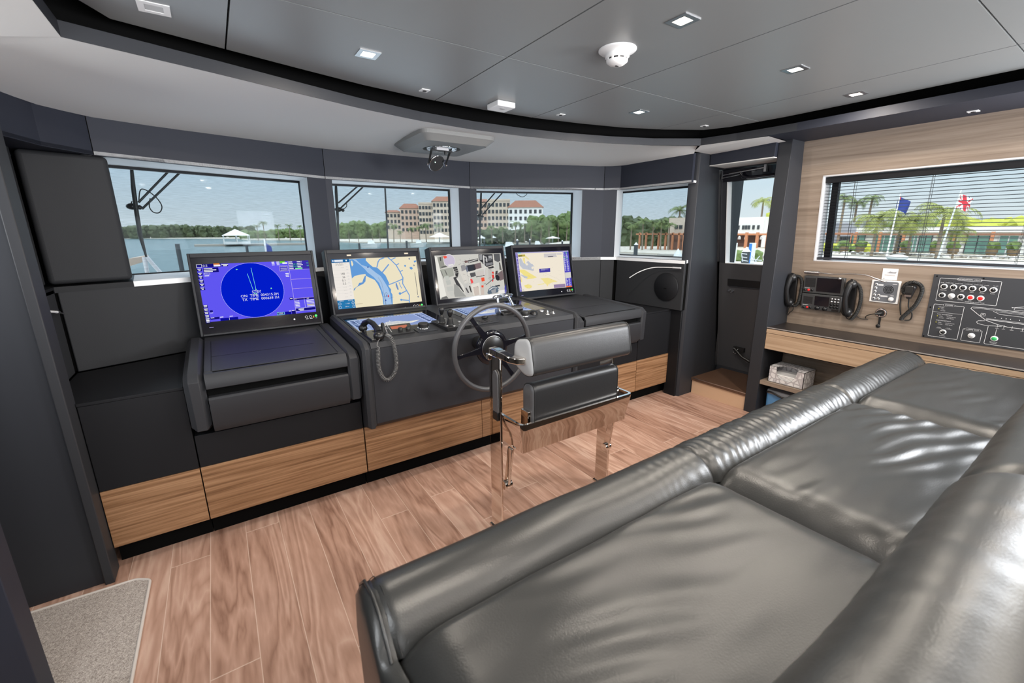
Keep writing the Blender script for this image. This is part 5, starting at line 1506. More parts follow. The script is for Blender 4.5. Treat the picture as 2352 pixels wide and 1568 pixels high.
    uvdisc(mb, T, w, h, 0.604, 0.864, 0.0016, C(120, 115, 100), NEXT(), 6)
    uvdisc(mb, T, w, h, 0.380, 0.790, 0.0016, C(120, 115, 100), NEXT(), 6)
    uvdisc(mb, T, w, h, 0.772, 0.630, 0.0016, C(120, 115, 100), NEXT(), 6)
    uvdisc(mb, T, w, h, 0.261, 0.491, 0.0016, C(120, 115, 100), NEXT(), 6)
    uvdisc(mb, T, w, h, 0.602, 0.755, 0.0016, C(120, 115, 100), NEXT(), 6)
    uvdisc(mb, T, w, h, 0.771, 0.862, 0.0016, C(120, 115, 100), NEXT(), 6)
    uvring(mb, T, w, h, 0.169, 0.877, 0.024, 0.0008, C(170, 160, 130), NEXT(), 28)
    uvline(mb, T, w, h, [(0.497, 0.575), (0.762, 0.787)], 0.0010, C(190, 185, 175), NEXT())

monitor(-0.146, 0.975, 0.988, 'blue radar monitor on the port chart desk, leftmost of the four', draw_radar, -0.107)
monitor(0.651, 1.006, 1.028, 'monitor showing a blue and cream river chart above the phone handset', draw_chart, 0.690, True)
monitor(1.457, 1.006, 1.028, 'monitor showing the engine room camera view behind the throttle levers', draw_camera, 1.496)
monitor(2.262, 0.984, 1.000, 'monitor showing a pale yellow sea chart, rightmost of the four', draw_pale_chart, 2.300)

# ------------------------------------------------------------------ inset dash displays
def draw_yacht(mb, T, w, h):
    NEXT = counter()
    uvrect(mb, T, w, h, 0, 0, 1, 1, C(140, 158, 205), 0)
    uvrect(mb, T, w, h, 0, 0, 0.15, 1, C(160, 178, 215), NEXT()); uvrect(mb, T, w, h, 0.85, 0, 1, 1, C(165, 180, 222), NEXT())
    uvrect(mb, T, w, h, 0, 0, 1, 0.055, C(185, 198, 225), NEXT())
    for k in range(12):
        uvrect(mb, T, w, h, 0.33+k*0.042, 0.018, 0.352+k*0.042, 0.04, C(30, 45, 90), NEXT())
    uvrect(mb, T, w, h, 0.42, 0.006, 0.52, 0.016, C(230, 225, 120), NEXT())
    for k in range(7):
        v = 0.09+k*0.118
        for u0 in (0.025, 0.875):
            uvrect(mb, T, w, h, u0, v, u0+0.045, v+0.065, C(22, 52, 105), NEXT())
            uvrect(mb, T, w, h, u0+0.062, v+0.01, u0+0.105, v+0.06, C(50, 78, 130), NEXT())
    wt = C(232, 232, 226)
    uvpoly(mb, T, w, h, [(0.22, 0.80), (0.30, 0.82), (0.68, 0.82), (0.82, 0.66), (0.60, 0.685), (0.25, 0.70), (0.20, 0.73)], wt, NEXT())
    uvpoly(mb, T, w, h, [(0.27, 0.69), (0.33, 0.62), (0.60, 0.61), (0.66, 0.66)], wt, NEXT())
    uvpoly(mb, T, w, h, [(0.36, 0.60), (0.40, 0.54), (0.54, 0.53), (0.60, 0.595)], wt, NEXT())
    uvline(mb, T, w, h, [(0.45, 0.53), (0.46, 0.43)], 0.004, wt, NEXT()); uvline(mb, T, w, h, [(0.43, 0.48), (0.49, 0.47)], 0.003, wt, NEXT())
    for v, a, b in ((0.655, 0.33, 0.60), (0.575, 0.40, 0.55), (0.725, 0.30, 0.70), (0.77, 0.32, 0.66)):
        uvline(mb, T, w, h, [(a, v), (b, v-0.01)], 0.0028, C(60, 75, 100), NEXT())
for gx0, gx1, sx0, lab in ((0.684, 1.322, 0.692, 'flat dash display with a white yacht on blue, to the left of the joysticks'), (1.44, 2.18, 1.497, 'flat dash display with a yacht on blue, under the throttle levers')):
    r = thing('dash_display', lab, 'display', ((gx0+gx1)/2, 2.95, dz(2.95)), 'displays set into the dash')
    T = dT(gx0, 3.16, 0.0)
    mb = MB()
    mb.box((0, -0.415, -0.002), (gx1-gx0, 0, 0.0022), M['gloss_black'], T)
    g = mb.build('glass_front', r)
    mb = MB()
    draw_yacht(mb, dT(sx0, 3.088, 0.0026), 0.553, 0.322)
    mb.build('display', g)

# ------------------------------------------------------------------ dash instruments
# telephone handset standing in its cradle, with coiled cord
r = thing('phone_handset', 'black phone handset with a coiled cord hanging down the front of the helm console', 'phone', (0.725, 2.58, dz(2.58)))
mb = MB()
hp = [(0.700, 2.70, 1.035), (0.706, 2.685, 1.060), (0.722, 2.645, 1.078), (0.735, 2.605, 1.068), (0.742, 2.56, 1.045), (0.742, 2.53, 1.025)]
mb.tube(hp, [0.020, 0.018, 0.016, 0.016, 0.018, 0.022], M['satin_black'], 14)
mb.ball((0.698, 2.70, 1.028), 0.027, M['satin_black'], 16, 9, (1, 1, 0.9))
mb.ball((0.738, 2.515, 1.008), 0.032, M['satin_black'], 18, 10, (1, 1.05, 0.9))
mb.build('handset', r)
mb = MB()
mb.box((0.690, 2.50, dz(2.5)-0.002), (0.758, 2.735, dz(2.7)+0.008), M['satin_black'])
mb.box((0.694, 2.66, 0.98), (0.708, 2.72, 1.02), M['satin_black'])
mb.box((0.727, 2.50, 0.97), (0.750, 2.545, 1.0), M['satin_black'])
mb.build('cradle', r, bevel=0.003)
def coil(path, rad, wire, turns, m, mb, seg=5, per=12):
    P = samp([tuple(p) for p in path], turns*per+1)
    pts = []
    up = Vector((0, 1, 0))
    for i, p in enumerate(P):
        t = (P[min(i+1, len(P)-1)]-P[max(i-1, 0)]).normalized()
        a = up-t*up.dot(t)
        if a.length < 1e-3: a = t.orthogonal()
        a.normalize()
        b = t.cross(a)
        th = 2*pi*i/per
        pts.append(p+(a*cos(th)+b*sin(th))*rad)
    mb.tube(pts, wire, m, seg)
def smooth_path(pts, n=60):
    P = [Vector(p) for p in pts]
    out = []
    for i in range(len(P)-1):
        p0 = P[max(i-1, 0)]; p1 = P[i]; p2 = P[i+1]; p3 = P[min(i+2, len(P)-1)]
        k = max(2, n//(len(P)-1))
        for j in range(k):
            t = j/k
            out.append(0.5*((2*p1)+(-p0+p2)*t+(2*p0-5*p1+4*p2-p3)*t*t+(-p0+3*p1-3*p2+p3)*t**3))
    out.append(P[-1])
    return out
mb = MB()
cp = smooth_path([(0.703, 2.437, 0.948), (0.700, 2.437, 0.90), (0.698, 2.437, 0.85), (0.705, 2.437, 0.807), (0.720, 2.437, 0.771), (0.741, 2.437, 0.754), (0.765, 2.437, 0.762), (0.791, 2.437, 0.793), (0.804, 2.437, 0.837), (0.804, 2.437, 0.89), (0.798, 2.437, 0.95), (0.786, 2.44, 1.0), (0.781, 2.50, 1.008)], 70)
cord_dark = mat('grey_coiled_cord', (0.10, 0.10, 0.10), 0.25, spec=0.8)
coil([tuple(p) for p in cp], 0.0105, 0.0028, 66, cord_dark, mb)
mb.tube(smooth_path([(0.733, 2.485, 0.995), (0.715, 2.46, 0.99), (0.700, 2.44, 0.97), (0.712, 2.437, 0.955), (0.706, 2.437, 0.946)], 20), 0.003, cord_dark, 8)
mb.build('coiled_cord', r)

# radio control box with two knobs and a warm lit strip
r = thing('control_box', 'small black control box with two knobs and an orange-lit strip beside the phone handset', 'control panel', (0.88, 2.65, dz(2.65)))
mb = MB()
T = dT(0.762, 2.575, 0)
mb.hexa([T @ Vector(p) for p in ((0, 0, 0), (0.222, 0, 0), (0.25, 0.155, 0), (0.01, 0.155, 0))], [T @ Vector(p) for p in ((0, 0, 0.012), (0.222, 0, 0.012), (0.248, 0.155, 0.030), (0.01, 0.155, 0.030))], M['satin_black'])
mb.build('housing', r, bevel=0.002)
mb = MB()
T2 = frame(T @ Vector((0, 0, 0.0125)), (1, 0, 0), DS*0.155+DN*0.018)
mb.add([(0.10, 0.075, 0.0005), (0.205, 0.075, 0.0005), (0.215, 0.125, 0.0005), (0.105, 0.125, 0.0005)], [(0, 1, 2, 3)], flat(srgb(200, 120, 95), 0.9), T=T2)
for k in range(6): mb.box((0.02+k*0.013, 0.10, 0), (0.029+k*0.013, 0.112, 0.002), M['satin_metal'], T2)
mb.build('lit_strip', r, label='warm orange lit strip')
for x in (0.145, 0.195):
    mb = MB()
    mb.lathe([(0.0145, 0), (0.0145, 0.014), (0.010, 0.017), (0.001, 0.0175)], M['rubber'], 18, T2 @ Matrix.Translation((x, 0.045, 0)))
    mb.build('knob', r)
mb = MB()
mb.cyl(T2 @ Vector((0.035, 0.04, 0)), T2 @ Vector((0.033, 0.05, 0.052)), 0.011, M['rubber'], 14)
mb.ball(T2 @ Vector((0.033, 0.05, 0.052)), 0.011, M['rubber'], 12, 6)
mb.tube(smooth_path([T2 @ Vector(p) for p in ((0.055, 0.03, 0), (0.05, 0.06, 0.03), (0.058, 0.07, 0.045), (0.072, 0.04, 0.02), (0.08, 0.02, 0.004))], 20), 0.0028, M['satin_metal'], 8)
mb.build('stub_microphone', r)

def knob_pad(x, y, w, d, kr, kh, lab, px=0, py=0):
    r = thing('rotary_controller', lab, 'control knob', (x, y, dz(y)))
    T = dT(x, y)
    mb = MB()
    mb.box((-w/2, -d/2, 0), (w/2, d/2, 0.006), M['dark'], T)
    mb.build('mounting_plate', r, bevel=0.0015)
    mb = MB()
    K = T @ Matrix.Translation((px, py, 0.006))
    mb.lathe([(kr*1.12, 0), (kr*1.12, 0.004), (kr*0.9, 0.006)], M['chrome2'], 28, K)
    mb.build('collar', r, label='bright ring under the knob')
    mb = MB()
    mb.lathe([(kr*0.9, 0.006), (kr*0.96, 0.010), (kr*0.96, kh), (kr*0.88, kh+0.003), (0.001, kh+0.003)], M['rubber'], 12, K, smooth=False)
    mb.build('knob', r, bevel=0.001)
knob_pad(1.072, 2.645, 0.135, 0.165, 0.036, 0.030, 'black rotary knob on a square dash plate, left of the joysticks')
knob_pad(1.865, 2.605, 0.13, 0.10, 0.032, 0.034, 'black rotary knob on the dash next to the computer mouse')

# twin joysticks
r = thing('joystick_panel', 'raised black panel carrying two joysticks with rubber boots', 'control panel', (1.26, 2.63, dz(2.63)))
T = dT(1.175, 2.495)
mb = MB()
mb.hexa([T @ Vector(p) for p in ((0, 0, 0), (0.175, 0.0, 0), (0.175, 0.26, 0), (0, 0.26, 0))], [T @ Vector(p) for p in ((0, 0, 0.026), (0.175, 0.0, 0.026), (0.175, 0.26, 0.018), (0, 0.26, 0.018))], M['satin_black'])
mb.build('panel', r, bevel=0.002)
for x, y in ((0.02, 0.17), (0.10, 0.18), (0.025, 0.06), (0.06, 0.03), (0.11, 0.04), (0.15, 0.055), (0.145, 0.12)):
    mb = MB()
    mb.lathe([(0.010, 0), (0.009, 0.004), (0.001, 0.005)], M['satin_metal'], 12, T @ Matrix.Translation((x, y, 0.024)))
    mb.build('push_button', r, label='small silver push button')
for x, y in ((1.213, 2.665), (1.232, 2.575)):
    K = dT(x, y, 0.022)
    mb = MB()
    prof = [(0.026, 0)]
    for k in range(5):
        prof += [(0.026-0.002*k, 0.004+0.009*k), (0.019-0.001*k, 0.0085+0.009*k)]
    prof += [(0.008, 0.05), (0.006, 0.058)]
    mb.lathe(prof, M['rubber'], 18, K)
    j = mb.build('joystick', r)
    mb = MB()
    mb.lathe([(0.007, 0.052), (0.012, 0.060), (0.0195, 0.082), (0.0185, 0.098), (0.010, 0.106), (0.001, 0.108)], M['satin_black'], 20, K)
    mb.build('grip', j)

# keypad panel behind the wheel
r = thing('autopilot_keypad', 'flat black keypad panel with a small rocker knob seen through the steering wheel', 'control panel', (1.49, 2.63, dz(2.63)))
T = dT(1.355, 2.535)
mb = MB()
mb.hexa([T @ Vector(p) for p in ((0, 0, 0), (0.25, 0.02, 0), (0.29, 0.19, 0), (0, 0.19, 0))], [T @ Vector(p) for p in ((0, 0, 0.008), (0.25, 0.02, 0.008), (0.29, 0.19, 0.010), (0, 0.19, 0.010))], M['dark'])
mb.build('panel', r, bevel=0.002)
mb = MB()
for k in range(2):
    for q in range(3): mb.box((0.12+k*0.045, 0.03+q*0.03, 0.008), (0.155+k*0.045, 0.05+q*0.03, 0.011), M['satin_black'], T)
mb.box((0.03, 0.13, 0.009), (0.10, 0.16, 0.011), M['gloss_black'], T)
mb.box((0.05, 0.03, 0.008), (0.09, 0.09, 0.0095), flat(srgb(190, 195, 180), 0.5), T)
mb.build('keys', r)
mb = MB()
mb.ball(T @ Vector((0.20, 0.135, 0.018)), 0.022, M['satin_black'], 14, 8, (1.25, 0.8, 0.5))
mb.build('rocker_knob', r)

# throttle levers
r = thing('throttle_levers', 'pair of chrome T-handled throttle levers rising over the steering wheel', 'throttle', (1.78, 2.76, dz(2.76)))
mb = MB()
mb.box((1.735, 2.70, dz(2.7)-0.002), (1.93, 2.80, dz(2.8)+0.012), M['satin_black'])
mb.cyl((1.745, 2.75, 1.020), (1.93, 2.75, 1.020), 0.030, M['satin_black'], 24)
mb.build('drum', r, bevel=0.002)
mb = MB()
mb.cyl((1.712, 2.742, 1.018), (1.746, 2.748, 1.020), 0.034, M['chrome2'], 24)
mb.cyl((1.705, 2.740, 1.017), (1.712, 2.742, 1.018), 0.024, M['satin_metal'], 24)
mb.build('end_cap', r)
for k, (xb, xt, yt) in enumerate(((1.735, 1.735, 2.78), (1.875, 1.84, 2.79))):
    mb = MB()
    mb.tube([(xb, 2.76, 1.03), ((xb+xt)/2, 2.77, 1.07), (xt, yt, 1.118)], [0.015, 0.011, 0.010], M['chrome2'], 12)
    mb.tube([(xt-0.045, yt-0.01, 1.122), (xt-0.03, yt-0.006, 1.124), (xt+0.03, yt+0.006, 1.124), (xt+0.045, yt+0.01, 1.122)], [0.007, 0.013, 0.013, 0.007], M['chrome2'], 14)
    mb.ball((xb, 2.755, 1.03), 0.019, M['chrome2'], 14, 8)
    mb.build('lever', r)

# mouse and small controls
r = thing('computer_mouse', 'black computer mouse on the right of the dash', 'mouse', (1.98, 2.66, dz(2.66)))
mb = MB()
T = dT(1.985, 2.655) @ Matrix.Rotation(radians(-38), 4, 'Z')
def mouse(u, v):
    a = u*2*pi
    s_ = sin(v*pi/2)
    return (0.032*cos(a)*s_*(1-0.12*sin(a)), 0.055*sin(a)*s_, 0.030*cos(v*pi/2)**0.8)
mb.grid(28, 9, mouse, M['satin_black'], T=T, flip=True)
mb.build('shell', r)
mb = MB()
mb.box((-0.003, 0.02, 0.026), (0.003, 0.036, 0.030), M['satin_metal'], T)
mb.build('scroll_wheel', r)
for x, y, lab, kind in ((2.095, 2.70, 'round silver push button beside the computer mouse', 0), (2.065, 2.585, 'small chrome toggle switch nearest the mouse', 1), (2.125, 2.592, 'small dark-tipped toggle switch at the right end of the dash', 2)):
    r = thing('push_button' if kind == 0 else 'toggle_switch', lab, 'switch', (x, y, dz(y)))
    T = dT(x, y)
    mb = MB()
    if kind == 0:
        mb.lathe([(0.022, 0), (0.021, 0.006), (0.015, 0.009), (0.001, 0.010)], M['satin_metal'], 22, T)
        mb.build('cap', r)
    else:
        mb.lathe([(0.020, 0), (0.019, 0.003), (0.010, 0.005), (0.009, 0.016), (0.001, 0.017)], M['satin_metal'], 18, T)
        mb.build('base', r)
        mb = MB()
        mb.lathe([(0.006, 0.012), (0.007, 0.030), (0.001, 0.032)], M['chrome2'] if kind == 1 else M['rubber'], 12, T)
        mb.build('toggle', r)

# ------------------------------------------------------------------ steering wheel
WC = Vector((1.385, 2.28, 0.886))
r = thing('steering_wheel', 'large grey steering wheel with gloss black hub at the helm console', 'steering wheel', WC)
WT = Matrix.Translation(WC) @ Matrix.Rotation(pi/2, 4, 'X')       # local z points aft
mb = MB()
mb.tube([WC+Vector((0.274*cos(2*pi*k/72), 0, 0.274*sin(2*pi*k/72))) for k in range(72)], 0.0165, M['wheel'], 14, closed=True)
mb.build('rim', r)
mb = MB()
for a in (8, 126, 186, 306):
    a = radians(a)
    d = Vector((cos(a), 0, sin(a))); n = Vector((-sin(a), 0, cos(a)))
    cw = Vector((0, 0.012, 0))
    pts = []
    for t, wd in ((0.07, 0.055), (0.13, 0.036), (0.20, 0.024), (0.265, 0.030)):
        pts.append((t, wd))
    for sgn in (1, -1):
        pass
    L_ = [WC+d*t+n*wd/2*1.0 for t, wd in pts]; R__ = [WC+d*t-n*wd/2 for t, wd in pts]
    ring = L_+R__[::-1]
    mb.hexa([p+Vector((0, 0.014, 0)) for p in ring], [p+Vector((0, 0.002, 0)) for p in ring], M['gloss_black'])
mb.build('spokes', r, bevel=0.002)
mb = MB()
T = Matrix.Translation(WC+Vector((0.0, 0.02, 0))) @ Matrix.Rotation(pi/2, 4, 'X')
mb.lathe([(0.112, -0.01), (0.115, 0.004), (0.110, 0.014), (0.082, 0.020), (0.078, 0.018)], M['gloss_black'], 48, T)
mb.build('hub', r)
mb = MB()
mb.lathe([(0.076, 0.010), (0.076, 0.022), (0.070, 0.026), (0.001, 0.028)], M['satin_black'], 40, T)
mb.lathe([(0.0785, 0.019), (0.0765, 0.0215), (0.075, 0.019)], M['satin_metal'], 48, T)
mb.build('hub_cap', r)
mb = MB()
mb.cyl(WC+Vector((0, 0.02, 0)), (1.385, 2.485, 0.88), 0.045, M['satin_black'], 24)
mb.build('column', r)

# ------------------------------------------------------------------ polished steel helm seat
r = thing('helm_chair', 'polished steel helm chair with two black leather bolsters behind the steering wheel', 'chair', (1.48, 1.74, 0))
CH = M['chrome']
for sx, sg in ((1.082, 1), (1.892, -1)):
    mb = MB()
    a, b = (sx, sx+0.014*sg)
    y0, y1 = 1.722, 1.828
    mb.box((a, y0, 0.0), (b, y1, 1.0), CH)
    mb.build('side_post', r, bevel=0.004)
    mb = MB()
    # arm running aft then turning inboard into the bolster
    c = sx+0.012*sg
    path = [(c, 1.828, 0.97), (c, 1.826, 1.005), (c, 1.81, 1.022), (c, 1.76, 1.026), (c, 1.68, 1.018), (c+0.004*sg, 1.645, 1.014), (c+0.02*sg, 1.62, 1.010), (c+0.05*sg, 1.612, 1.008), (c+0.085*sg, 1.612, 1.006)]
    wv = [0.016]*len(path)
    P = [Vector(p) for p in path]
    vs = []
    for i, p in enumerate(P):
        t = (P[min(i+1, len(P)-1)]-P[max(i-1, 0)]).normalized()
        side = t.cross(Vector((0, 0, 1)))
        side = side.normalized() if side.length > 0.3 else Vector((1, 0, 0))
        up = side.cross(t).normalized()
        if i < 2: side, up = Vector((1, 0, 0)), Vector((0, -1, 0))
        for q in ((-1, -1), (1, -1), (1, 1), (-1, 1)):
            vs.append(p+side*q[0]*0.022+up*q[1]*0.016)
    n = len(P)
    fs = [(0, 1, 2, 3), tuple((n-1)*4+k for k in (3, 2, 1, 0))]+[(i*4+k, (i+1)*4+k, (i+1)*4+(k+1) % 4, i*4+(k+1) % 4) for i in range(n-1) for k in range(4)]
    mb.add(vs, fs, CH, True)
    mb.build('arm', r, bevel=0.005, seg=3)
    mb = MB()
    pr = [(1.732, 0.71), (1.732, 0.90), (1.740, 0.925), (1.757, 0.935), (1.774, 0.925), (1.782, 0.90), (1.782, 0.71)]
    mb.prism(pr, (sx-0.009*sg, sx-0.0005*sg), M['leather_grey'], axis='x')
    mb.build('armrest_pad', r, bevel=0.004, seg=3)
    mb = MB()
    mb.box((sx-0.010*sg, 1.735, 0.665), (sx-0.0005*sg, 1.782, 0.71), M['satin_black'])
    mb.build('pad_bracket', r, bevel=0.003)
    # foot and folding strut
    mb = MB()
    mb.box((sx-0.008*sg, 1.71, 0.0), (sx+0.022*sg, 1.84, 0.010), CH)
    mb.build('foot_plate', r, bevel=0.003)
    mb = MB()
    q = sx+0.035*sg
    mb.hexa([(q-0.008, 1.70, 0.29), (q+0.008, 1.70, 0.29), (q+0.008, 1.74, 0.29), (q-0.008, 1.74, 0.29)], [(q-0.008, 1.66, 0.53), (q+0.008, 1.66, 0.53), (q+0.008, 1.70, 0.53), (q-0.008, 1.70, 0.53)], CH)
    mb.cyl((q-0.022, 1.72, 0.30), (q+0.022, 1.72, 0.30), 0.024, CH, 24)
    mb.build('folding_strut', r, bevel=0.003)
# wrap-around band
band = [(1.094, 1.80), (1.096, 1.60), (1.100, 1.575), (1.112, 1.563), (1.135, 1.558), (1.47, 1.556), (1.845, 1.556), (1.865, 1.560), (1.876, 1.575), (1.879, 1.60), (1.880, 1.80)]
mb = MB()
def offp(P, d):
    out = []
    for i, p in enumerate(P):
        a = Vector(P[max(i-1, 0)]); b = Vector(P[min(i+1, len(P)-1)])
        t = (b-a).normalized()
        out.append((p[0]-t.y*d, p[1]+t.x*d))
    return out
rows_ = [(0.0, 0.700), (-0.001, 0.690), (0.004, 0.660), (0.016, 0.615), (0.024, 0.575), (0.028, 0.535), (0.040, 0.535), (0.036, 0.575), (0.028, 0.620), (0.017, 0.662), (0.014, 0.700)]
nb = len(rows_)
vs = []
for off, z in rows_:
    for p in offp(band, off): vs.append((*p, z))
m_ = len(band)
mb.add(vs, [(i*m_+k, i*m_+k+1, ((i+1) % nb)*m_+k+1, ((i+1) % nb)*m_+k) for i in range(nb) for k in range(m_-1)], CH, True)
bm = bmesh.new()
o = mb.build('seat_band', r)
bm.from_mesh(o.data)
bmesh.ops.remove_doubles(bm, verts=bm.verts, dist=0.0004)
inner = [f for f in bm.faces if False]
bm.to_mesh(o.data); bm.free()
for p in o.data.polygons: p.use_smooth = True
o.data.set_sharp_from_angle(angle=radians(35))
def bolster(name, prof, x0, x1, endmat, lab):
    """upholstered bolster: rounded profile in yz, slightly crowned ends with piping"""
    mb = MB()
    n = len(prof)
    cy = sum(p[0] for p in prof)/n; cz = sum(p[1] for p in prof)/n
    xsn = [(x0, 0.97), (x0+0.006, 1.0), (x0+0.02, 1.0)]+[(x0+(x1-x0)*t, 1.0+0.012*sin(pi*t)) for t in (0.15, 0.3, 0.5, 0.7, 0.85)]+[(x1-0.02, 1.0), (x1-0.006, 1.0), (x1, 0.97)]
    vs = []
    for x, s_ in xsn:
        for y, z in prof: vs.append((x, cy+(y-cy)*s_, cz+(z-cz)*s_))
    fs = [(i*n+k, i*n+(k+1) % n, (i+1)*n+(k+1) % n, (i+1)*n+k) for i in range(len(xsn)-1) for k in range(n)]
    mb.add(vs, fs, M['leather_bolster'], True)
    b = mb.build(name, r)
    for xe, sg in ((x0, -1), (x1, 1)):
        mb = MB()
        rings = [(0, 0.972), (0.006, 0.93), (0.010, 0.80), (0.012, 0.5), (0.012, 0.01)]
        vs = []
        for dx, s_ in rings:
            for y, z in prof: vs.append((xe+dx*sg, cy+(y-cy)*s_, cz+(z-cz)*s_))
        fs = [(i*n+k, i*n+(k+1) % n, (i+1)*n+(k+1) % n, (i+1)*n+k) for i in range(len(rings)-1) for k in range(n)]
        mb.add(vs, fs, endmat, True)
        mb.build('end_panel', b, label=lab)
        mb = MB()
        mb.tube([(xe, cy+(y-cy)*0.985, cz+(z-cz)*0.985) for y, z in prof], 0.0028, M['rubber'], 6, closed=True)
        mb.build('piping', b)
def rounded(corners, rad, k=6):
    out = []
    n = len(corners)
    for i in range(n):
        p = Vector(corners[i]); a = Vector(corners[i-1]); b = Vector(corners[(i+1) % n])
        rr = rad[i] if isinstance(rad, (list, tuple)) else rad
        da = (a-p).normalized(); db = (b-p).normalized()
        s = p+da*rr; e = p+db*rr
        for j in range(k+1):
            t = j/k
            out.append(tuple(s*(1-t)**2+p*2*t*(1-t)+e*t*t))
    return out
bolster('back_bolster', rounded([(1.70, 1.095), (1.57, 1.125), (1.535, 0.945), (1.60, 0.925), (1.705, 0.965)], [0.05, 0.045, 0.03, 0.03, 0.045]), 1.158, 1.82, M['leather_pale'], 'pale grey leather end')
bolster('seat_bolster', rounded([(1.678, 0.872), (1.586, 0.882), (1.582, 0.60), (1.676, 0.60)], [0.044, 0.044, 0.01, 0.01]), 1.195, 1.775, M['leather_grey'], 'grey leather end')
# move the seat bolster inside the band
mb = MB()
for x in (1.165, 1.785):
    mb = MB()
    mb.box((x, 1.60, 0.66), (x+0.022, 1.66, 0.74), M['chrome'])
    mb.build('bolster_clip', r, bevel=0.002)

# ------------------------------------------------------------------ settee
sf = thing('settee', 'long black leather settee with three seat cushions and a rolled front edge', 'sofa', (1.95, 0.4, 0))
xs_s = [0.185, 1.352, 2.556, 3.715]
def wr(x, y, s, f=1.0):
    return mnoise.noise(Vector((x*f*1.0+s, y*f, s*1.7)))
def roll_seg(x0, x1, k):
    mb = MB()
    cy, cz, R0 = 0.838, 0.705, 0.118
    NU, NV = 150, 40
    def fn(u, v):
        x = x0+(x1-x0)*u
        a = radians(-75+230*v)          # from groove over the top to the front underside
        e = min(u, 1-u)*(x1-x0)
        sh = 1-0.10*max(0, 1-e/0.03)**2
        amp = [0.0012, 0.0046, 0.0026][k]
        w = 0.0
        wm = (0.35+0.65*sin(pi*min(1, max(0, (v-0.05)/0.8))))
        if k == 0: wm *= max(0, (u-0.60)/0.4)*1.8
        w += amp*wm*(sin(x*150+6*mnoise.noise(Vector((x*7, a*1.5, k)))+a*2.2)*0.5+0.9*wr(x*26, a*1.3, k*9.1))
        w += 0.006*wr(x*3.2, a*0.8, k*3.3+5)
        R_ = R0*sh+w
        return (x, cy+R_*sin(a), cz+R_*cos(a))
    mb.grid(NU, NV, fn, M['leather'])
    mb.build('front_roll', sf)
for k in range(3): roll_seg(xs_s[k]+0.002, xs_s[k+1]-0.002, k)
def pad(x0, x1, k):
    mb = MB()
    y0, y1 = 0.135, 0.748
    def fn(u, v):
        x = x0+(x1-x0)*u
        y = y1+(y0-y1)*v
        ex = min(u, 1-u)*(x1-x0); ey = min(v*(y1-y0), 10)
        z = 0.742
        fx = 1-max(0, 1-ex/0.13)**2.6; fy = 1-max(0, 1-ey/0.06)**2.2
        z += 0.052*fx*(0.35+0.65*fy)*(1 if fy > 0 else 1)
        z -= 0.02*(1-fx)
        z -= (1-fy)*0.030
        fade = fx*fy
        amp = [0.0020, 0.0052, 0.0018][k]
        d = x*0.35+y
        z += fade*amp*(sin(d*70+4*wr(x*3, y*3, k*2.2))*max(0, wr(x*2.3, y*5.0, k*4+1.5)+0.12)*2.2+0.9*wr(x*5+y*3, y*17, k*3+0.4))
        z += fade*0.006*wr(x*2.6, y*3.0, k+7)
        return (x, y, z)
    mb.grid(110, 76, fn, M['leather'], flip=True)
    # welt down the seam sides
    for xx in (x0, x1):
        mb.add([(xx, y0, 0.722), (xx, y1, 0.71), (xx, y1, 0.60), (xx, y0, 0.60)], [(0, 1, 2, 3)], M['leather'])
    mb.build('seat_cushion', sf)
for k in range(3): pad(xs_s[k]+0.001, xs_s[k+1]-0.001, k)
mb = MB()
mb.box((0.19, -0.06, 0.0), (3.71, 0.76, 0.66), M['leather'])
mb.prism([(0.76, 0.0), (0.90, 0.0), (0.925, 0.30), (0.935, 0.62), (0.76, 0.66)], (0.19, 3.71), M['leather'], axis='x')
mb.build('base', sf, bevel=0.02, seg=3)
# port end: stitched leather side panel following the cushion and roll outline
prof = [(0.10, 0.76), (0.40, 0.765), (0.66, 0.755), (0.72, 0.742), (0.745, 0.765), (0.78, 0.805), (0.835, 0.823), (0.90, 0.806), (0.945, 0.762), (0.958, 0.705), (0.95, 0.60), (0.935, 0.30), (0.91, 0.02), (0.0, 0.02), (0.0, 0.76)]
mb = MB()
def endfn(s_, dx):
    cy, cz = 0.50, 0.45
    return [(0.185-dx, cy+(y-cy)*s_, cz+(z-cz)*s_) for y, z in prof]
rings = [endfn(1.0, -0.01), endfn(0.995, 0.008), endfn(0.97, 0.020), endfn(0.90, 0.028), endfn(0.5, 0.03), endfn(0.02, 0.03)]
n = len(prof)
vs = [p for rg in rings for p in rg]
mb.add(vs, [(i*n+k, i*n+(k+1) % n, (i+1)*n+(k+1) % n, (i+1)*n+k) for i in range(len(rings)-1) for k in range(n)], M['leather'], True)
mb.build('end_panel', sf)
mb = MB()
pp = prof[3:13]
mb.tube([(0.182, y, z+0.003) for y, z in pp], 0.004, M['leather'], 8)
mb.tube([(0.205, y+0.001, z+0.004) for y, z in pp], 0.0012, M['rubber'], 6)
mb.build('seam_piping', sf)
# starboard end cap
mb = MB()
mb.hexa([(3.715, y, z) for y, z in prof[::-1]], [(3.735, 0.5+(y-0.5)*0.97, 0.45+(z-0.45)*0.97) for y, z in prof[::-1]], M['leather'])
mb.build('end_panel', sf)
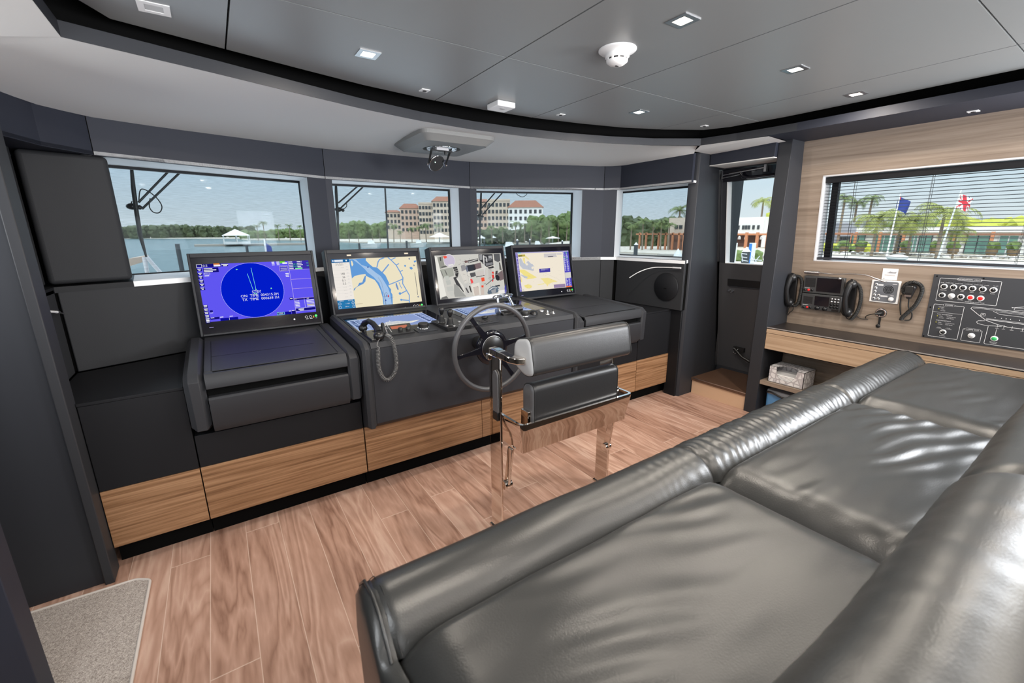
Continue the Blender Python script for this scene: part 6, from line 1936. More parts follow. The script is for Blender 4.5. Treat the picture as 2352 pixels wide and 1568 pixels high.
# backrest close to the camera
def backrest(x0, x1, k):
    mb = MB()
    cy, cz, R0 = 0.055, 0.985, 0.125
    def fn(u, v):
        x = x0+(x1-x0)*u
        e = min(u, 1-u)*(x1-x0)
        sh = 1-0.12*max(0, 1-e/0.05)**2
        if v < 0.55:
            a = radians(-90+190*v/0.55)
            y, z = cy+R0*sh*sin(a), cz+R0*sh*cos(a)
        else:
            t = (v-0.55)/0.45
            y = cy+R0*sh*sin(radians(100))+0.045*t*0
            z = cz+R0*sh*cos(radians(100))-t*0.24
            y += 0.02*sin(pi*t)-0.012*t
        w = 0.006*wr(x*3, v*4, 3.1+k)+0.0015*wr(x*22, v*6, k*2+1)
        return (x, y+w, z+w)
    mb.grid(90, 44, fn, M['leather'])
    mb.build('back_cushion', sf)
for k in range(3): backrest(xs_s[k]+0.002, xs_s[k+1]-0.002, k)
mb = MB()
mb.box((0.19, -0.08, 0.02), (3.71, 0.05, 0.97), M['leather'])
mb.build('back_frame', sf, bevel=0.02, seg=3)

# grey door mat by the port door
mb = MB()
ox = rounded([(-0.53, 2.435), (-0.474, 2.395), (-0.478, 1.60), (-0.80, 1.60), (-1.02, 1.92), (-1.02, 2.455)], [0.02, 0.02, 0.03, 0.03, 0.02, 0.01], 5)
mb.prism(ox[::-1], (0.001, 0.009), M['carpet'])
mt = thing('door_mat', 'grey carpet mat with a pale bound edge on the floor by the left pillar', 'mat', (-0.75, 2.0, 0))
mb.build('pile', mt)
mb = MB()
mb.tube([(x, y, 0.0075) for x, y in ox], 0.0065, M['carpet_edge'], 8, closed=True)
mb.build('edge_binding', mt, label='pale bound edge')

# ================================================================== STARBOARD WALL FITTINGS
WN = Vector((-1, 0, -0.108)).normalized()
WU = Vector((-0.108, 0, 1)).normalized()
def wT(y, z, h=0.0): return frame(wp(y, z)+WN*h, (0, -1, 0), WU)
def wv(y, z, h=0.0): return wp(y, z)+WN*h

# venetian blind in the window recess
r = thing('venetian_blind', 'black venetian blind with open slats in the starboard window', 'blind', wp(0.44, 1.36, 0.06))
by0, by1 = -0.74, 1.618
mb = MB()
mb.hexa([wp(by0, 1.955, 0.03), wp(by1, 1.955, 0.03), wp(by1, 1.955, 0.075), wp(by0, 1.955, 0.075)], [wp(by0, 1.998, 0.03), wp(by1, 1.998, 0.03), wp(by1, 1.998, 0.075), wp(by0, 1.998, 0.075)], M['dark2'])
mb.build('head_rail', r, bevel=0.002)
mb = MB()
mb.hexa([wp(by0, 1.366, 0.03), wp(by1, 1.366, 0.03), wp(by1, 1.366, 0.075), wp(by0, 1.366, 0.075)], [wp(by0, 1.383, 0.03), wp(by1, 1.383, 0.03), wp(by1, 1.383, 0.075), wp(by0, 1.383, 0.075)], M['dark'])
mb.build('bottom_rail', r, bevel=0.002)
mb = MB()
ns = 24
for k in range(ns):
    z = 1.402+k*(1.945-1.402)/(ns-1)
    q = []
    for y in (by0, by1):
        q.append([wp(y, z+dz_, o) for o, dz_ in ((0.036, -0.0008), (0.052, 0.0022), (0.068, -0.0004))])
    th = Vector((0, 0, 0.0011))
    for s_ in (0, 1):
        mb.hexa([q[0][s_], q[1][s_], q[1][s_+1], q[0][s_+1]], [q[0][s_]+th, q[1][s_]+th, q[1][s_+1]+th, q[0][s_+1]+th], M['dark2'])
mb.build('slats', r)
for yc in (1.425, 0.985, 0.52, 0.06, -0.4):
    mb = MB()
    for o in (0.033, 0.071):
        mb.tube([wp(yc, 1.38, o), wp(yc+0.0, 1.96, o)], 0.0012, M['rubber'], 6)
    mb.tube([wp(yc+0.008, 1.38, 0.05), wp(yc+0.008, 1.96, 0.05)], 0.0008, M['rubber'], 6)
    mb.build('ladder_cord', r)

# worktop with drawers
r = thing('wall_counter', 'oak-fronted counter with dark brown top along the starboard wall', 'counter', (3.98, 0.0, 0))
cy0, cy1 = -1.9, 1.788
mb = MB()
mb.hexa([(3.822, cy0, 0.788), (3.822, cy1, 0.788), (4.165, cy1, 0.788), (4.165, cy0, 0.788)], [(3.822, cy0, 0.8), (3.822, cy1, 0.8), (4.165, cy1, 0.8), (4.165, cy0, 0.8)], M['counter'])
mb.build('worktop', r)
mb = MB()
mb.box((3.819, cy0, 0.795), (3.823, cy1, 0.8015), M['counter_edge'])
mb.build('edge_strip', r)
mb = MB()
mb.box((3.822, cy0, 0.752), (4.15, cy1, 0.787), M['wood_drawer'])
mb.build('fascia_board', r, bevel=0.001)
for a, b in ((0.56, 1.786), (-0.70, 0.557), (-1.9, -0.703)):
    mb = MB()
    mb.box((3.824, a, 0.612), (3.85, b, 0.749), M['wood_drawer'])
    mb.build('drawer_front', r, bevel=0.001)
mb = MB()
mb.box((3.852, cy0, 0.60), (4.14, cy1, 0.751), M['dark2'])
mb.build('drawer_box', r)
mb = MB()
mb.box((3.83, cy0, 0.288), (4.19, cy1, 0.323), M['wood_pale'])
mb.build('open_shelf', r, bevel=0.001)
mb = MB()
mb.box((4.19, cy0, 0.0), (4.20, cy1, 0.60), M['wood_pale'])
mb.build('back_board', r)

# tissue box and storage tub on the shelves
r = thing('paper_towel_box', 'patterned cardboard dispenser box of folded towels on the open shelf', 'box', (3.95, 1.60, 0.3235))
mb = MB()
def tbox():
    m = mat('leaf_print_card', (0.70, 0.69, 0.70), 0.7)
    n = m.node_tree
    b = n.nodes['Principled BSDF']
    tc = n.nodes.new('ShaderNodeTexCoord')
    v = n.nodes.new('ShaderNodeTexVoronoi')
    v.inputs['Scale'].default_value = 26
    v.feature = 'DISTANCE_TO_EDGE'
    n.links.new(tc.outputs['Object'], v.inputs['Vector'])
    rr = ramp(n, [(0.0, (0.42, 0.40, 0.42)), (0.10, (0.50, 0.48, 0.50)), (0.16, (0.74, 0.73, 0.74))])
    n.links.new(v.outputs['Distance'], rr.inputs[0])
    n.links.new(rr.outputs[0], b.inputs['Base Color'])
    return m
TB = tbox()
z0 = 0.3235
X0, X1, Ya, Yb, Zt = 3.86, 4.06, 1.462, 1.738, 0.465
mb.box((X1-0.004, Ya, z0), (X1, Yb, Zt), TB)
mb.box((X0, Ya, z0), (X1, Ya+0.004, Zt), TB); mb.box((X0, Yb-0.004, z0), (X1, Yb, Zt), TB)
mb.box((X0, Ya, z0), (X1, Yb, z0+0.003), TB)
# front face with a scooped opening that runs onto the lid
N_ = 16
def scoop(y):
    t = (y-(Ya+Yb)/2)/((Yb-Ya)*0.30)
    return Zt-(0.105*sqrt(max(0, 1-abs(t)**3)) if abs(t) < 1 else 0)
ysn = [Ya+(Yb-Ya)*k/40 for k in range(41)]
for a, b in zip(ysn[:-1], ysn[1:]):
    za, zb = scoop(a), scoop(b)
    mb.hexa([(X0, a, z0), (X0, b, z0), (X0+0.003, b, z0), (X0+0.003, a, z0)], [(X0, a, za), (X0, b, zb), (X0+0.003, b, zb), (X0+0.003, a, za)], TB)
    ta = abs((a+b)/2-(Ya+Yb)/2)/((Yb-Ya)*0.30)
    xa = X0+(0.09*sqrt(1-ta**3) if ta < 1 else 0)
    mb.box((xa, a, Zt-0.003), (X1, b, Zt), TB)
mb.build('carton', r)
mb = MB()
for k in range(7):
    mb.box((X0+0.012, Ya+0.02, z0+0.004+k*0.010), (X1-0.012, Yb-0.02, z0+0.0125+k*0.010), M['white'])
mb.build('folded_towels', r, bevel=0.003)
r = thing('storage_tub', 'small blue tub with a grey lid and black strap on the floor under the shelf', 'container', (4.0, 1.66, 0))
mb = MB()
tb = rounded([(3.90, 1.75), (4.10, 1.75), (4.10, 1.50), (3.90, 1.50)], 0.035, 5)
mb.hexa([(x*1+0, y, 0.0) for x, y in tb], [(4.0+(x-4.0)*1.05, 1.625+(y-1.625)*1.05, 0.20) for x, y in tb], mat('blue_plastic', (0.10, 0.28, 0.55), 0.35))
mb.build('body', r)
mb = MB()
mb.hexa([(4.0+(x-4.0)*1.08, 1.625+(y-1.625)*1.06, 0.20) for x, y in tb], [(4.0+(x-4.0)*1.04, 1.625+(y-1.625)*1.04, 0.235) for x, y in tb], mat('grey_lid', (0.35, 0.38, 0.42), 0.4))
mb.build('lid', r, bevel=0.006)
mb = MB()
mb.tube(smooth_path([(3.885, 1.74, 0.215), (3.876, 1.70, 0.225), (3.876, 1.60, 0.20), (3.885, 1.52, 0.215)], 18), 0.008, M['rubber'], 8)
mb.build('strap', r)

# ---- radios
def wbox(mb, y0, y1, z0, z1, h0, h1, m):
    mb.hexa([wv(y0, z0, h0), wv(y1, z0, h0), wv(y1, z1, h0), wv(y0, z1, h0)], [wv(y0, z0, h1), wv(y1, z0, h1), wv(y1, z1, h1), wv(y0, z1, h1)], m)
def wdisc(mb, y, z, r0, h0, h1, m, seg=20, r1=None):
    mb.lathe([(r0, h0), (r0 if r1 is None else r1, h1), (0.0001, h1)], m, seg, wT(y, z))
def wtext(mb, y, z, s, size, m, h, align='CENTER'):
    text_mb(mb, s, m, wT(y, z, h), size, align)
body = mat('charcoal_radio_body', (0.05, 0.052, 0.055), 0.4)
r = thing('marine_radio', 'upper charcoal radio unit with a wide dark screen on the oak wall', 'radio', wv(1.53, 1.09), 'radio units on the oak wall')
mb = MB()
wbox(mb, 1.383, 1.672, 1.092, 1.232, 0.0, 0.035, body)
mb.build('housing', r, bevel=0.004)
mb = MB()
wbox(mb, 1.401, 1.573, 1.112, 1.223, 0.035, 0.0375, M['gloss_black'])
mb.build('screen', r)
mb = MB()
for k in range(11): wbox(mb, 1.583, 1.660, 1.146+k*0.0068, 1.149+k*0.0068, 0.035, 0.0375, M['satin_black'])
mb.build('speaker_grille', r)
for k, (y, m) in enumerate(((1.656, M['satin_black']), (1.628, M['red']), (1.602, M['satin_black']))):
    mb = MB(); wdisc(mb, y, 1.118, 0.0085, 0.035, 0.042, m, 16); mb.build('button', r)
mb = MB(); wdisc(mb, 1.417, 1.229, 0.010, 0.02, 0.05, M['satin_metal'], 18); mb.build('knob', r)
mb = MB()
wbox(mb, 1.622, 1.660, 1.131, 1.134, 0.035, 0.0356, M['white_txt'])
mb.build('small_print', r)

r = thing('marine_radio', 'lower charcoal radio unit with a small screen, keypad and two black knobs', 'radio', wv(1.53, 0.955), 'radio units on the oak wall')
mb = MB()
wbox(mb, 1.386, 1.676, 0.955, 1.086, 0.0, 0.035, body)
mb.build('housing', r, bevel=0.004)
mb = MB()
wbox(mb, 1.470, 1.575, 0.993, 1.071, 0.035, 0.0375, M['gloss_black'])
mb.build('screen', r)
mb = MB()
for k in range(8): wbox(mb, 1.590, 1.660, 1.004+k*0.0075, 1.0072+k*0.0075, 0.035, 0.0372, M['satin_black'])
mb.build('speaker_grille', r)
for y in (1.547, 1.492):
    mb = MB(); wdisc(mb, y, 0.974, 0.0165, 0.035, 0.058, M['satin_black'], 24, 0.014); mb.build('knob', r)
for k in range(4):
    for q in range(3):
        mb = MB()
        wdisc(mb, 1.453-q*0.0225, 1.058-k*0.0215, 0.0092, 0.035, 0.041, M['satin_metal'] if k < 2 else M['satin_black'], 14)
        mb.build('key', r)
for y, m in ((1.652, M['satin_black']), (1.625, M['red']), (1.602, M['satin_black'])):
    mb = MB(); wdisc(mb, y, 0.970, 0.008, 0.035, 0.041, m, 14); mb.build('button', r)
mb = MB()
wbox(mb, 1.398, 1.446, 0.963, 0.976, 0.035, 0.039, M['satin_black'])
mb.build('long_key', r)
mb = MB()
wbox(mb, 1.620, 1.662, 0.988, 0.991, 0.035, 0.0356, M['white_txt'])
mb.build('small_print', r)

def wall_handset(y, z0, z1, lab, cordpts, coilr=True, tail=None):
    r = thing('wall_handset', lab, 'phone', wv(y, z0), 'phone handsets on the oak wall')
    mb = MB()
    zc = (z0+z1)/2
    wbox(mb, y-0.030, y+0.020, z0+0.02, z1-0.02, 0.0, 0.028, M['satin_black'])
    mb.build('cradle', r, bevel=0.006, seg=3)
    mb = MB()
    path = smooth_path([wv(y-0.012, z1-0.006, 0.045), wv(y+0.002, z1-0.03, 0.070), wv(y+0.012, z1-0.09, 0.088), wv(y+0.014, zc, 0.092), wv(y+0.012, z0+0.09, 0.088), wv(y+0.006, z0+0.03, 0.070), wv(y-0.004, z0+0.008, 0.045)], 36)
    n = len(path)
    rad = [0.031-0.012*sin(pi*i/(n-1))**0.7 for i in range(n)]
    mb.tube(path, rad, M['satin_black'], 14)
    mb.ball(wv(y-0.004, z1-0.022, 0.052), 0.036, M['satin_black'], 16, 9)
    mb.ball(wv(y+0.004, z0+0.022, 0.052), 0.036, M['satin_black'], 16, 9)
    mb.build('handset', r)
    mb = MB()
    cp = smooth_path([wv(a, b, h) for a, b, h in cordpts], 50)
    coil([tuple(p) for p in cp], 0.0105, 0.0034, 46, M['rubber'], mb)
    mb.build('coiled_cord', r)
    if tail:
        mb = MB()
        for t in tail: mb.tube(smooth_path([wv(*p) for p in t], 24), 0.003, M['rubber'], 6)
        mb.build('tail_wire', r)
    return r
wall_handset(1.760, 0.975, 1.235, 'black phone handset on the oak wall nearest the door pillar', [(1.742, 1.225, 0.03), (1.705, 1.215, 0.03), (1.688, 1.17, 0.03), (1.69, 1.08, 0.03), (1.700, 1.0, 0.03), (1.725, 0.965, 0.03), (1.748, 0.97, 0.03)], tail=[[(1.75, 0.98, 0.02), (1.74, 0.93, 0.02), (1.765, 0.895, 0.02), (1.782, 0.87, 0.01)], [(1.77, 0.99, 0.02), (1.772, 0.93, 0.03), (1.784, 0.88, 0.02)], [(1.694, 1.06, 0.02), (1.698, 0.99, 0.01), (1.668, 0.958, 0.01), (1.655, 0.955, 0.01)]])
wall_handset(1.330, 0.950, 1.218, 'black phone handset between the radio units and the white intercom panel', [(1.315, 1.205, 0.03), (1.285, 1.18, 0.03), (1.266, 1.12, 0.03), (1.264, 1.04, 0.03), (1.278, 0.965, 0.03), (1.300, 0.922, 0.03), (1.306, 0.912, 0.03)], tail=[[(1.345, 0.96, 0.02), (1.340, 0.915, 0.02), (1.305, 0.908, 0.02)], [(1.285, 0.95, 0.015), (1.255, 0.925, 0.012), (1.215, 0.925, 0.008), (1.205, 0.925, 0.004)]])

# reading lamp on a flexible stem
r = thing('gooseneck_lamp', 'slim steel gooseneck reading lamp above the radio units', 'lamp', wv(1.62, 1.262))
mb = MB()
mb.cyl(wv(1.676, 1.262, 0.028), wv(1.568, 1.263, 0.028), 0.0125, M['satin_metal'], 20)
mb.cyl(wv(1.590, 1.263, 0.0), wv(1.590, 1.263, 0.028), 0.009, M['satin_metal'], 14)
mb.build('barrel', r)
mb = MB()
mb.tube(smooth_path([wv(*p) for p in ((1.568, 1.263, 0.028), (1.50, 1.261, 0.035), (1.441, 1.262, 0.04), (1.354, 1.273, 0.05), (1.28, 1.276, 0.06), (1.228, 1.272, 0.065), (1.18, 1.255, 0.07))], 40), 0.004, M['satin_metal'], 10)
mb.build('stem', r)
mb = MB()
mb.tube([wv(1.185, 1.257, 0.07), wv(1.115, 1.236, 0.075)], 0.0065, M['satin_metal'], 12)
mb.build('lamp_head', r)

# card in a clear pocket
r = thing('notice_card', 'small white card in a clear pocket stuck above the intercom panel', 'card', wv(1.118, 1.235))
mb = MB()
wbox(mb, 1.073, 1.163, 1.238, 1.322, 0.001, 0.0025, M['white'])
mb.build('card', r)
mb = MB()
uT = wT(1.163, 1.322, 0.0028)
uvpoly(mb, uT, 0.09, 0.084, [(0.25, 0.42), (0.38, 0.36), (0.48, 0.25), (0.70, 0.30), (0.92, 0.26), (0.86, 0.42)], flat(srgb(150, 150, 155)), 0)
for v, a, b in ((0.55, 0.16, 0.84), (0.60, 0.16, 0.84)): uvrect(mb, uT, 0.09, 0.084, a, v, b, v+0.025, flat(srgb(170, 160, 160)), 0)
uvrect(mb, uT, 0.09, 0.084, 0.08, 0.84, 0.20, 0.96, flat(srgb(190, 190, 190)), 0)
mb.build('print', r)

# intercom
r = thing('intercom_panel', 'white-framed grey intercom panel with a round speaker and white knob', 'intercom', wv(1.13, 1.065))
mb = MB()
wbox(mb, 1.043, 1.217, 1.065, 1.234, 0.0, 0.008, M['white'])
mb.build('frame', r, bevel=0.003)
grey = flat(srgb(105, 108, 115))
mb = MB()
pts = rounded([(1.204, 1.074), (1.056, 1.074), (1.056, 1.226), (1.204, 1.226)], 0.012, 5)
mb.hexa([wv(y, z, 0.0081) for y, z in pts], [wv(y, z, 0.0095) for y, z in pts], grey)
mb.build('face_plate', r)
mb = MB()
for rr in (0.029, 0.021, 0.013, 0.006):
    mb.tube([wv(1.109, 1.167, 0.0098)+(Vector((0, 1, 0))*cos(2*pi*k/40)+WU*sin(2*pi*k/40))*rr for k in range(40)], 0.0018, M['black'], 5, closed=True)
mb.build('speaker_rings', r)
for y, z in ((1.185, 1.201), (1.187, 1.174), (1.188, 1.147), (1.188, 1.12), (1.188, 1.093), (1.161, 1.12), (1.162, 1.093)):
    mb = MB()
    mb.lathe([(0.0095, 0.0096), (0.0095, 0.011), (0.0075, 0.011), (0.0075, 0.0125), (0.0001, 0.0125)], M['white'], 18, wT(y, z))
    wdisc(mb, y, z, 0.0055, 0.0125, 0.0130, flat(srgb(90, 92, 98)), 14)
    mb.build('key', r)
mb = MB()
mb.lathe([(0.017, 0.0096), (0.0165, 0.014), (0.014, 0.024), (0.0001, 0.025)], M['white'], 24, wT(1.085, 1.098))
mb.build('volume_knob', r)
mb = MB()
for y0, y1, z in ((1.143, 1.174, 1.199), (1.108, 1.150, 1.117)): wbox(mb, y0, y1, z-0.006, z+0.005, 0.0096, 0.0102, M['white_txt'])
wbox(mb, 1.064, 1.090, 1.208, 1.211, 0.0096, 0.0102, M['white_txt']); wbox(mb, 1.072, 1.092, 1.123, 1.1255, 0.0096, 0.0102, M['white_txt'])
mb.build('legends', r)

# fist microphone with coiled cord
r = thing('fist_microphone', 'black fist microphone with its coiled cord looped round it', 'microphone', wv(0.98, 1.11))
mb = MB()
pts = rounded([(1.017, 1.20), (1.008, 1.218), (0.955, 1.218), (0.947, 1.205), (0.958, 1.16), (0.968, 1.118), (0.992, 1.118), (1.004, 1.16)], 0.006, 3)
mb.hexa([wv(y, z, 0.018) for y, z in pts], [wv(0.98+(y-0.98)*0.88, 1.168+(z-1.168)*0.92, 0.05) for y, z in pts], M['satin_black'])
wbox(mb, 0.965, 0.998, 1.15, 1.19, 0.0, 0.02, M['satin_black'])
mb.build('body', r, bevel=0.004, seg=3)
mb = MB()
wbox(mb, 0.966, 1.002, 1.138, 1.150, 0.0495, 0.052, M['satin_metal'])
mb.build('badge_plate', r)
mb = MB()
wbox(mb, 0.962, 1.005, 1.165, 1.207, 0.0498, 0.0512, M['rubber'])
mb.build('grille', r, bevel=0.002)
mb = MB()
cp = smooth_path([wv(*p) for p in ((1.012, 1.150, 0.018), (1.024, 1.182, 0.018), (1.012, 1.220, 0.018), (0.972, 1.236, 0.018), (0.932, 1.218, 0.018), (0.920, 1.168, 0.018), (0.938, 1.08, 0.02), (0.972, 1.02, 0.02), (1.000, 0.975, 0.02), (1.003, 0.955, 0.02))], 90)
coil([tuple(p) for p in cp], 0.0105, 0.0036, 62, M['rubber'], mb)
mb.build('coiled_cord', r)
mb = MB()
for t in (((0.978, 1.118, 0.035), (0.974, 1.06, 0.03), (0.950, 1.01, 0.02), (0.955, 0.965, 0.015), (0.985, 0.955, 0.015)), ((1.030, 1.14, 0.015), (1.026, 1.06, 0.015), (1.012, 0.99, 0.015))):
    mb.tube(smooth_path([wv(*p) for p in t], 24), 0.0042, M['rubber'], 8)
mb.build('straight_wire', r)

# microphone socket with plug
r = thing('wall_socket', 'round chrome wall socket with a plugged-in lead and a hanging black cap strap', 'socket', wv(1.133, 0.985))
mb = MB()
mb.lathe([(0.034, 0.0), (0.034, 0.006), (0.030, 0.008), (0.024, 0.006), (0.012, 0.004), (0.0001, 0.004)], M['chrome2'], 32, wT(1.133, 0.985))
mb.lathe([(0.0355, 0.0), (0.0355, 0.004), (0.034, 0.006)], M['rubber'], 32, wT(1.133, 0.985))
mb.build('flange', r)
mb = MB()
mb.tube([wv(1.130, 0.985, 0.006), wv(1.142, 0.984, 0.032), wv(1.160, 0.982, 0.036)], [0.010, 0.010, 0.007], M['rubber'], 12)
mb.tube(smooth_path([wv(1.158, 0.982, 0.036), wv(1.185, 0.970, 0.02), wv(1.218, 0.950, 0.008), wv(1.222, 0.930, 0.004)], 14), 0.003, M['rubber'], 6)
mb.build('plug', r)
mb = MB()
wbox(mb, 1.127, 1.141, 0.885, 0.952, 0.0, 0.004, M['rubber'])
wdisc(mb, 1.137, 0.882, 0.014, 0.0, 0.007, M['rubber'], 18)
mb.build('cap_strap', r)

# ---- large navigation-light panel
r = thing('switch_panel', 'large black switch panel with white outlines, rotary switches and a ship drawing', 'control panel', wv(0.5, 0.849))
pb = mat('matt_charcoal_panel', (0.045, 0.047, 0.053), 0.45)
mb = MB()
wbox(mb, -0.30, 0.877, 0.848, 1.300, 0.0, 0.005, pb)
mb.build('face_plate', r, bevel=0.001)
PT = wT(0.877, 0, 0.0056)
PT = Matrix.Translation(wv(0.877, 1.0, 0.0056)-wv(0.877, 1.0, 0.0056)) @ frame(wv(0.877, 1.0, 0.0056), (0, -1, 0), WU)
KZ = sqrt(1+0.108**2)
def pp_(a, z): return (a, (z-1.0)*KZ)
def pline(mb, pts, wid=0.0022, m=None, closed=False):
    P = [Vector(pp_(*p)) for p in pts]
    if closed: P.append(P[0])
    for a, b in zip(P[:-1], P[1:]):
        d = b-a
        if d.length < 1e-7: continue
        d.normalize(); n = Vector((-d.y, d.x))*wid/2; e = d*wid*0.25
        mb.add([(*(a-e-n), 0), (*(b+e-n), 0), (*(b+e+n), 0), (*(a-e+n), 0)], [(0, 1, 2, 3)], m or M['white_txt'], T=PT)
def prr(mb, x0, z0, x1, z1, rad=0.006, wid=0.0022):
    pline(mb, rounded([(x0, z0), (x1, z0), (x1, z1), (x0, z1)], rad, 4), wid, closed=True)
def ptext(mb, a, z, s, size, m=None, align='CENTER'):
    x, y = pp_(a, z)
    text_mb(mb, s, m or M['white_txt'], PT @ Matrix.Translation((x, y, 0.0004)), size, align)
def pfill(mb, x0, z0, x1, z1, m, h=0.0002):
    a = pp_(x0, z0); b = pp_(x1, z1)
    mb.add([(a[0], a[1], h), (b[0], a[1], h), (b[0], b[1], h), (a[0], b[1], h)], [(0, 1, 2, 3)], m, T=PT)
mb = MB()
prr(mb, 0.035, 1.120, 0.324, 1.276); 
pfill(mb, 0.124, 1.268, 0.234, 1.285, pb, 0.0002)
mb2 = MB()
prr(mb2, 0.122, 1.267, 0.236, 1.285, 0.008, 0.0016)
ptext(mb2, 0.179, 1.276, 'NAVIGATION LIGHTS', 0.0115)
for k, a in enumerate((0.063, 0.110, 0.156, 0.201, 0.248, 0.296)):
    ptext(mb2, a, 1.195, ('ANCHOR', 'PORT', 'STBD', 'MAST', 'STERN', 'N.U.C.')[k], 0.0075)
    if k < 5:
        ptext(mb2, a-0.012, 1.246, 'UPPER', 0.006); ptext(mb2, a+0.014, 1.246, 'LOWER', 0.006)
        for da in (-0.012, 0.012): pline(mb2, [(a+da-0.003, 1.254), (a+da, 1.259), (a+da+0.003, 1.254)], 0.0022, M['black_txt'], True)
    else: ptext(mb2, a+0.006, 1.246, 'ALL OFF', 0.006)
ptext(mb2, 0.109, 1.138, 'MUTE', 0.007); ptext(mb2, 0.155, 1.138, 'DIMMER', 0.007)
for a in (0.201, 0.248):
    ptext(mb2, a, 1.137, 'MAIN' if a < 0.22 else 'AUX', 0.006); ptext(mb2, a, 1.129, 'POWER FAILURE', 0.006)
prr(mb2, 0.031, 0.863, 0.182, 1.094)
pfill(mb2, 0.080, 1.086, 0.135, 1.102, pb)
prr(mb2, 0.079, 1.086, 0.136, 1.102, 0.007, 0.0016)
ptext(mb2, 0.1075, 1.094, 'DOORS', 0.0115)
ptext(mb2, 0.057, 1.077, 'GALLEY', 0.0085, align='LEFT')
pline(mb2, [(0.033, 1.040), (0.180, 1.040)], 0.0012)
for zt, s in ((1.026, 'PORT WATERTIGHT'), (0.982, 'STBD WATERTIGHT')): ptext(mb2, 0.057, zt, s, 0.0085, align='LEFT')
yel = flat(srgb(235, 225, 60), 0.9)
for z in (1.064, 1.013, 0.968):
    ptext(mb2, 0.070, z, 'OPEN', 0.0065, align='LEFT'); ptext(mb2, 0.070, z-0.012, 'CLOSED', 0.0065, align='LEFT')
    x_, y_ = pp_(0.060, z)
    mb2.add([(x_+0.0028*cos(2*pi*k/12), y_+0.0028*sin(2*pi*k/12), 0.0006) for k in range(12)], [tuple(range(12))], yel, T=PT)
    x_, y_ = pp_(0.060, z-0.012)
    mb2.add([(x_+0.0028*cos(2*pi*k/12), y_+0.0028*sin(2*pi*k/12), 0.0006) for k in range(12)], [tuple(range(12))], M['black_txt'], T=PT)
    if z < 1.05:
        ptext(mb2, 0.108, z, 'POWER FAILURE', 0.006, align='LEFT'); ptext(mb2, 0.108, z-0.011, 'OVER TRAVEL', 0.006, align='LEFT')
ptext(mb2, 0.081, 0.934, 'LOCAL', 0.006); ptext(mb2, 0.128, 0.934, 'CLOSE', 0.006); ptext(mb2, 0.081, 0.927, 'CONTROL', 0.006); ptext(mb2, 0.128, 0.927, 'ALL DOORS', 0.006)
ptext(mb2, 0.105, 0.876, 'CONTROL', 0.0065)
prr(mb2, 0.200, 0.863, 0.291, 0.945)
pfill(mb2, 0.210, 0.937, 0.282, 0.953, pb)
prr(mb2, 0.209, 0.937, 0.283, 0.953, 0.007, 0.0016)
ptext(mb2, 0.246, 0.945, 'LAMPS TEST', 0.0115)
pline(mb2, [(0.312, 0.981), (0.311, 0.866), (0.316, 0.862), (0.80, 0.862)], 0.0022)
ptext(mb2, 0.352, 0.881, 'BILGE PUMP', 0.0065); ptext(mb2, 0.352, 0.873, 'RUNNING', 0.0065)
# ship outline
pline(mb2, [(0.214, 1.087), (0.256, 1.050), (0.296, 1.019), (0.354, 0.999), (0.400, 0.990), (0.80, 0.986)], 0.0026)
pline(mb2, [(0.214, 1.087), (0.220, 1.098), (0.256, 1.100), (0.32, 1.098), (0.447, 1.094), (0.80, 1.088)], 0.0024)
pline(mb2, [(0.225, 1.089), (0.256, 1.093), (0.40, 1.088), (0.80, 1.080)], 0.0014)
pline(mb2, [(0.318, 1.083), (0.349, 1.067), (0.452, 1.064), (0.80, 1.060)], 0.0016); pline(mb2, [(0.330, 1.082), (0.46, 1.079), (0.80, 1.074)], 0.0012)
pline(mb2, [(0.293, 1.032), (0.459, 1.027), (0.80, 1.024)], 0.0016); pline(mb2, [(0.296, 1.026), (0.459, 1.020), (0.80, 1.017)], 0.0030)
pline(mb2, [(0.290, 1.015), (0.262, 1.011), (0.254, 1.002), (0.262, 0.991), (0.300, 0.985), (0.37, 0.990)], 0.0020)
pline(mb2, [(0.395, 1.117), (0.415, 1.122), (0.445, 1.130), (0.80, 1.132)], 0.0022); pline(mb2, [(0.392, 1.119), (0.445, 1.118), (0.80, 1.115)], 0.0016); pline(mb2, [(0.407, 1.117), (0.404, 1.104), (0.80, 1.100)], 0.0016)
for a in (0.333, 0.361, 0.381, 0.400, 0.438): pline(mb2, [(a-0.001, 1.043), (a+0.001, 1.043)], 0.004)
prr(mb2, 0.266, 1.045, 0.286, 1.063, 0.002, 0.0014); pline(mb2, [(0.270, 1.048), (0.276, 1.058), (0.282, 1.050)], 0.0014); pline(mb2, [(0.270, 1.055), (0.282, 1.060)], 0.0014)
for a, z0_, s in ((0.352, 0.999, 'FORE'), (0.381, 1.003, 'BOW'), (0.416, 1.002, 'CREW'), (0.461, 1.002, 'FWD')):
    pline(mb2, [(a, z0_-0.004), (a, 0.980)], 0.0018); ptext(mb2, a, 0.974, s, 0.006)
pline(mb2, [(0.352, 0.968), (0.352, 0.925)], 0.0018)
mb2.build('white_lettering', r, label='white outlines and lettering')
mb.build('group_outline', r)
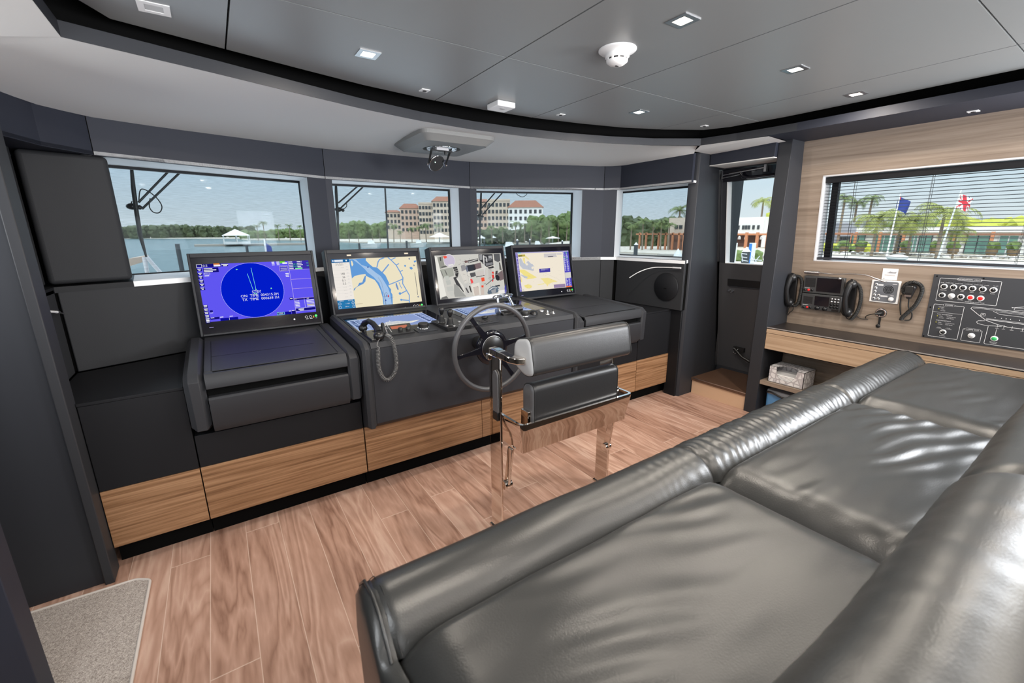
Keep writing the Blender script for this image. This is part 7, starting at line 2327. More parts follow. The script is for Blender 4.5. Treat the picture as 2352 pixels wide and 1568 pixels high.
def sw(a, z, kind):
    mbx = MB()
    x, y = pp_(a, z)
    T = PT @ Matrix.Translation((x, y, 0))
    mbx.lathe([(0.0178, 0), (0.0178, 0.002), (0.0168, 0.0035), (0.0125, 0.0035)], M['white'], 26, T)
    b_ = mbx.build({'rot': 'rotary_switch', 'w': 'push_button', 'r': 'push_button', 'g': 'push_button', 'key': 'key_switch'}[kind], r)
    mbx = MB()
    if kind in ('rot', 'key'):
        mbx.lathe([(0.0125, 0), (0.0125, 0.004), (0.0001, 0.004)], M['satin_black'], 22, T)
        R2 = T @ Matrix.Rotation(radians(-4 if kind == 'rot' else 40), 4, 'Z')
        mbx.box((-0.003, -0.0115, 0.004), (0.003, 0.0115, 0.011), M['satin_black'], R2)
        mbx.box((-0.0006, 0.003, 0.011), (0.0006, 0.011, 0.0113), M['white_txt'], R2)
        mbx.build('turn_knob', b_)
    else:
        mbx.lathe([(0.0125, 0), (0.0122, 0.005), (0.008, 0.0075), (0.0001, 0.008)], {'w': M['alu'], 'r': M['red'], 'g': M['green']}[kind], 22, T)
        mbx.build('button_cap', b_)
for k, a in enumerate((0.063, 0.110, 0.156, 0.201, 0.248, 0.296)): sw(a, 1.220, 'rot')
sw(0.062, 1.160, 'rot'); sw(0.109, 1.160, 'w'); sw(0.155, 1.160, 'rot'); sw(0.201, 1.160, 'r'); sw(0.248, 1.160, 'r')
sw(0.105, 0.903, 'key'); sw(0.246, 0.904, 'w'); sw(0.352, 0.905, 'g')
for a, z in ((0.017, 1.288), (0.241, 1.291), (0.015, 1.069), (0.010, 0.856), (0.46, 1.292)):
    mb = MB(); x, y = pp_(a, z)
    mb.lathe([(0.0042, 0), (0.0042, 0.002), (0.0015, 0.0025), (0.0001, 0.0015)], M['black'], 14, PT @ Matrix.Translation((x, y, 0)))
    mb.build('screw', r)

# ---- round speaker and lamps in the forward corners
r = thing('round_speaker', 'round dark speaker cover on the panel below the corner window', 'speaker', (3.56, 2.635, 1.07))
mb = MB()
T = Matrix.Translation((3.553, 2.635, 1.078)) @ Matrix.Rotation(-pi/2, 4, 'Y')
mb.lathe([(0.134, -0.006), (0.134, 0.004), (0.131, 0.007), (0.0001, 0.009)], M['dark2'], 56, T)
mb.build('cover', r)
mb = MB()
mb.box((3.5405, 2.62, 1.062), (3.5425, 2.65, 1.067), M['black'])
mb.build('badge_plate', r)
r = thing('gooseneck_lamp', 'thin pale curved gooseneck lamp over the round speaker', 'lamp', (3.54, 2.50, 1.27), 'slim reading lamps in the forward corners')
mb = MB()
mb.tube([(3.535, 2.475, 1.268), (3.53, 2.56, 1.268)], 0.007, M['alu'], 12)
mb.cyl((3.56, 2.50, 1.268), (3.53, 2.50, 1.268), 0.006, M['alu'], 10)
mb.build('barrel', r)
mb = MB()
mb.tube(smooth_path([(3.53, 2.56, 1.268), (3.52, 2.68, 1.264), (3.50, 2.75, 1.258), (3.47, 2.82, 1.238), (3.43, 2.88, 1.205), (3.41, 2.93, 1.170), (3.40, 2.955, 1.150)], 40), 0.0042, M['white'], 10)
mb.build('stem', r)
r = thing('gooseneck_lamp', 'short pale gooseneck lamp at the port end beside the left pillar', 'lamp', (-0.715, 2.85, 1.24), 'slim reading lamps in the forward corners')
mb = MB()
mb.tube(smooth_path([(-0.705, 2.70, 1.262), (-0.70, 2.85, 1.258), (-0.698, 2.96, 1.240), (-0.696, 3.04, 1.226)], 24), 0.006, M['white'], 12)
mb.cyl((-0.72, 2.70, 1.262), (-0.70, 2.70, 1.262), 0.006, M['alu'], 10)
mb.build('stem', r)
mb = MB()
mb.tube([(-0.696, 3.04, 1.226), (-0.695, 3.07, 1.220)], 0.0075, M['satin_metal'], 12)
mb.tube([(-0.695, 3.07, 1.220), (-0.694, 3.15, 1.200)], 0.003, M['satin_metal'], 8)
mb.build('lamp_head', r)

# ================================================================== CEILING FITTINGS
def downlight(x, y, lab, on=True, e=12.0, z=2.38, w=0.094):
    r = thing('recessed_downlight', lab, 'ceiling light', (x, y, z), 'square recessed downlights in the grey ceiling')
    mb = MB()
    h = w/2
    for a, b, c, d in ((-h, -h, h, -h+0.020), (-h, h-0.020, h, h), (-h, -h+0.020, -h+0.020, h-0.020), (h-0.020, -h+0.020, h, h-0.020)):
        mb.box((x+a, y+b, z-0.003), (x+c, y+d, z+0.002), M['satin_metal'] if on else M['white'])
    mb.build('frame', r, label=None)
    mb = MB()
    mb.box((x-h+0.020, y-h+0.020, z-0.0015), (x+h-0.020, y+h-0.020, z+0.002), M['lens'] if on else M['lens_off'])
    mb.build('lens', r)
    if on:
        add_light('downlight_glow', 'AREA', (x, y, z-0.006), e, (1.0, 0.90, 0.78), 0.06)
    return r
downlight(0.699, 2.192, 'lit square downlight above the radar screen, nearest the port side')
downlight(1.611, 1.216, 'lit square downlight nearest the viewer, behind the smoke detector')
downlight(2.513, 2.187, 'lit square downlight between the smoke detector and the starboard forward pillar')
downlight(2.540, 1.226, 'lit square downlight in the middle of the wide starboard ceiling panel')
downlight(3.289, 1.224, 'lit square downlight closest to the oak wall')
downlight(-0.056, 2.190, 'unlit white square spotlight in the far port ceiling corner', on=False)
# the same fittings continue over the settee, behind the camera
for x, y in ((0.70, 0.24), (1.611, -0.72), (2.54, 0.24), (3.289, -0.72), (0.70, -1.2), (2.54, -1.2)):
    downlight(x, y, 'lit square downlight behind the viewpoint over the settee', e=15.0)
def small_fit(x, y, lab, z=2.38, w=0.05):
    r = thing('ceiling_sensor', lab, 'sensor', (x, y, z), 'small square ceiling sensors')
    mb = MB()
    mb.box((x-w/2, y-w/2, z-0.004), (x+w/2, y+w/2, z+0.001), M['white'])
    mb.build('cover', r, bevel=0.001)
    mb = MB()
    mb.lathe([(0.011, 0), (0.011, 0.003), (0.0001, 0.004)], M['satin_black'], 16, Matrix.Translation((x, y, z-0.004)) @ Matrix.Rotation(pi, 4, 'X'))
    mb.build('eye', r)
small_fit(1.115, 2.534, 'small white square sensor left of the raised white ceiling box')
small_fit(2.109, 2.524, 'small white square sensor right of the raised white ceiling box', w=0.045)
small_fit(3.257, 2.185, 'small square sensor at the starboard forward corner of the ceiling', w=0.045)
small_fit(3.864, 0.817, 'small silver fitting in the dark strip above the oak wall', z=2.28, w=0.05)
r = thing('access_point', 'flat white square box raised off the ceiling above the compass hatch', 'ceiling box', (1.62, 2.52, 2.38))
mb = MB()
mb.box((1.555, 2.455, 2.347), (1.685, 2.585, 2.38), M['white'])
mb.build('cover', r, bevel=0.006, seg=3)
mb = MB()
mb.lathe([(0.018, 0), (0.017, 0.0015), (0.0001, 0.002)], M['lens_off'], 20, Matrix.Translation((1.62, 2.505, 2.347)) @ Matrix.Rotation(pi, 4, 'X'))
mb.build('centre_disc', r)
r = thing('smoke_detector', 'white round smoke detector on the grey ceiling', 'smoke detector', (1.61, 1.545, 2.38))
T = Matrix.Translation((1.61, 1.545, 2.38)) @ Matrix.Rotation(pi, 4, 'X')
mb = MB()
mb.lathe([(0.083, 0), (0.083, 0.004), (0.078, 0.008), (0.060, 0.012), (0.052, 0.018)], M['white'], 48, T)
mb.build('base_ring', r)
mb = MB()
mb.lathe([(0.052, 0.014), (0.053, 0.030), (0.046, 0.036), (0.0001, 0.036)], M['white'], 40, T)
mb.lathe([(0.043, 0.034), (0.043, 0.043)], M['dark2'], 40, T)
mb.lathe([(0.047, 0.043), (0.046, 0.049), (0.034, 0.058), (0.016, 0.063), (0.0001, 0.064)], M['white'], 40, T)
for k in range(10):
    a = 2*pi*k/10
    mb.box((-0.004, 0.040, 0.034), (0.004, 0.047, 0.044), M['white'], T @ Matrix.Rotation(a, 4, 'Z'))
mb.build('sensor_head', r)
mb = MB()
mb.box((-0.008, -0.004, 0.0638), (0.008, 0.004, 0.0655), M['satin_black'], T)
mb.build('test_light', r)

# overhead compass periscope on its hatch
r = thing('compass_periscope', 'compass periscope with a tilting round mirror under a square hatch plate', 'compass', (1.585, 3.30, 2.24))
mb = MB()
pl = rounded([(1.285, 2.975), (1.875, 2.975), (1.875, 3.60), (1.285, 3.60)], 0.07, 6)
pl2 = rounded([(1.335, 3.025), (1.825, 3.025), (1.825, 3.55), (1.335, 3.55)], 0.05, 6)
# square plate with a round opening
cx_, cy_ = 1.57, 3.30
n = 48
vsb = []
mb.hexa([(x, y, 2.262) for x, y in pl], [(x, y, 2.300) for x, y in pl], M['hatch'])
np_ = len(pl)
mb.add([(x, y, 2.262) for x, y in pl]+[(x, y, 2.222) for x, y in pl2], [(k, (k+1) % np_, np_+(k+1) % np_, np_+k) for k in range(np_)], M['hatch'], True)
ring_o = []
for k in range(n):
    a = 2*pi*k/n
    dx, dy = cos(a), sin(a)
    best = 1e9
    for i in range(np_):
        p, q = Vector(pl2[i]), Vector(pl2[(i+1) % np_])
        e = q-p
        den = dx*e.y-dy*e.x
        if abs(den) < 1e-9: continue
        t = ((p.x-cx_)*e.y-(p.y-cy_)*e.x)/den
        s_ = ((p.x-cx_)*dy-(p.y-cy_)*dx)/den
        if t > 0 and -1e-6 <= s_ <= 1+1e-6: best = min(best, t)
    ring_o.append((cx_+dx*best, cy_+dy*best, 2.222))
ri = [(cx_+0.145*cos(2*pi*k/n), cy_+0.145*sin(2*pi*k/n), 2.222) for k in range(n)]
rt = [(cx_+0.145*cos(2*pi*k/n), cy_+0.145*sin(2*pi*k/n), 2.255) for k in range(n)]
mb.add(ring_o+ri+rt, [(k, (k+1) % n, n+(k+1) % n, n+k) for k in range(n)]+[(n+k, n+(k+1) % n, 2*n+(k+1) % n, 2*n+k) for k in range(n)], M['hatch'])
mb.build('hatch_plate', r)
T = Matrix.Translation((cx_, cy_, 2.262)) @ Matrix.Rotation(pi, 4, 'X')
mb = MB()
mb.lathe([(0.144, 0), (0.125, 0.004), (0.118, 0.030), (0.112, 0.038), (0.100, 0.030), (0.085, 0.012), (0.0001, 0.010)], M['satin_metal'], 44, T)
mb.tube([(cx_+0.117*cos(2*pi*k/44), cy_+0.117*sin(2*pi*k/44), 2.224) for k in range(44)], 0.003, M['chrome2'], 6, closed=True)
mb.build('lens_ring', r)
mb = MB()
mb.box((cx_-0.085, cy_-0.012, 2.205), (cx_+0.085, cy_+0.012, 2.215), M['satin_black'])
mb.box((cx_+0.02, cy_-0.02, 2.185), (cx_+0.035, cy_, 2.212), M['satin_black'])
mb.box((cx_-0.05, cy_-0.02, 2.213), (cx_+0.05, cy_+0.02, 2.235), M['alu'])
mb.build('cross_bar', r)
MC = Vector((1.555, 3.37, 2.128))
for s_, w_ in ((-1, 0.034), (1, 0.034)):
    mb = MB()
    xt = cx_+s_*0.080
    xb = MC.x+s_*0.071
    yy0, yy1 = 3.30, 3.37
    mb.hexa([(xb-0.002, yy1-0.010, 2.108), (xb+0.002, yy1-0.010, 2.108), (xb+0.002, yy1+0.010, 2.108), (xb-0.002, yy1+0.010, 2.108)],
            [(xt-0.002, yy0-0.022, 2.235), (xt+0.002, yy0-0.022, 2.235), (xt+0.002, yy0+0.022, 2.235), (xt-0.002, yy0+0.022, 2.235)], M['satin_black'])
    mb.build('bracket_arm', r)
    mb = MB()
    mb.cyl((xb-0.004*s_, 3.368, 2.118), (xb+0.014*s_, 3.368, 2.118), 0.009, M['chrome2'], 14)
    mb.build('thumb_screw', r)
MT = Matrix.Translation(MC) @ Matrix.Rotation(radians(128), 4, 'X') @ Matrix.Rotation(radians(10), 4, 'Y')
mb = MB()
mb.lathe([(0.066, -0.010), (0.068, 0.0), (0.066, 0.004), (0.062, 0.003)], M['chrome2'], 44, MT)
mb.build('mirror_rim', r)
mb = MB()
mb.lathe([(0.063, 0.0), (0.063, 0.002), (0.0001, 0.002)], mat('dark_mirror', (0.25, 0.27, 0.26), 0.03, 1.0), 44, MT)
mir = mb.build('mirror', r)
mb = MB()
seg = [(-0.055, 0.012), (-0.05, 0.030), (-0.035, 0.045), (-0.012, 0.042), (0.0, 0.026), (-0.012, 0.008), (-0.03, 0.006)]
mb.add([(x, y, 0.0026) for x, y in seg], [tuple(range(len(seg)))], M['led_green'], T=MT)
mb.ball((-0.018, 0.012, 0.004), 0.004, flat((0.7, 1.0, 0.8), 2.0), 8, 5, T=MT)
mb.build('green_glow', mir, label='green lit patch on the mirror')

# ================================================================== OUTSIDE THE WINDOWS
def on(px, py, ax, v):
    """where the line of sight through a photo pixel meets the plane ax = v"""
    d = _R*((px-1176)/FPX)-_U*((py-784)/FPX)+_F
    return EYE+d*((v-EYE[ax])/d[ax])
def far(px, py, D):
    d = _R*((px-1176)/FPX)-_U*((py-784)/FPX)+_F
    return EYE+d*(D/sqrt(d.x**2+d.y**2))
def base(px, D, z):
    p = far(px, 530, D)
    return Vector((p.x, p.y, z))
OM = {}
OM['sand'] = mat('pale_sand', (0.46, 0.42, 0.35), 0.9)
OM['deck'] = mat('pale_dock', (0.66, 0.65, 0.62), 0.8)
OM['stone'] = mat('seawall_stone', (0.34, 0.31, 0.27), 0.9)
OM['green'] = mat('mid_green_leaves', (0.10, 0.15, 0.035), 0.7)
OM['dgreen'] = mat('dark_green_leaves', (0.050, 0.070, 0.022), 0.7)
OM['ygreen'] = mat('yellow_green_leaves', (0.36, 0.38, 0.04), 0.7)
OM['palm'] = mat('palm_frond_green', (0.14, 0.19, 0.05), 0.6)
OM['palmy'] = mat('sunlit_palm_frond', (0.24, 0.27, 0.06), 0.6)  # lighter, yellower copy of the frond green, sunlight put into the colour
OM['trunk'] = mat('palm_trunk', (0.22, 0.17, 0.12), 0.9)
OM['beige'] = mat('beige_render', (0.56, 0.47, 0.38), 0.8)
OM['pink'] = mat('pinkish_render', (0.52, 0.38, 0.30), 0.8)
OM['white'] = mat('white_render', (0.72, 0.72, 0.70), 0.8)
OM['grey'] = mat('grey_render', (0.36, 0.37, 0.42), 0.8)
OM['terra'] = mat('terracotta_tiles', (0.26, 0.11, 0.065), 0.9)
OM['darkwin'] = mat('dark_window', (0.05, 0.055, 0.06), 0.2)
OM['glassg'] = mat('green_glass', (0.16, 0.30, 0.26), 0.15)
OM['timber'] = mat('orange_timber', (0.48, 0.20, 0.10), 0.7)
OM['pile'] = mat('dark_piling', (0.055, 0.06, 0.065), 0.7)
OM['navy'] = mat('navy_cloth', (0.02, 0.04, 0.22), 0.8)
OM['redc'] = mat('red_cloth', (0.60, 0.03, 0.05), 0.8)
OM['blue'] = mat('blue_stripe', (0.03, 0.20, 0.60), 0.6)
def water_mat():
    m = mat('harbour_water', (0.07, 0.13, 0.14), 0.16)
    n = m.node_tree
    b = n.nodes['Principled BSDF']
    tc = n.nodes.new('ShaderNodeTexCoord')
    mp = n.nodes.new('ShaderNodeMapping')
    mp.inputs['Scale'].default_value = (0.6, 0.6, 1)
    t = n.nodes.new('ShaderNodeTexNoise')
    t.inputs['Scale'].default_value = 1.0
    t.inputs['Detail'].default_value = 5
    n.links.new(tc.outputs['Object'], mp.inputs[0]); n.links.new(mp.outputs[0], t.inputs['Vector'])
    bp = n.nodes.new('ShaderNodeBump')
    bp.inputs['Strength'].default_value = 0.9
    bp.inputs['Distance'].default_value = 0.35
    n.links.new(t.outputs['Fac'], bp.inputs['Height']); n.links.new(bp.outputs[0], b.inputs['Normal'])
    return m
OM['water'] = water_mat()

mb = MB()
mb.poly([(-900, -300, -3.0), (1500, -300, -3.0), (1500, 2200, -3.0), (-900, 2200, -3.0)], OM['water'])
o = struct(mb.build('water'))
# land: far shore, hotel shore, starboard quay
mb = MB()
def land(mb, pts, z, m, zb=-3.3):
    mb.prism(pts, (zb, z), m)
land(mb, [(-420, 640), (-60, 620), (20, 470), (60, 470), (120, 1000), (-420, 1100)], -2.6, OM['sand'])
land(mb, [(20, 385), (52, 300), (56, 212), (75, 188), (98, 140), (112, 120), (200, 100), (260, 330), (60, 560), (20, 470)], -2.4, OM['sand'])
land(mb, [(56, 66), (56, 40), (63, 30), (64, -40), (260, -80), (260, 140), (112, 128), (80, 100)], -1.7, OM['sand'])
struct(mb.build('ground'))
mb = MB()
mb.box((60.5, -40, -3.2), (66, 30, -1.62), OM['deck'])
mb.hexa([(54, 42, -3.2), (61, 28, -3.2), (66, 30, -3.2), (59, 44, -3.2)], [(54, 42, -1.72), (61, 28, -1.62), (66, 30, -1.62), (59, 44, -1.72)], OM['stone'])
mb.hexa([(52, 70, -3.2), (55.5, 41, -3.2), (60, 41, -3.2), (58, 72, -3.2)], [(52, 70, -1.9), (55.5, 41, -1.9), (60, 41, -1.9), (58, 72, -1.9)], OM['stone'])
struct(mb.build('quay'))
mb = MB()
mb.box((46, 18, -2.0), (60, 27.5, -1.75), OM['deck'])
struct(mb.build('dock_platform'))

def clump(mb, c, r, m, k=2, seed=0.0, sz=1.0):
    """leafy mass: noisy low ball"""
    bm = bmesh.new()
    bmesh.ops.create_icosphere(bm, subdivisions=k, radius=1.0)
    bm.verts.index_update()
    vs = []
    for v in bm.verts:
        n_ = mnoise.noise(v.co*2.3+Vector((seed, seed*1.7, 0)))*0.55+mnoise.noise(v.co*5.5+Vector((0, seed, seed)))*0.3
        q = v.co*(r*(1+n_))
        vs.append(Vector((q.x, q.y, q.z*sz))+Vector(c))
    mb.add(vs, [tuple(v.index for v in f.verts) for f in bm.faces], m)
    bm.free()
def treeline(name, px0, px1, D, z0, top, step, r, m, lab, seed):
    rnd = random.Random(seed)
    mb = MB()
    px = px0
    while px < px1:
        t = top(px)+rnd.uniform(-2.2, 2.2)
        zt = far(px, t, D).z
        b_ = base(px, D*(1+rnd.uniform(-0.03, 0.03)), z0)
        rr = r*rnd.uniform(0.7, 1.2)
        z = zt-rr*0.9
        while z > z0+rr*0.2:
            clump(mb, (b_.x+rnd.uniform(-rr, rr)*0.4, b_.y+rnd.uniform(-rr, rr)*0.4, z), rr, m, 2, rnd.uniform(0, 50))
            z -= rr*1.15
        px += step*rnd.uniform(0.7, 1.3)
    return tag(mb.build(name, origin=base((px0+px1)/2, D, z0)), lab, 'trees', kind='stuff')
treeline('distant_trees', 240, 585, 640, -3.0, lambda p: 519-2*sin(p*0.02), 6.5, 3.6, OM['dgreen'], 'low dark treeline across the water in the widest front window', 3)
treeline('distant_trees', 560, 770, 430, -2.6, lambda p: 527-2*sin(p*0.05), 7, 2.6, OM['green'], 'treeline behind the beach palms at the right of the widest front window', 5)
treeline('hedge_trees', 765, 905, 330, -2.4, lambda p: 511+3*sin(p*0.09), 6, 2.4, OM['green'], 'bushy green trees left of the hotel', 8)
treeline('hedge_trees', 1225, 1330, 172, -2.2, lambda p: 486+14*sin((p-1225)*0.026+1.4)+(p-1255)*0.15, 6, 2.0, OM['green'], 'tall green trees right of the hotel', 11)
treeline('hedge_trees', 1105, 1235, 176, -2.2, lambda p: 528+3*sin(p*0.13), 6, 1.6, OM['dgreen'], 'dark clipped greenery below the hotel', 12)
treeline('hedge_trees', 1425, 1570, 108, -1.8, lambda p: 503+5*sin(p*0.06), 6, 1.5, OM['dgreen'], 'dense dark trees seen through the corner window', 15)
treeline('hedge_trees', 2180, 2420, 104, -1.7, lambda p: 505-3*sin(p*0.03), 9, 1.7, OM['ygreen'], 'yellow-green trees behind the right end of the shop row', 18)
treeline('hedge_trees', 1985, 2190, 108, -1.7, lambda p: 512+2*sin(p*0.06), 10, 1.4, OM['green'], 'green trees behind the middle of the shop row', 19)

# palms
def make_palm(h, nf, fl, m, seed, lab, grp, loc, droop=1.0, leaf=True, curve=0.3):
    rnd = random.Random(seed)
    r = thing('palm_tree', lab, 'palm tree', loc, grp)
    mb = MB()
    pts = [Vector(loc)+Vector((curve*sin(t*1.6)*h*0.12, curve*0.4*t*h*0.1, h*t)) for t in [k/6 for k in range(7)]]
    mb.tube(pts, [0.22*(h/7)**0.5*(1-0.35*k/6) for k in range(7)], OM['trunk'], 8)
    mb.build('trunk', r)
    top = pts[-1]
    mb = MB()
    for f in range(nf):
        az = 2*pi*f/nf+rnd.uniform(-0.25, 0.25)
        el = rnd.uniform(-0.15, 1.1)
        L = fl*rnd.uniform(0.8, 1.1)
        d = Vector((cos(az), sin(az), 0))
        P = []
        n = 8
        p = top.copy(); e = el
        for k in range(n+1):
            P.append(p.copy())
            p = p+(d*cos(e)+Vector((0, 0, sin(e))))*(L/n)
            e -= 0.24*droop*(0.5+k/n)
        side = Vector((-sin(az), cos(az), 0))
        mb.tube(P, [0.03*fl/3*(1-0.7*k/n) for k in range(n+1)], m, 4, caps=False)
        for k in range(1, n+1):
            for j in range(3):
                q = P[k-1].lerp(P[k], j/3)
                t = (k-1+j/3)/n
                w = fl*0.34*sin(pi*min(1, 0.12+t*0.86))**0.8
                fw = (P[k]-P[k-1]).normalized()
                for s_ in (-1, 1):
                    tip = q+side*s_*w*0.85+fw*w*0.55+Vector((0, 0, -w*rnd.uniform(0.25, 0.6)))
                    mb.add([q-fw*fl*0.014, q+fw*fl*0.014, tip], [(0, 1, 2)], m)
    mb.build('fronds', r)
    return r
pb1 = make_palm(8.5, 14, 2.6, OM['palm'], 1, 'distant palm on the beach, leftmost of the small palms in the widest window', 'palms on the far beach', base(590, 300, -2.6))
for px, py, s_, lab in ((607, 498, 1.18, 'tallest distant palm on the beach beside the gazebo'), (638, 507, 1.0, 'distant palm on the beach, third from the gazebo'), (664, 507, 1.02, 'distant palm on the beach near the first window pillar'), (689, 512, 0.95, 'distant palm hard against the first window pillar')):
    dup(pb1, base(px, 300, -2.6), lab, rotz=px*0.7, scale=s_)
pm = make_palm(6.8, 15, 3.0, OM['palm'], 2, 'palm in front of the left wing of the hotel, beside the thin black mast', 'palms in front of the hotel', base(903, 196, -2.4), droop=1.4)
for px, s_, lab in ((945, 0.8, 'palm in front of the pink hotel wing, second from the mast'), (963, 0.86, 'palm in front of the pink hotel wing, third from the mast'), (978, 1.0, 'palm in front of the pink hotel wing, fourth from the mast'), (1009, 0.96, 'palm behind the white canopy in the second front window'), (918, 0.62, 'short palm just right of the thin black mast'),
                    (872, 0.86, 'palm just left of the thin black mast'), (800, 0.78, 'palm at the left of the second front window'), (855, 0.72, 'palm between the hedge trees and the black mast'), (822, 0.7, 'palm among the hedge trees in the second front window')):
    dup(pm, base(px, 190 if px > 880 else 205, -2.4), lab, rotz=px*0.37, scale=s_)
for px, s_, lab in ((1130, 0.8, 'palm left of centre in the third front window'), (1155, 0.78, 'palm in front of the grey hotel wing'), (1183, 0.98, 'palm in front of the white hotel block, left side'), (1205, 0.88, 'palm in front of the white hotel block, right side'),
                    (1219, 1.02, 'palm at the right corner of the white hotel block'), (1262, 1.18, 'tall palm among the trees right of the hotel'), (1283, 1.1, 'palm in the trees near the right of the third window'), (1301, 1.0, 'palm beside the right edge of the third window'), (1242, 0.9, 'palm between the hotel and the tall trees')):
    dup(pm, base(px, 160, -2.3), lab, rotz=px*0.53, scale=s_)
pc = make_palm(7.0, 16, 2.4, OM['palm'], 4, 'tall palm above the timber frame in the corner window', 'palms seen through the corner window', base(1557, 88, -1.8), droop=1.2)
for px, s_, lab in ((1450, 0.62, 'palm at the left edge of the corner window'), (1478, 0.72, 'palm second from the left in the corner window'), (1498, 0.66, 'palm in the middle of the corner window'), (1520, 0.7, 'palm right of the middle of the corner window'), (1539, 0.62, 'short palm left of the tall one in the corner window')):
    dup(pc, base(px, 84, -1.8), lab, rotz=px*0.41, scale=s_)
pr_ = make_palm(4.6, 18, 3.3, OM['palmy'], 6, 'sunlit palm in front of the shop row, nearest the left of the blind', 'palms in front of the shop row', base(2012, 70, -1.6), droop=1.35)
for px, D, s_, lab in ((2165, 68, 1.08, 'largest palm in the middle of the shop row, right of the blue flag'), (2095, 74, 0.92, 'leafy palm between the two flags in front of the shops'), (2202, 70, 0.62, 'short drooping palm right of the largest one'),
                       (2065, 76, 0.98, 'palm just behind the blue flag pole')):
    dup(pr_, base(px, D, -1.6), lab, rotz=px*0.3, scale=s_)
ps = make_palm(8.6, 15, 2.3, OM['palm'], 9, 'slender palm behind the low grey block, leftmost in the blind', 'palms behind the shop row', base(1928, 98, -1.7), droop=1.3)
dup(ps, base(1962, 100, -1.7), 'palm behind the low grey block, second from the left', rotz=2.0, scale=0.92)
dup(ps, base(1986, 98, -1.7), 'palm behind the low grey block, third from the left', rotz=4.0, scale=0.97)
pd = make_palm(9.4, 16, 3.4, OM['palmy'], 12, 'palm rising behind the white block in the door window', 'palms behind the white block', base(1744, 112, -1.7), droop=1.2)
mb = MB()
b_ = base(1792, 104, -1.7)
for k in range(5): clump(mb, (b_.x, b_.y+random.uniform(-1.5, 1.5), -0.4+k*1.9), 2.2, OM['ygreen'], 2, k*3.1)
tag(mb.build('leafy_tree', origin=b_), 'yellow-green tree at the right edge of the door window', 'tree')

# hotel
def block(mb, px0, px1, D0, D1, ztop, zb, m, depth=14):
    a = base(px0, D0, zb); b = base(px1, D1, zb)
    d = (b-a).normalized(); n = Vector((-d.y, d.x, 0))*depth
    mb.hexa([a, b, b+n, a+n], [p+Vector((0, 0, ztop-zb)) for p in (a, b, b+n, a+n)], m)
    return a, b, d, n
def windows(root, a, b, z0, z1, rows, cols, w, h, m=None):
    d = (b-a); L = d.length; d = d.normalized(); n = Vector((d.y, -d.x, 0))*0.12
    for r_ in range(rows):
        for c_ in range(cols):
            s_ = L*(c_+0.5)/cols
            z = z0+(z1-z0)*(r_+0.5)/rows
            p = a+d*(s_-w/2); q = a+d*(s_+w/2)
            mb = MB()
            mb.hexa([Vector((p.x, p.y, z-h/2)), Vector((q.x, q.y, z-h/2)), Vector((q.x, q.y, z-h/2))+n, Vector((p.x, p.y, z-h/2))+n],
                    [Vector((p.x, p.y, z+h/2)), Vector((q.x, q.y, z+h/2)), Vector((q.x, q.y, z+h/2))+n, Vector((p.x, p.y, z+h/2))+n], m or OM['darkwin'])
            mb.build('window', root)
def ztop(px, py, D): return far(px, py, D).z
def wing(lab, px0, px1, D, py, m, rows, cols, roof=None, ww=1.4, wh=2.0):
    c = base((px0+px1)/2, D, -2.4)
    r = thing('hotel_wing', lab, 'building', c, 'hotel wings')
    zt = ztop((px0+px1)/2, py, D)
    mb = MB()
    a, b, d, n = block(mb, px0, px1, D, D, zt, -2.4, m)
    mb.build('wall', r)
    windows(r, a, b, zt-rows*3.6-0.4, zt-0.4, rows, cols, ww, wh)
    mb = MB()
    if roof:
        zr = ztop((px0+px1)/2, roof, D)
        mid0 = a+n*0.5+d*(b-a).length*0.2; mid1 = a+n*0.5+d*(b-a).length*0.8
        e = 0.6
        A, B = a-d*e-n.normalized()*e, b+d*e-n.normalized()*e
        C_, D_2 = b+n+d*e, a+n-d*e
        up = lambda p, z: Vector((p.x, p.y, z))
        mb.add([up(A, zt), up(B, zt), up(C_, zt), up(D_2, zt), up(mid0, zr), up(mid1, zr)], [(0, 1, 5, 4), (1, 2, 5), (2, 3, 4, 5), (3, 0, 4), (3, 2, 1, 0)], OM['terra'])
    else:
        up = lambda p, z: Vector((p.x, p.y, z))
        e = -n.normalized()*0.3
        mb.hexa([up(p, zt) for p in (a+e, b+e, b+n, a+n)], [up(p, zt+0.9) for p in (a+e, b+e, b+n, a+n)], m)
    mb.build('roof', r)
    return r
wing('low pale hotel wing at the left end, right of the thin mast', 889, 922, 300, 487, OM['beige'], 3, 4, 481)
wing('pink hotel wing with terracotta roof in the second front window', 922, 968, 290, 478, OM['pink'], 4, 5, 466)
wing('pale hotel wing right of the pink one in the second front window', 964, 1000, 280, 468, OM['beige'], 5, 5)
wing('tallest hotel wing with terracotta roof by the middle window pillar', 996, 1045, 272, 462, OM['beige'], 5, 6, 449)
wing('pinkish hotel wing at the left of the third front window', 1085, 1128, 262, 463, OM['pink'], 5, 5, 455)
wing('grey-beige hotel wing in the third front window', 1120, 1172, 256, 461, OM['beige'], 5, 6)
wing('white hotel block with terracotta roof at the right end', 1168, 1246, 246, 476, OM['white'], 4, 7, 458)

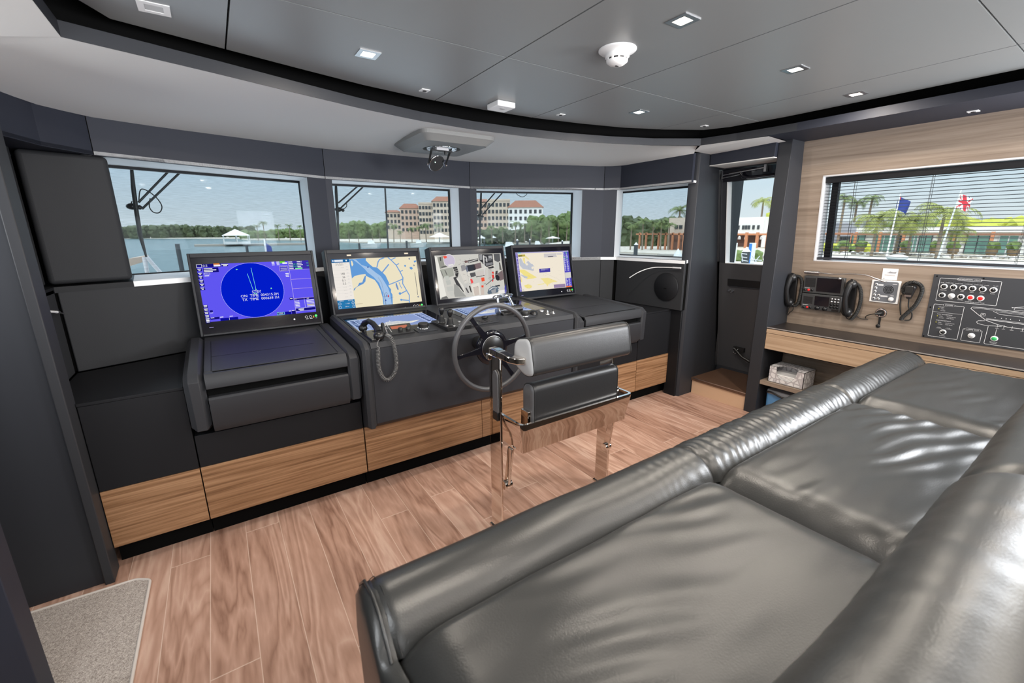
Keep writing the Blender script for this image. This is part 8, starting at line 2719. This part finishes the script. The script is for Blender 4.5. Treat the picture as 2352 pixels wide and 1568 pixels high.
# beach gazebo on its jetty
r = thing('gazebo', 'white open-sided gazebo standing on the jetty in the widest window', 'gazebo', base(540, 200, -2.3))
g0 = base(540, 200, -2.3)
hw = 4.1
mb = MB()
mb.add([g0+Vector((x*hw*1.1, y*hw*1.1, 3.2)) for x, y in ((-1, -1), (1, -1), (1, 1), (-1, 1))]+[g0+Vector((0, 0, 5.6))], [(0, 1, 4), (1, 2, 4), (2, 3, 4), (3, 0, 4), (3, 2, 1, 0)], OM['white'])
mb.build('roof', r)
for x in (-1, 0, 1):
    for y in (-1, 1):
        mb = MB()
        mb.box(g0+Vector((x*hw-0.15, y*hw-0.15, 0)), g0+Vector((x*hw+0.15, y*hw+0.15, 3.2)), OM['white'])
        mb.build('post', r)
mb = MB()
mb.box(g0+Vector((-hw, -hw, 0)), g0+Vector((hw, hw, 0.9)), OM['white'])
mb.build('railing', r)
mb = MB()
a = base(440, 205, -2.6); b = base(760, 198, -2.6)
n = Vector((0, 8, 0))
mb.hexa([a-Vector((0, 0, 0.6)), b-Vector((0, 0, 0.6)), b+n-Vector((0, 0, 0.6)), a+n-Vector((0, 0, 0.6))], [a+Vector((0, 0, 0.3)), b+Vector((0, 0, 0.3)), b+n+Vector((0, 0, 0.3)), a+n+Vector((0, 0, 0.3))], OM['stone'])
tag(mb.build('jetty', origin=a), 'long low stone jetty carrying the gazebo', 'jetty')

# pilings
def piling(px, D, zt, w, lab, white=False, grp='pilings in the water'):
    c = base(px, D, -3.2)
    r = thing('piling', lab, 'piling', c, grp)
    mb = MB()
    mb.cyl(c, (c.x, c.y, zt), w, OM['pile'], 14)
    mb.build('shaft', r)
    if white:
        mb = MB()
        mb.cyl((c.x, c.y, zt), (c.x, c.y, zt+w*1.3), w*1.15, OM['white'], 14, 0.01)
        mb.build('cap', r, label='white cone cap')
    return r
piling(401, 33, ztop(401, 560, 33), 0.12, 'dark piling in the water, nearest in the widest window')
piling(561, 70, ztop(561, 563, 70), 0.17, 'dark piling just above the radar screen')
piling(822, 60, ztop(822, 558, 60), 0.13, 'dark piling left of the thin mast in the second window')
piling(932, 60, ztop(932, 553, 60), 0.13, 'dark piling right of the thin mast in the second window')
piling(1112, 60, ztop(1112, 548, 60), 0.10, 'thin piling at the left of the third window', True)
piling(1188, 60, ztop(1188, 552, 60), 0.16, 'white-topped piling in the middle of the third window', True)
piling(1217, 62, ztop(1217, 551, 62), 0.13, 'white-topped piling right of the middle one in the third window', True)
piling(1292, 62, ztop(1292, 554, 62), 0.13, 'white-topped piling near the right of the third window', True)
piling(1463, 40, ztop(1463, 562, 40), 0.17, 'white-topped piling in the corner window', True)
piling(1720, 36, ztop(1720, 578, 36), 0.26, 'thick piling with a white cone cap in the door window', True)
# white canopies and parasols
def canopy(px, D, py, pe, w, lab):
    c = base(px, D, -2.4)
    za = ztop(px, py, D); ze = ztop(px, pe, D)
    r = thing('canopy', lab, 'canopy', c, 'white canopies on the hotel beach')
    mb = MB()
    mb.lathe([(w, ze), (w*0.5, ze+(za-ze)*0.42), (0.01, za)], OM['white'], 12, Matrix.Translation((c.x, c.y, 0)), smooth=False)
    mb.build('cover', r)
    mb = MB(); mb.cyl(c, (c.x, c.y, za-0.2), 0.12, OM['white'], 8); mb.build('pole', r)
canopy(1009, 186, 534, 544, 4.4, 'large white peaked canopy in the second front window')
canopy(1117, 172, 539, 546, 2.0, 'left small white parasol in the third front window')
canopy(1129, 172, 539, 546, 2.0, 'right small white parasol in the third front window')
canopy(1270, 150, 542, 547, 2.6, 'low white parasol below the tall trees')
canopy(1105, 172, 540, 547, 1.6, 'small white parasol tight against the middle window pillar')
def boat(px, D, L, lab, z=-3.0):
    c = base(px, D, z)
    r = thing('moored_boat', lab, 'boat', c, 'white boats moored off the hotel')
    d = Vector((_R.x, _R.y, 0)).normalized(); n = Vector((-d.y, d.x, 0))
    T = frame(c, d, n)
    mb = MB()
    mb.hexa([T @ Vector(p) for p in ((-L/2, -0.8, 0), (L*0.35, -0.8, 0), (L*0.45, 0, 0), (L*0.35, 0.8, 0), (-L/2, 0.8, 0))],
            [T @ Vector(p) for p in ((-L/2, -1.3, 1.1), (L*0.35, -1.2, 1.3), (L*0.56, 0, 1.5), (L*0.35, 1.2, 1.3), (-L/2, 1.3, 1.1))], OM['white'])
    mb.build('hull', r)
    mb = MB()
    mb.hexa([T @ Vector(p) for p in ((-L*0.15, -0.8, 1.1), (L*0.18, -0.8, 1.1), (L*0.18, 0.8, 1.1), (-L*0.15, 0.8, 1.1))],
            [T @ Vector(p) for p in ((-L*0.12, -0.7, 2.2), (L*0.08, -0.7, 2.2), (L*0.08, 0.7, 2.2), (-L*0.12, 0.7, 2.2))], OM['white'])
    mb.build('cabin', r)
boat(1170, 110, 7.5, 'white motor boat in front of the hotel in the third window')
boat(1235, 118, 5, 'small white boat right of the larger one in the third window')
boat(850, 150, 6, 'white boat low in the second window left of the mast')
boat(960, 150, 5, 'white boat low in the second window right of the mast')

# thin mast and small flag forward
mb = MB()
q_ = on(893, 600, 1, 6.5); q_.z = 0.62
mb.tube([on(883, 405, 1, 6.5), on(893, 600, 1, 6.5), q_], 0.012, M['rubber'], 8)
tag(mb.build('jack_staff', origin=q_), 'thin black mast standing outside the second front window', 'mast')
mb = MB()
p = [on(608, 556, 1, 7), on(623, 566, 1, 7.2), on(628, 585, 1, 7.3), on(618, 578, 1, 7.1), on(610, 584, 1, 7)]
mb.hexa(p, [q+Vector((0, 0.02, 0)) for q in p], OM['navy'])
mb.cyl((p[0].x, 7.0, 0.62), p[0]+Vector((0, 0, 0.04)), 0.012, M['alu'], 8)
tag(mb.build('bow_pennant', origin=(p[0].x, 7.0, 0.62)), 'small dark blue pennant above the radar screen', 'flag')
r = thing('bow_rail', 'pale wooden-capped rail on the foredeck at the lower left of the widest window', 'railing', on(330, 640, 1, 5.6))
mb = MB()
a = on(296, 594, 1, 5.6); b = on(333, 588, 1, 5.6)
mb.hexa([a, b, on(333, 600, 1, 5.6), on(296, 612, 1, 5.6)], [q+Vector((0, 0.3, 0)) for q in (a, b, on(333, 600, 1, 5.6), on(296, 612, 1, 5.6))], mat('pale_teak', (0.42, 0.33, 0.26), 0.7))
mb.build('rail_cap', r)
for q in ((on(331, 590, 1, 5.6), on(341, 640, 1, 5.6)), (on(336, 589, 1, 5.6), on(385, 645, 1, 5.6))):
    q2 = q[0]+(q[1]-q[0])*((0.62-q[0].z)/(q[1].z-q[0].z))
    mb = MB(); mb.tube([q[0], q2], 0.018, M['alu'], 8); mb.build('stanchion', r)

# windscreen wipers hanging outside the first three panes
def wiper(lab, blade, arms, pivot, y, loops):
    r = thing('windscreen_wiper', lab, 'wiper', on(*blade[0], 1, y), 'wipers hanging outside the front windows')
    mb = MB()
    P = [on(*q, 1, y) for q in blade]
    n = len(P)
    mb.tube(P, [0.007]+[0.013]*(n-2)+[0.006], M['rubber'], 8)
    mb.build('blade', r)
    for a, b in arms:
        A, B = on(*a, 1, y+0.03), on(*b, 1, y+0.05)
        C2 = A+(B-A)*((2.14-A.z)/(B.z-A.z))
        mb = MB(); mb.tube([A, C2], 0.0075, M['satin_black'], 8); mb.build('arm', r)
        mb = MB(); mb.box((C2.x-0.02, y-0.32, 2.12), (C2.x+0.02, C2.y+0.02, 2.16), M['satin_black']); mb.build('arm_mount', r)
    mb = MB()
    c = on(*pivot, 1, y+0.02)
    mb.ball(c, 0.022, M['satin_black'], 10, 6, (1.5, 0.8, 1))
    mb.ball(c+Vector((0.04, 0, -0.005)), 0.016, M['satin_black'], 10, 6)
    mb.build('pivot_block', r)
    if loops:
        mb = MB()
        for lp in loops: mb.tube(smooth_path([on(*q, 1, y+0.01) for q in lp], 40), 0.0035, M['rubber'], 6)
        mb.build('washer_hose', r)
wiper('windscreen wiper with a looped hose in the widest front window', [(300, 360), (306, 430), (314, 490), (322, 540), (336, 590)], [((318, 465), (395, 385)), ((326, 480), (430, 380))], (303, 474), 3.98,
      [[(319, 462), (321, 440), (328, 434), (345, 442), (363, 458), (372, 475), (366, 488), (352, 487), (343, 474), (345, 455)], [(303, 462), (301, 470), (304, 480)]])
wiper('windscreen wiper at the left edge of the second front window', [(771, 405), (772, 440), (775, 490), (779, 575)], [((777, 466), (830, 420)), ((780, 480), (852, 412))], (777, 481), 4.36, [[(795, 464), (796, 474), (787, 480), (779, 476)]])
wiper('windscreen wiper at the left edge of the third front window', [(1106, 415), (1104, 470), (1102, 520), (1102, 566)], [((1106, 478), (1152, 425)), ((1108, 493), (1170, 425))], (1101, 496), 4.38, [[(1106, 466), (1112, 464), (1118, 468), (1120, 480)], [(1182, 440), (1190, 448), (1200, 452), (1208, 448), (1213, 440)]])

# ---- starboard quay buildings
def xbox(mb, x, px0, px1, zt, zb, m, depth=9.0):
    a = on(px0, 530, 0, x); b = on(px1, 530, 0, x)
    mb.box((x, b.y, zb), (x+depth, a.y, zt), m)
    return a.y, b.y
shop_x = 85.0
zt_s = 1.95
r = thing('shop_row', 'long low white shop row with green glass doors behind the blind', 'building', Vector((shop_x, 10, -1.65)))
mb = MB()
ya, yb = xbox(mb, shop_x, 1972, 2480, zt_s, -1.65, OM['white'])
mb.box((shop_x-0.9, yb, zt_s-0.75), (shop_x+9, ya, zt_s-0.0), OM['white'])
mb.build('wall', r)
mb = MB()
mb.box((shop_x-1.5, yb, 0.82), (shop_x-1.3, ya+2, 1.05), OM['timber'])
mb.build('timber_beam', r)
for px in (1968, 2024, 2079, 2197, 2283):
    mb = MB(); q = on(px, 530, 0, shop_x-1.4); mb.box((q.x-0.15, q.y-0.16, -1.65), (q.x+0.15, q.y+0.16, 1.25), OM['timber']); mb.build('timber_post', r)
for i, (p0, p1) in enumerate(((1960, 1990), (2010, 2060), (2064, 2078), (2096, 2112), (2116, 2145), (2186, 2200), (2225, 2278), (2300, 2345), (2368, 2400))):
    mb = MB()
    a = on(p0, 530, 0, shop_x-0.05); b = on(p1, 530, 0, shop_x-0.05)
    mb.box((shop_x-0.08, b.y, -1.6), (shop_x, a.y, 0.72), OM['glassg'] if i not in (2, 5) else OM['darkwin'])
    f = mb.build('glass_door', r)
    mb = MB()
    for t in (0, 0.5, 1):
        yy = a.y+(b.y-a.y)*t
        mb.box((shop_x-0.12, yy-0.05, -1.6), (shop_x-0.06, yy+0.05, 0.75), M['alu'] if i % 2 else OM['darkwin'])
    mb.build('door_frame', f)
r = thing('low_grey_block', 'low blue-grey block left of the shop row', 'building', Vector((94, 33, -1.65)))
mb = MB(); xbox(mb, 94, 1860, 1992, on(1930, 511, 0, 94).z, -1.65, OM['grey']); mb.build('wall', r)
mb = MB()
for k in range(9):
    a = on(1930+k*4.5, 530, 0, 93.9); mb.box((93.8, a.y-0.12, -0.9), (93.95, a.y+0.12, 0.5), OM['darkwin'])
mb.build('louvre_screen', r)
mb = MB(); a = on(1880, 530, 0, 92); b = on(1960, 530, 0, 92); mb.box((91.9, b.y, 0.75), (92.1, a.y, 1.1), OM['timber']); mb.build('timber_beam', r)
for px in (1915, 1960):
    mb = MB(); q = on(px, 530, 0, 92); mb.box((91.9, q.y-0.2, -1.65), (92.1, q.y+0.2, 1.1), OM['timber']); mb.build('timber_post', r)
# two-storey white block in the door window and corner window
r = thing('white_block', 'two-storey pale block with a row of small dark windows in the door window', 'building', Vector((90, 48, -1.65)))
ztb = on(1710, 499, 0, 90).z
mb = MB()
xbox(mb, 90, 1640, 1752, ztb, on(1710, 536, 0, 90).z, OM['white'])
xbox(mb, 90.5, 1752, 1800, on(1760, 509, 0, 90).z, -1.65, OM['white'])
mb.build('wall', r)
mb = MB(); xbox(mb, 92, 1600, 1790, on(1710, 537, 0, 90).z, -1.65, mat('brown_shade', (0.11, 0.055, 0.045), 0.8)); mb.build('lower_wall', r)
for p0 in (1679, 1686, 1692.5, 1703.5, 1710, 1716.5, 1727, 1738):
    mb = MB(); a = on(p0, 530, 0, 89.9); b = on(p0+5, 530, 0, 89.9)
    mb.box((89.85, b.y, on(1700, 526.5, 0, 90).z), (90.0, a.y, on(1700, 517.5, 0, 90).z), OM['darkwin']); mb.build('window', r)
mb = MB()
a = on(1560, 530, 0, 86); b = on(1800, 530, 0, 86)
mb.box((85.9, b.y, on(1700, 540, 0, 86).z), (86.2, a.y, on(1700, 536, 0, 86).z), OM['timber'])
mb.build('timber_beam', r)
for px in (1582, 1610, 1640, 1665, 1689, 1716, 1741, 1765):
    mb = MB(); q = on(px, 530, 0, 86); mb.box((85.85, q.y-0.22, -1.7), (86.25, q.y+0.22, on(1700, 533.5, 0, 86).z), OM['timber']); mb.build('timber_post', r)
for px in (1698, 1713, 1749):
    mb = MB(); q = on(px, 546, 0, 87); mb.lathe([(0.28, -0.3), (0.22, 0.2), (0.05, 0.35)], OM['white'], 10, Matrix.Translation(q)); mb.build('pendant_lamp', r)
r = thing('timber_pavilion', 'brown timber-framed building in the corner window', 'building', on(1520, 590, 0, 66))
mb = MB(); a = on(1535, 530, 0, 70); b = on(1620, 530, 0, 70)
mb.box((70, b.y, -1.8), (78, a.y, on(1555, 500, 0, 70).z), OM['beige']); mb.build('wall', r)
for p0, p1 in ((1549, 1556), (1559, 1566)):
    mb = MB(); a = on(p0, 530, 0, 69.9); b = on(p1, 530, 0, 69.9); mb.box((69.85, b.y, on(p0, 525, 0, 70).z), (70, a.y, on(p0, 517, 0, 70).z), OM['darkwin']); mb.build('window', r)
mb = MB(); a = on(1535, 530, 0, 69); b = on(1620, 530, 0, 69); mb.box((69.2, b.y, -1.8), (69.95, a.y, on(1555, 536, 0, 69).z), mat('brown_screen', (0.16, 0.09, 0.065), 0.8)); mb.build('screen_wall', r)
mb = MB(); a = on(1462, 530, 0, 68); b = on(1600, 530, 0, 68)
mb.box((67.9, b.y, on(1500, 539, 0, 68).z), (68.2, a.y, on(1500, 536, 0, 68).z), OM['timber']); mb.build('timber_beam', r)
for px in (1470, 1485, 1500, 1514, 1530, 1546, 1561, 1572):
    mb = MB(); q = on(px, 530, 0, 68); mb.box((67.9, q.y-0.13, -1.8), (68.2, q.y+0.13, on(px, 534, 0, 68).z), OM['timber']); mb.build('timber_post', r)

# dock furniture seen through the door
for px0, px1, lab in ((1684, 1698, 'white dock pedestal with a blue lettered stripe, left one in the door window'), (1725, 1741, 'white dock pedestal with a blue lettered stripe, right one in the door window')):
    D = 50
    za = ztop(px0, 558, D); zb = -1.75
    c = base((px0+px1)/2, D, zb)
    r = thing('dock_pedestal', lab, 'pedestal', c, 'dock pedestals in the door window')
    a = base(px0, D, 0); b = base(px1, D, 0)
    d = (b-a).normalized(); n = Vector((-d.y, d.x, 0))*0.5
    w_ = (b-a)
    mb = MB()
    mb.hexa([Vector((p.x, p.y, zb)) for p in (a, b, b+n, a+n)], [Vector((p.x, p.y, za)) for p in (a, b, b+n, a+n)], OM['white']); mb.build('housing', r)
    mb = MB()
    e = -n*0.03; b2 = a+w_*0.42
    mb.hexa([Vector((p.x, p.y, zb+0.1)) for p in (a+e, b2+e, b2, a)], [Vector((p.x, p.y, za-0.05)) for p in (a+e, b2+e, b2, a)], OM['blue']); mb.build('blue_stripe', r, label='blue lettered stripe')
mb = MB()
for k in range(5):
    c = base(1688+k*14, 56, -1.7)
    clump(mb, (c.x, c.y, -1.2), 0.7, OM['green'], 2, k*2.2)
tag(mb.build('dock_shrubs', origin=base(1716, 56, -1.7)), 'low green shrubs behind the dock pedestals', 'shrubs', kind='stuff')
r = thing('boarding_ladder', 'small white dinghy davit frame beside the cone-capped piling', 'frame', base(1707, 34, -2.0))
for k, (p0, p1) in enumerate((((1703, 582), (1716, 584)), ((1703, 590), (1716, 592)), ((1703, 597), (1718, 600)), ((1703, 582), (1706, 601)), ((1727, 586), (1738, 602)), ((1745, 588), (1733, 602)), ((1722, 596), (1750, 598)))):
    mb = MB(); mb.tube([far(*p0, 34), far(*p1, 34)], 0.03, M['alu'], 6); mb.build('tube_bar', r)

# flags
def flagpole(px, D, ptop, lean, lab, kind):
    b_ = base(px, D, -1.65)
    t = far(px+lean, ptop, D)
    r = thing('flag_pole', lab, 'flag', b_, 'flag poles in front of the shops')
    mb = MB(); mb.tube([b_, t], [0.09, 0.05], OM['white'], 8); mb.build('pole', r)
    d = Vector((_R.x, _R.y, 0)).normalized()
    # hanging cloth, three strips deep
    def P(u, v): return t+d*(u*1.15)+Vector((0, 0, -0.1-v*1.5-u*0.75))+Vector((-d.y, d.x, 0))*0.22*sin(u*5+v*2)
    n_, m_ = 20, 14
    mb = MB()
    for i in range(n_):
        for j in range(m_):
            u, v = (i+0.5)/n_, (j+0.5)/m_
            if kind == 'ensign':
                m = OM['navy'] if not (u < 0.3 and v < 0.2) else OM['redc']
            else:
                a1 = abs(u-v) < 0.05 or abs(u+v-1) < 0.05 or abs(u-0.5) < 0.08 or abs(v-0.5) < 0.08
                a2 = abs(u-v) < 0.24 or abs(u+v-1) < 0.22 or abs(u-0.5) < 0.2 or abs(v-0.5) < 0.2
                m = OM['redc'] if a1 else (OM['white'] if a2 else OM['navy'])
            q = [P(i/n_, j/m_), P((i+1)/n_, j/m_), P((i+1)/n_, (j+1)/m_), P(i/n_, (j+1)/m_)]
            mb.add(q, [(0, 1, 2, 3)], m)
    mb.build('cloth', r)
flagpole(2048, 66, 445, 20, 'white pole flying a dark blue flag in front of the shops', 'ensign')
flagpole(2168, 62, 436, 40, 'leaning white pole flying a red, white and blue flag', 'union')

# pots, shrubs and rock edging along the shop row
pot = thing('potted_shrub', 'round clipped shrub in a brown pot, leftmost in front of the shop row', 'plant pot', base(1946, 80, -1.65), 'potted shrubs along the shop row')
b_ = base(1946, 80, -1.65)
mb = MB(); mb.lathe([(0.35, 0), (0.55, 0.5), (0.5, 0.9)], mat('brown_pot', (0.16, 0.11, 0.06), 0.7), 14, Matrix.Translation(b_)); mb.build('pot', pot)
mb = MB(); clump(mb, b_+Vector((0, 0, 1.25)), 0.62, OM['green'], 2, 1.0); mb.build('foliage', pot)
for px, lab in ((1983, 'potted shrub left of the first sunlit palm'), (2089, 'potted shrub below the two flags'), (2158, 'potted shrub at the foot of the largest palm'), (2200, 'potted shrub right of the largest palm'), (2290, 'potted shrub between the right-hand glass doors'), (2340, 'potted shrub at the right edge of the photo')):
    dup(pot, base(px, 80, -1.65), lab, rotz=px*0.1)
mb = MB()
rnd = random.Random(5)
for k in range(150):
    p = on(1860+k*3.6, 530, 0, 74+rnd.uniform(-1, 1))
    clump(mb, (p.x, p.y, -1.6), rnd.uniform(0.25, 0.5), OM['stone'] if k % 3 else OM['deck'], 1, k*0.7, 0.6)
tag(mb.build('rock_edging', origin=(74, 10, -1.6)), 'row of small rocks edging the bed along the quay', 'rocks', kind='stuff')
mb = MB()
for k in range(26):
    p = on(1870+k*5+rnd.uniform(-2, 2), 530, 0, 82+rnd.uniform(-1, 2))
    clump(mb, (p.x, p.y, -1.2), rnd.uniform(0.5, 1.0), OM['ygreen'] if k % 2 else OM['green'], 2, k*1.3)
tag(mb.build('flower_bed', origin=(82, 35, -1.6)), 'low yellow-green bushes in front of the blue-grey block', 'bushes', kind='stuff')
c = on(2063, 582, 0, 58)
mb = MB(); mb.ball((c.x, c.y, -1.2), 0.9, OM['white'], 16, 8, (1, 1, 0.35)); mb.cyl((c.x, c.y, -3.0), (c.x, c.y, -1.2), 0.15, OM['pile'], 10)
tag(mb.build('mooring_buoy', origin=(c.x, c.y, -3.0)), 'pale rounded buoy by the quay below the blue flag', 'buoy')
c = on(1557, 583, 0, 50)
mb = MB(); mb.lathe([(0.6, -3.2), (0.5, -1.4), (0.05, on(1557, 571, 0, 50).z)], OM['white'], 14, Matrix.Translation((c.x, c.y, 0)))
tag(mb.build('marker_cone', origin=(c.x, c.y, -3.0)), 'white cone marker at the right of the corner window', 'marker')
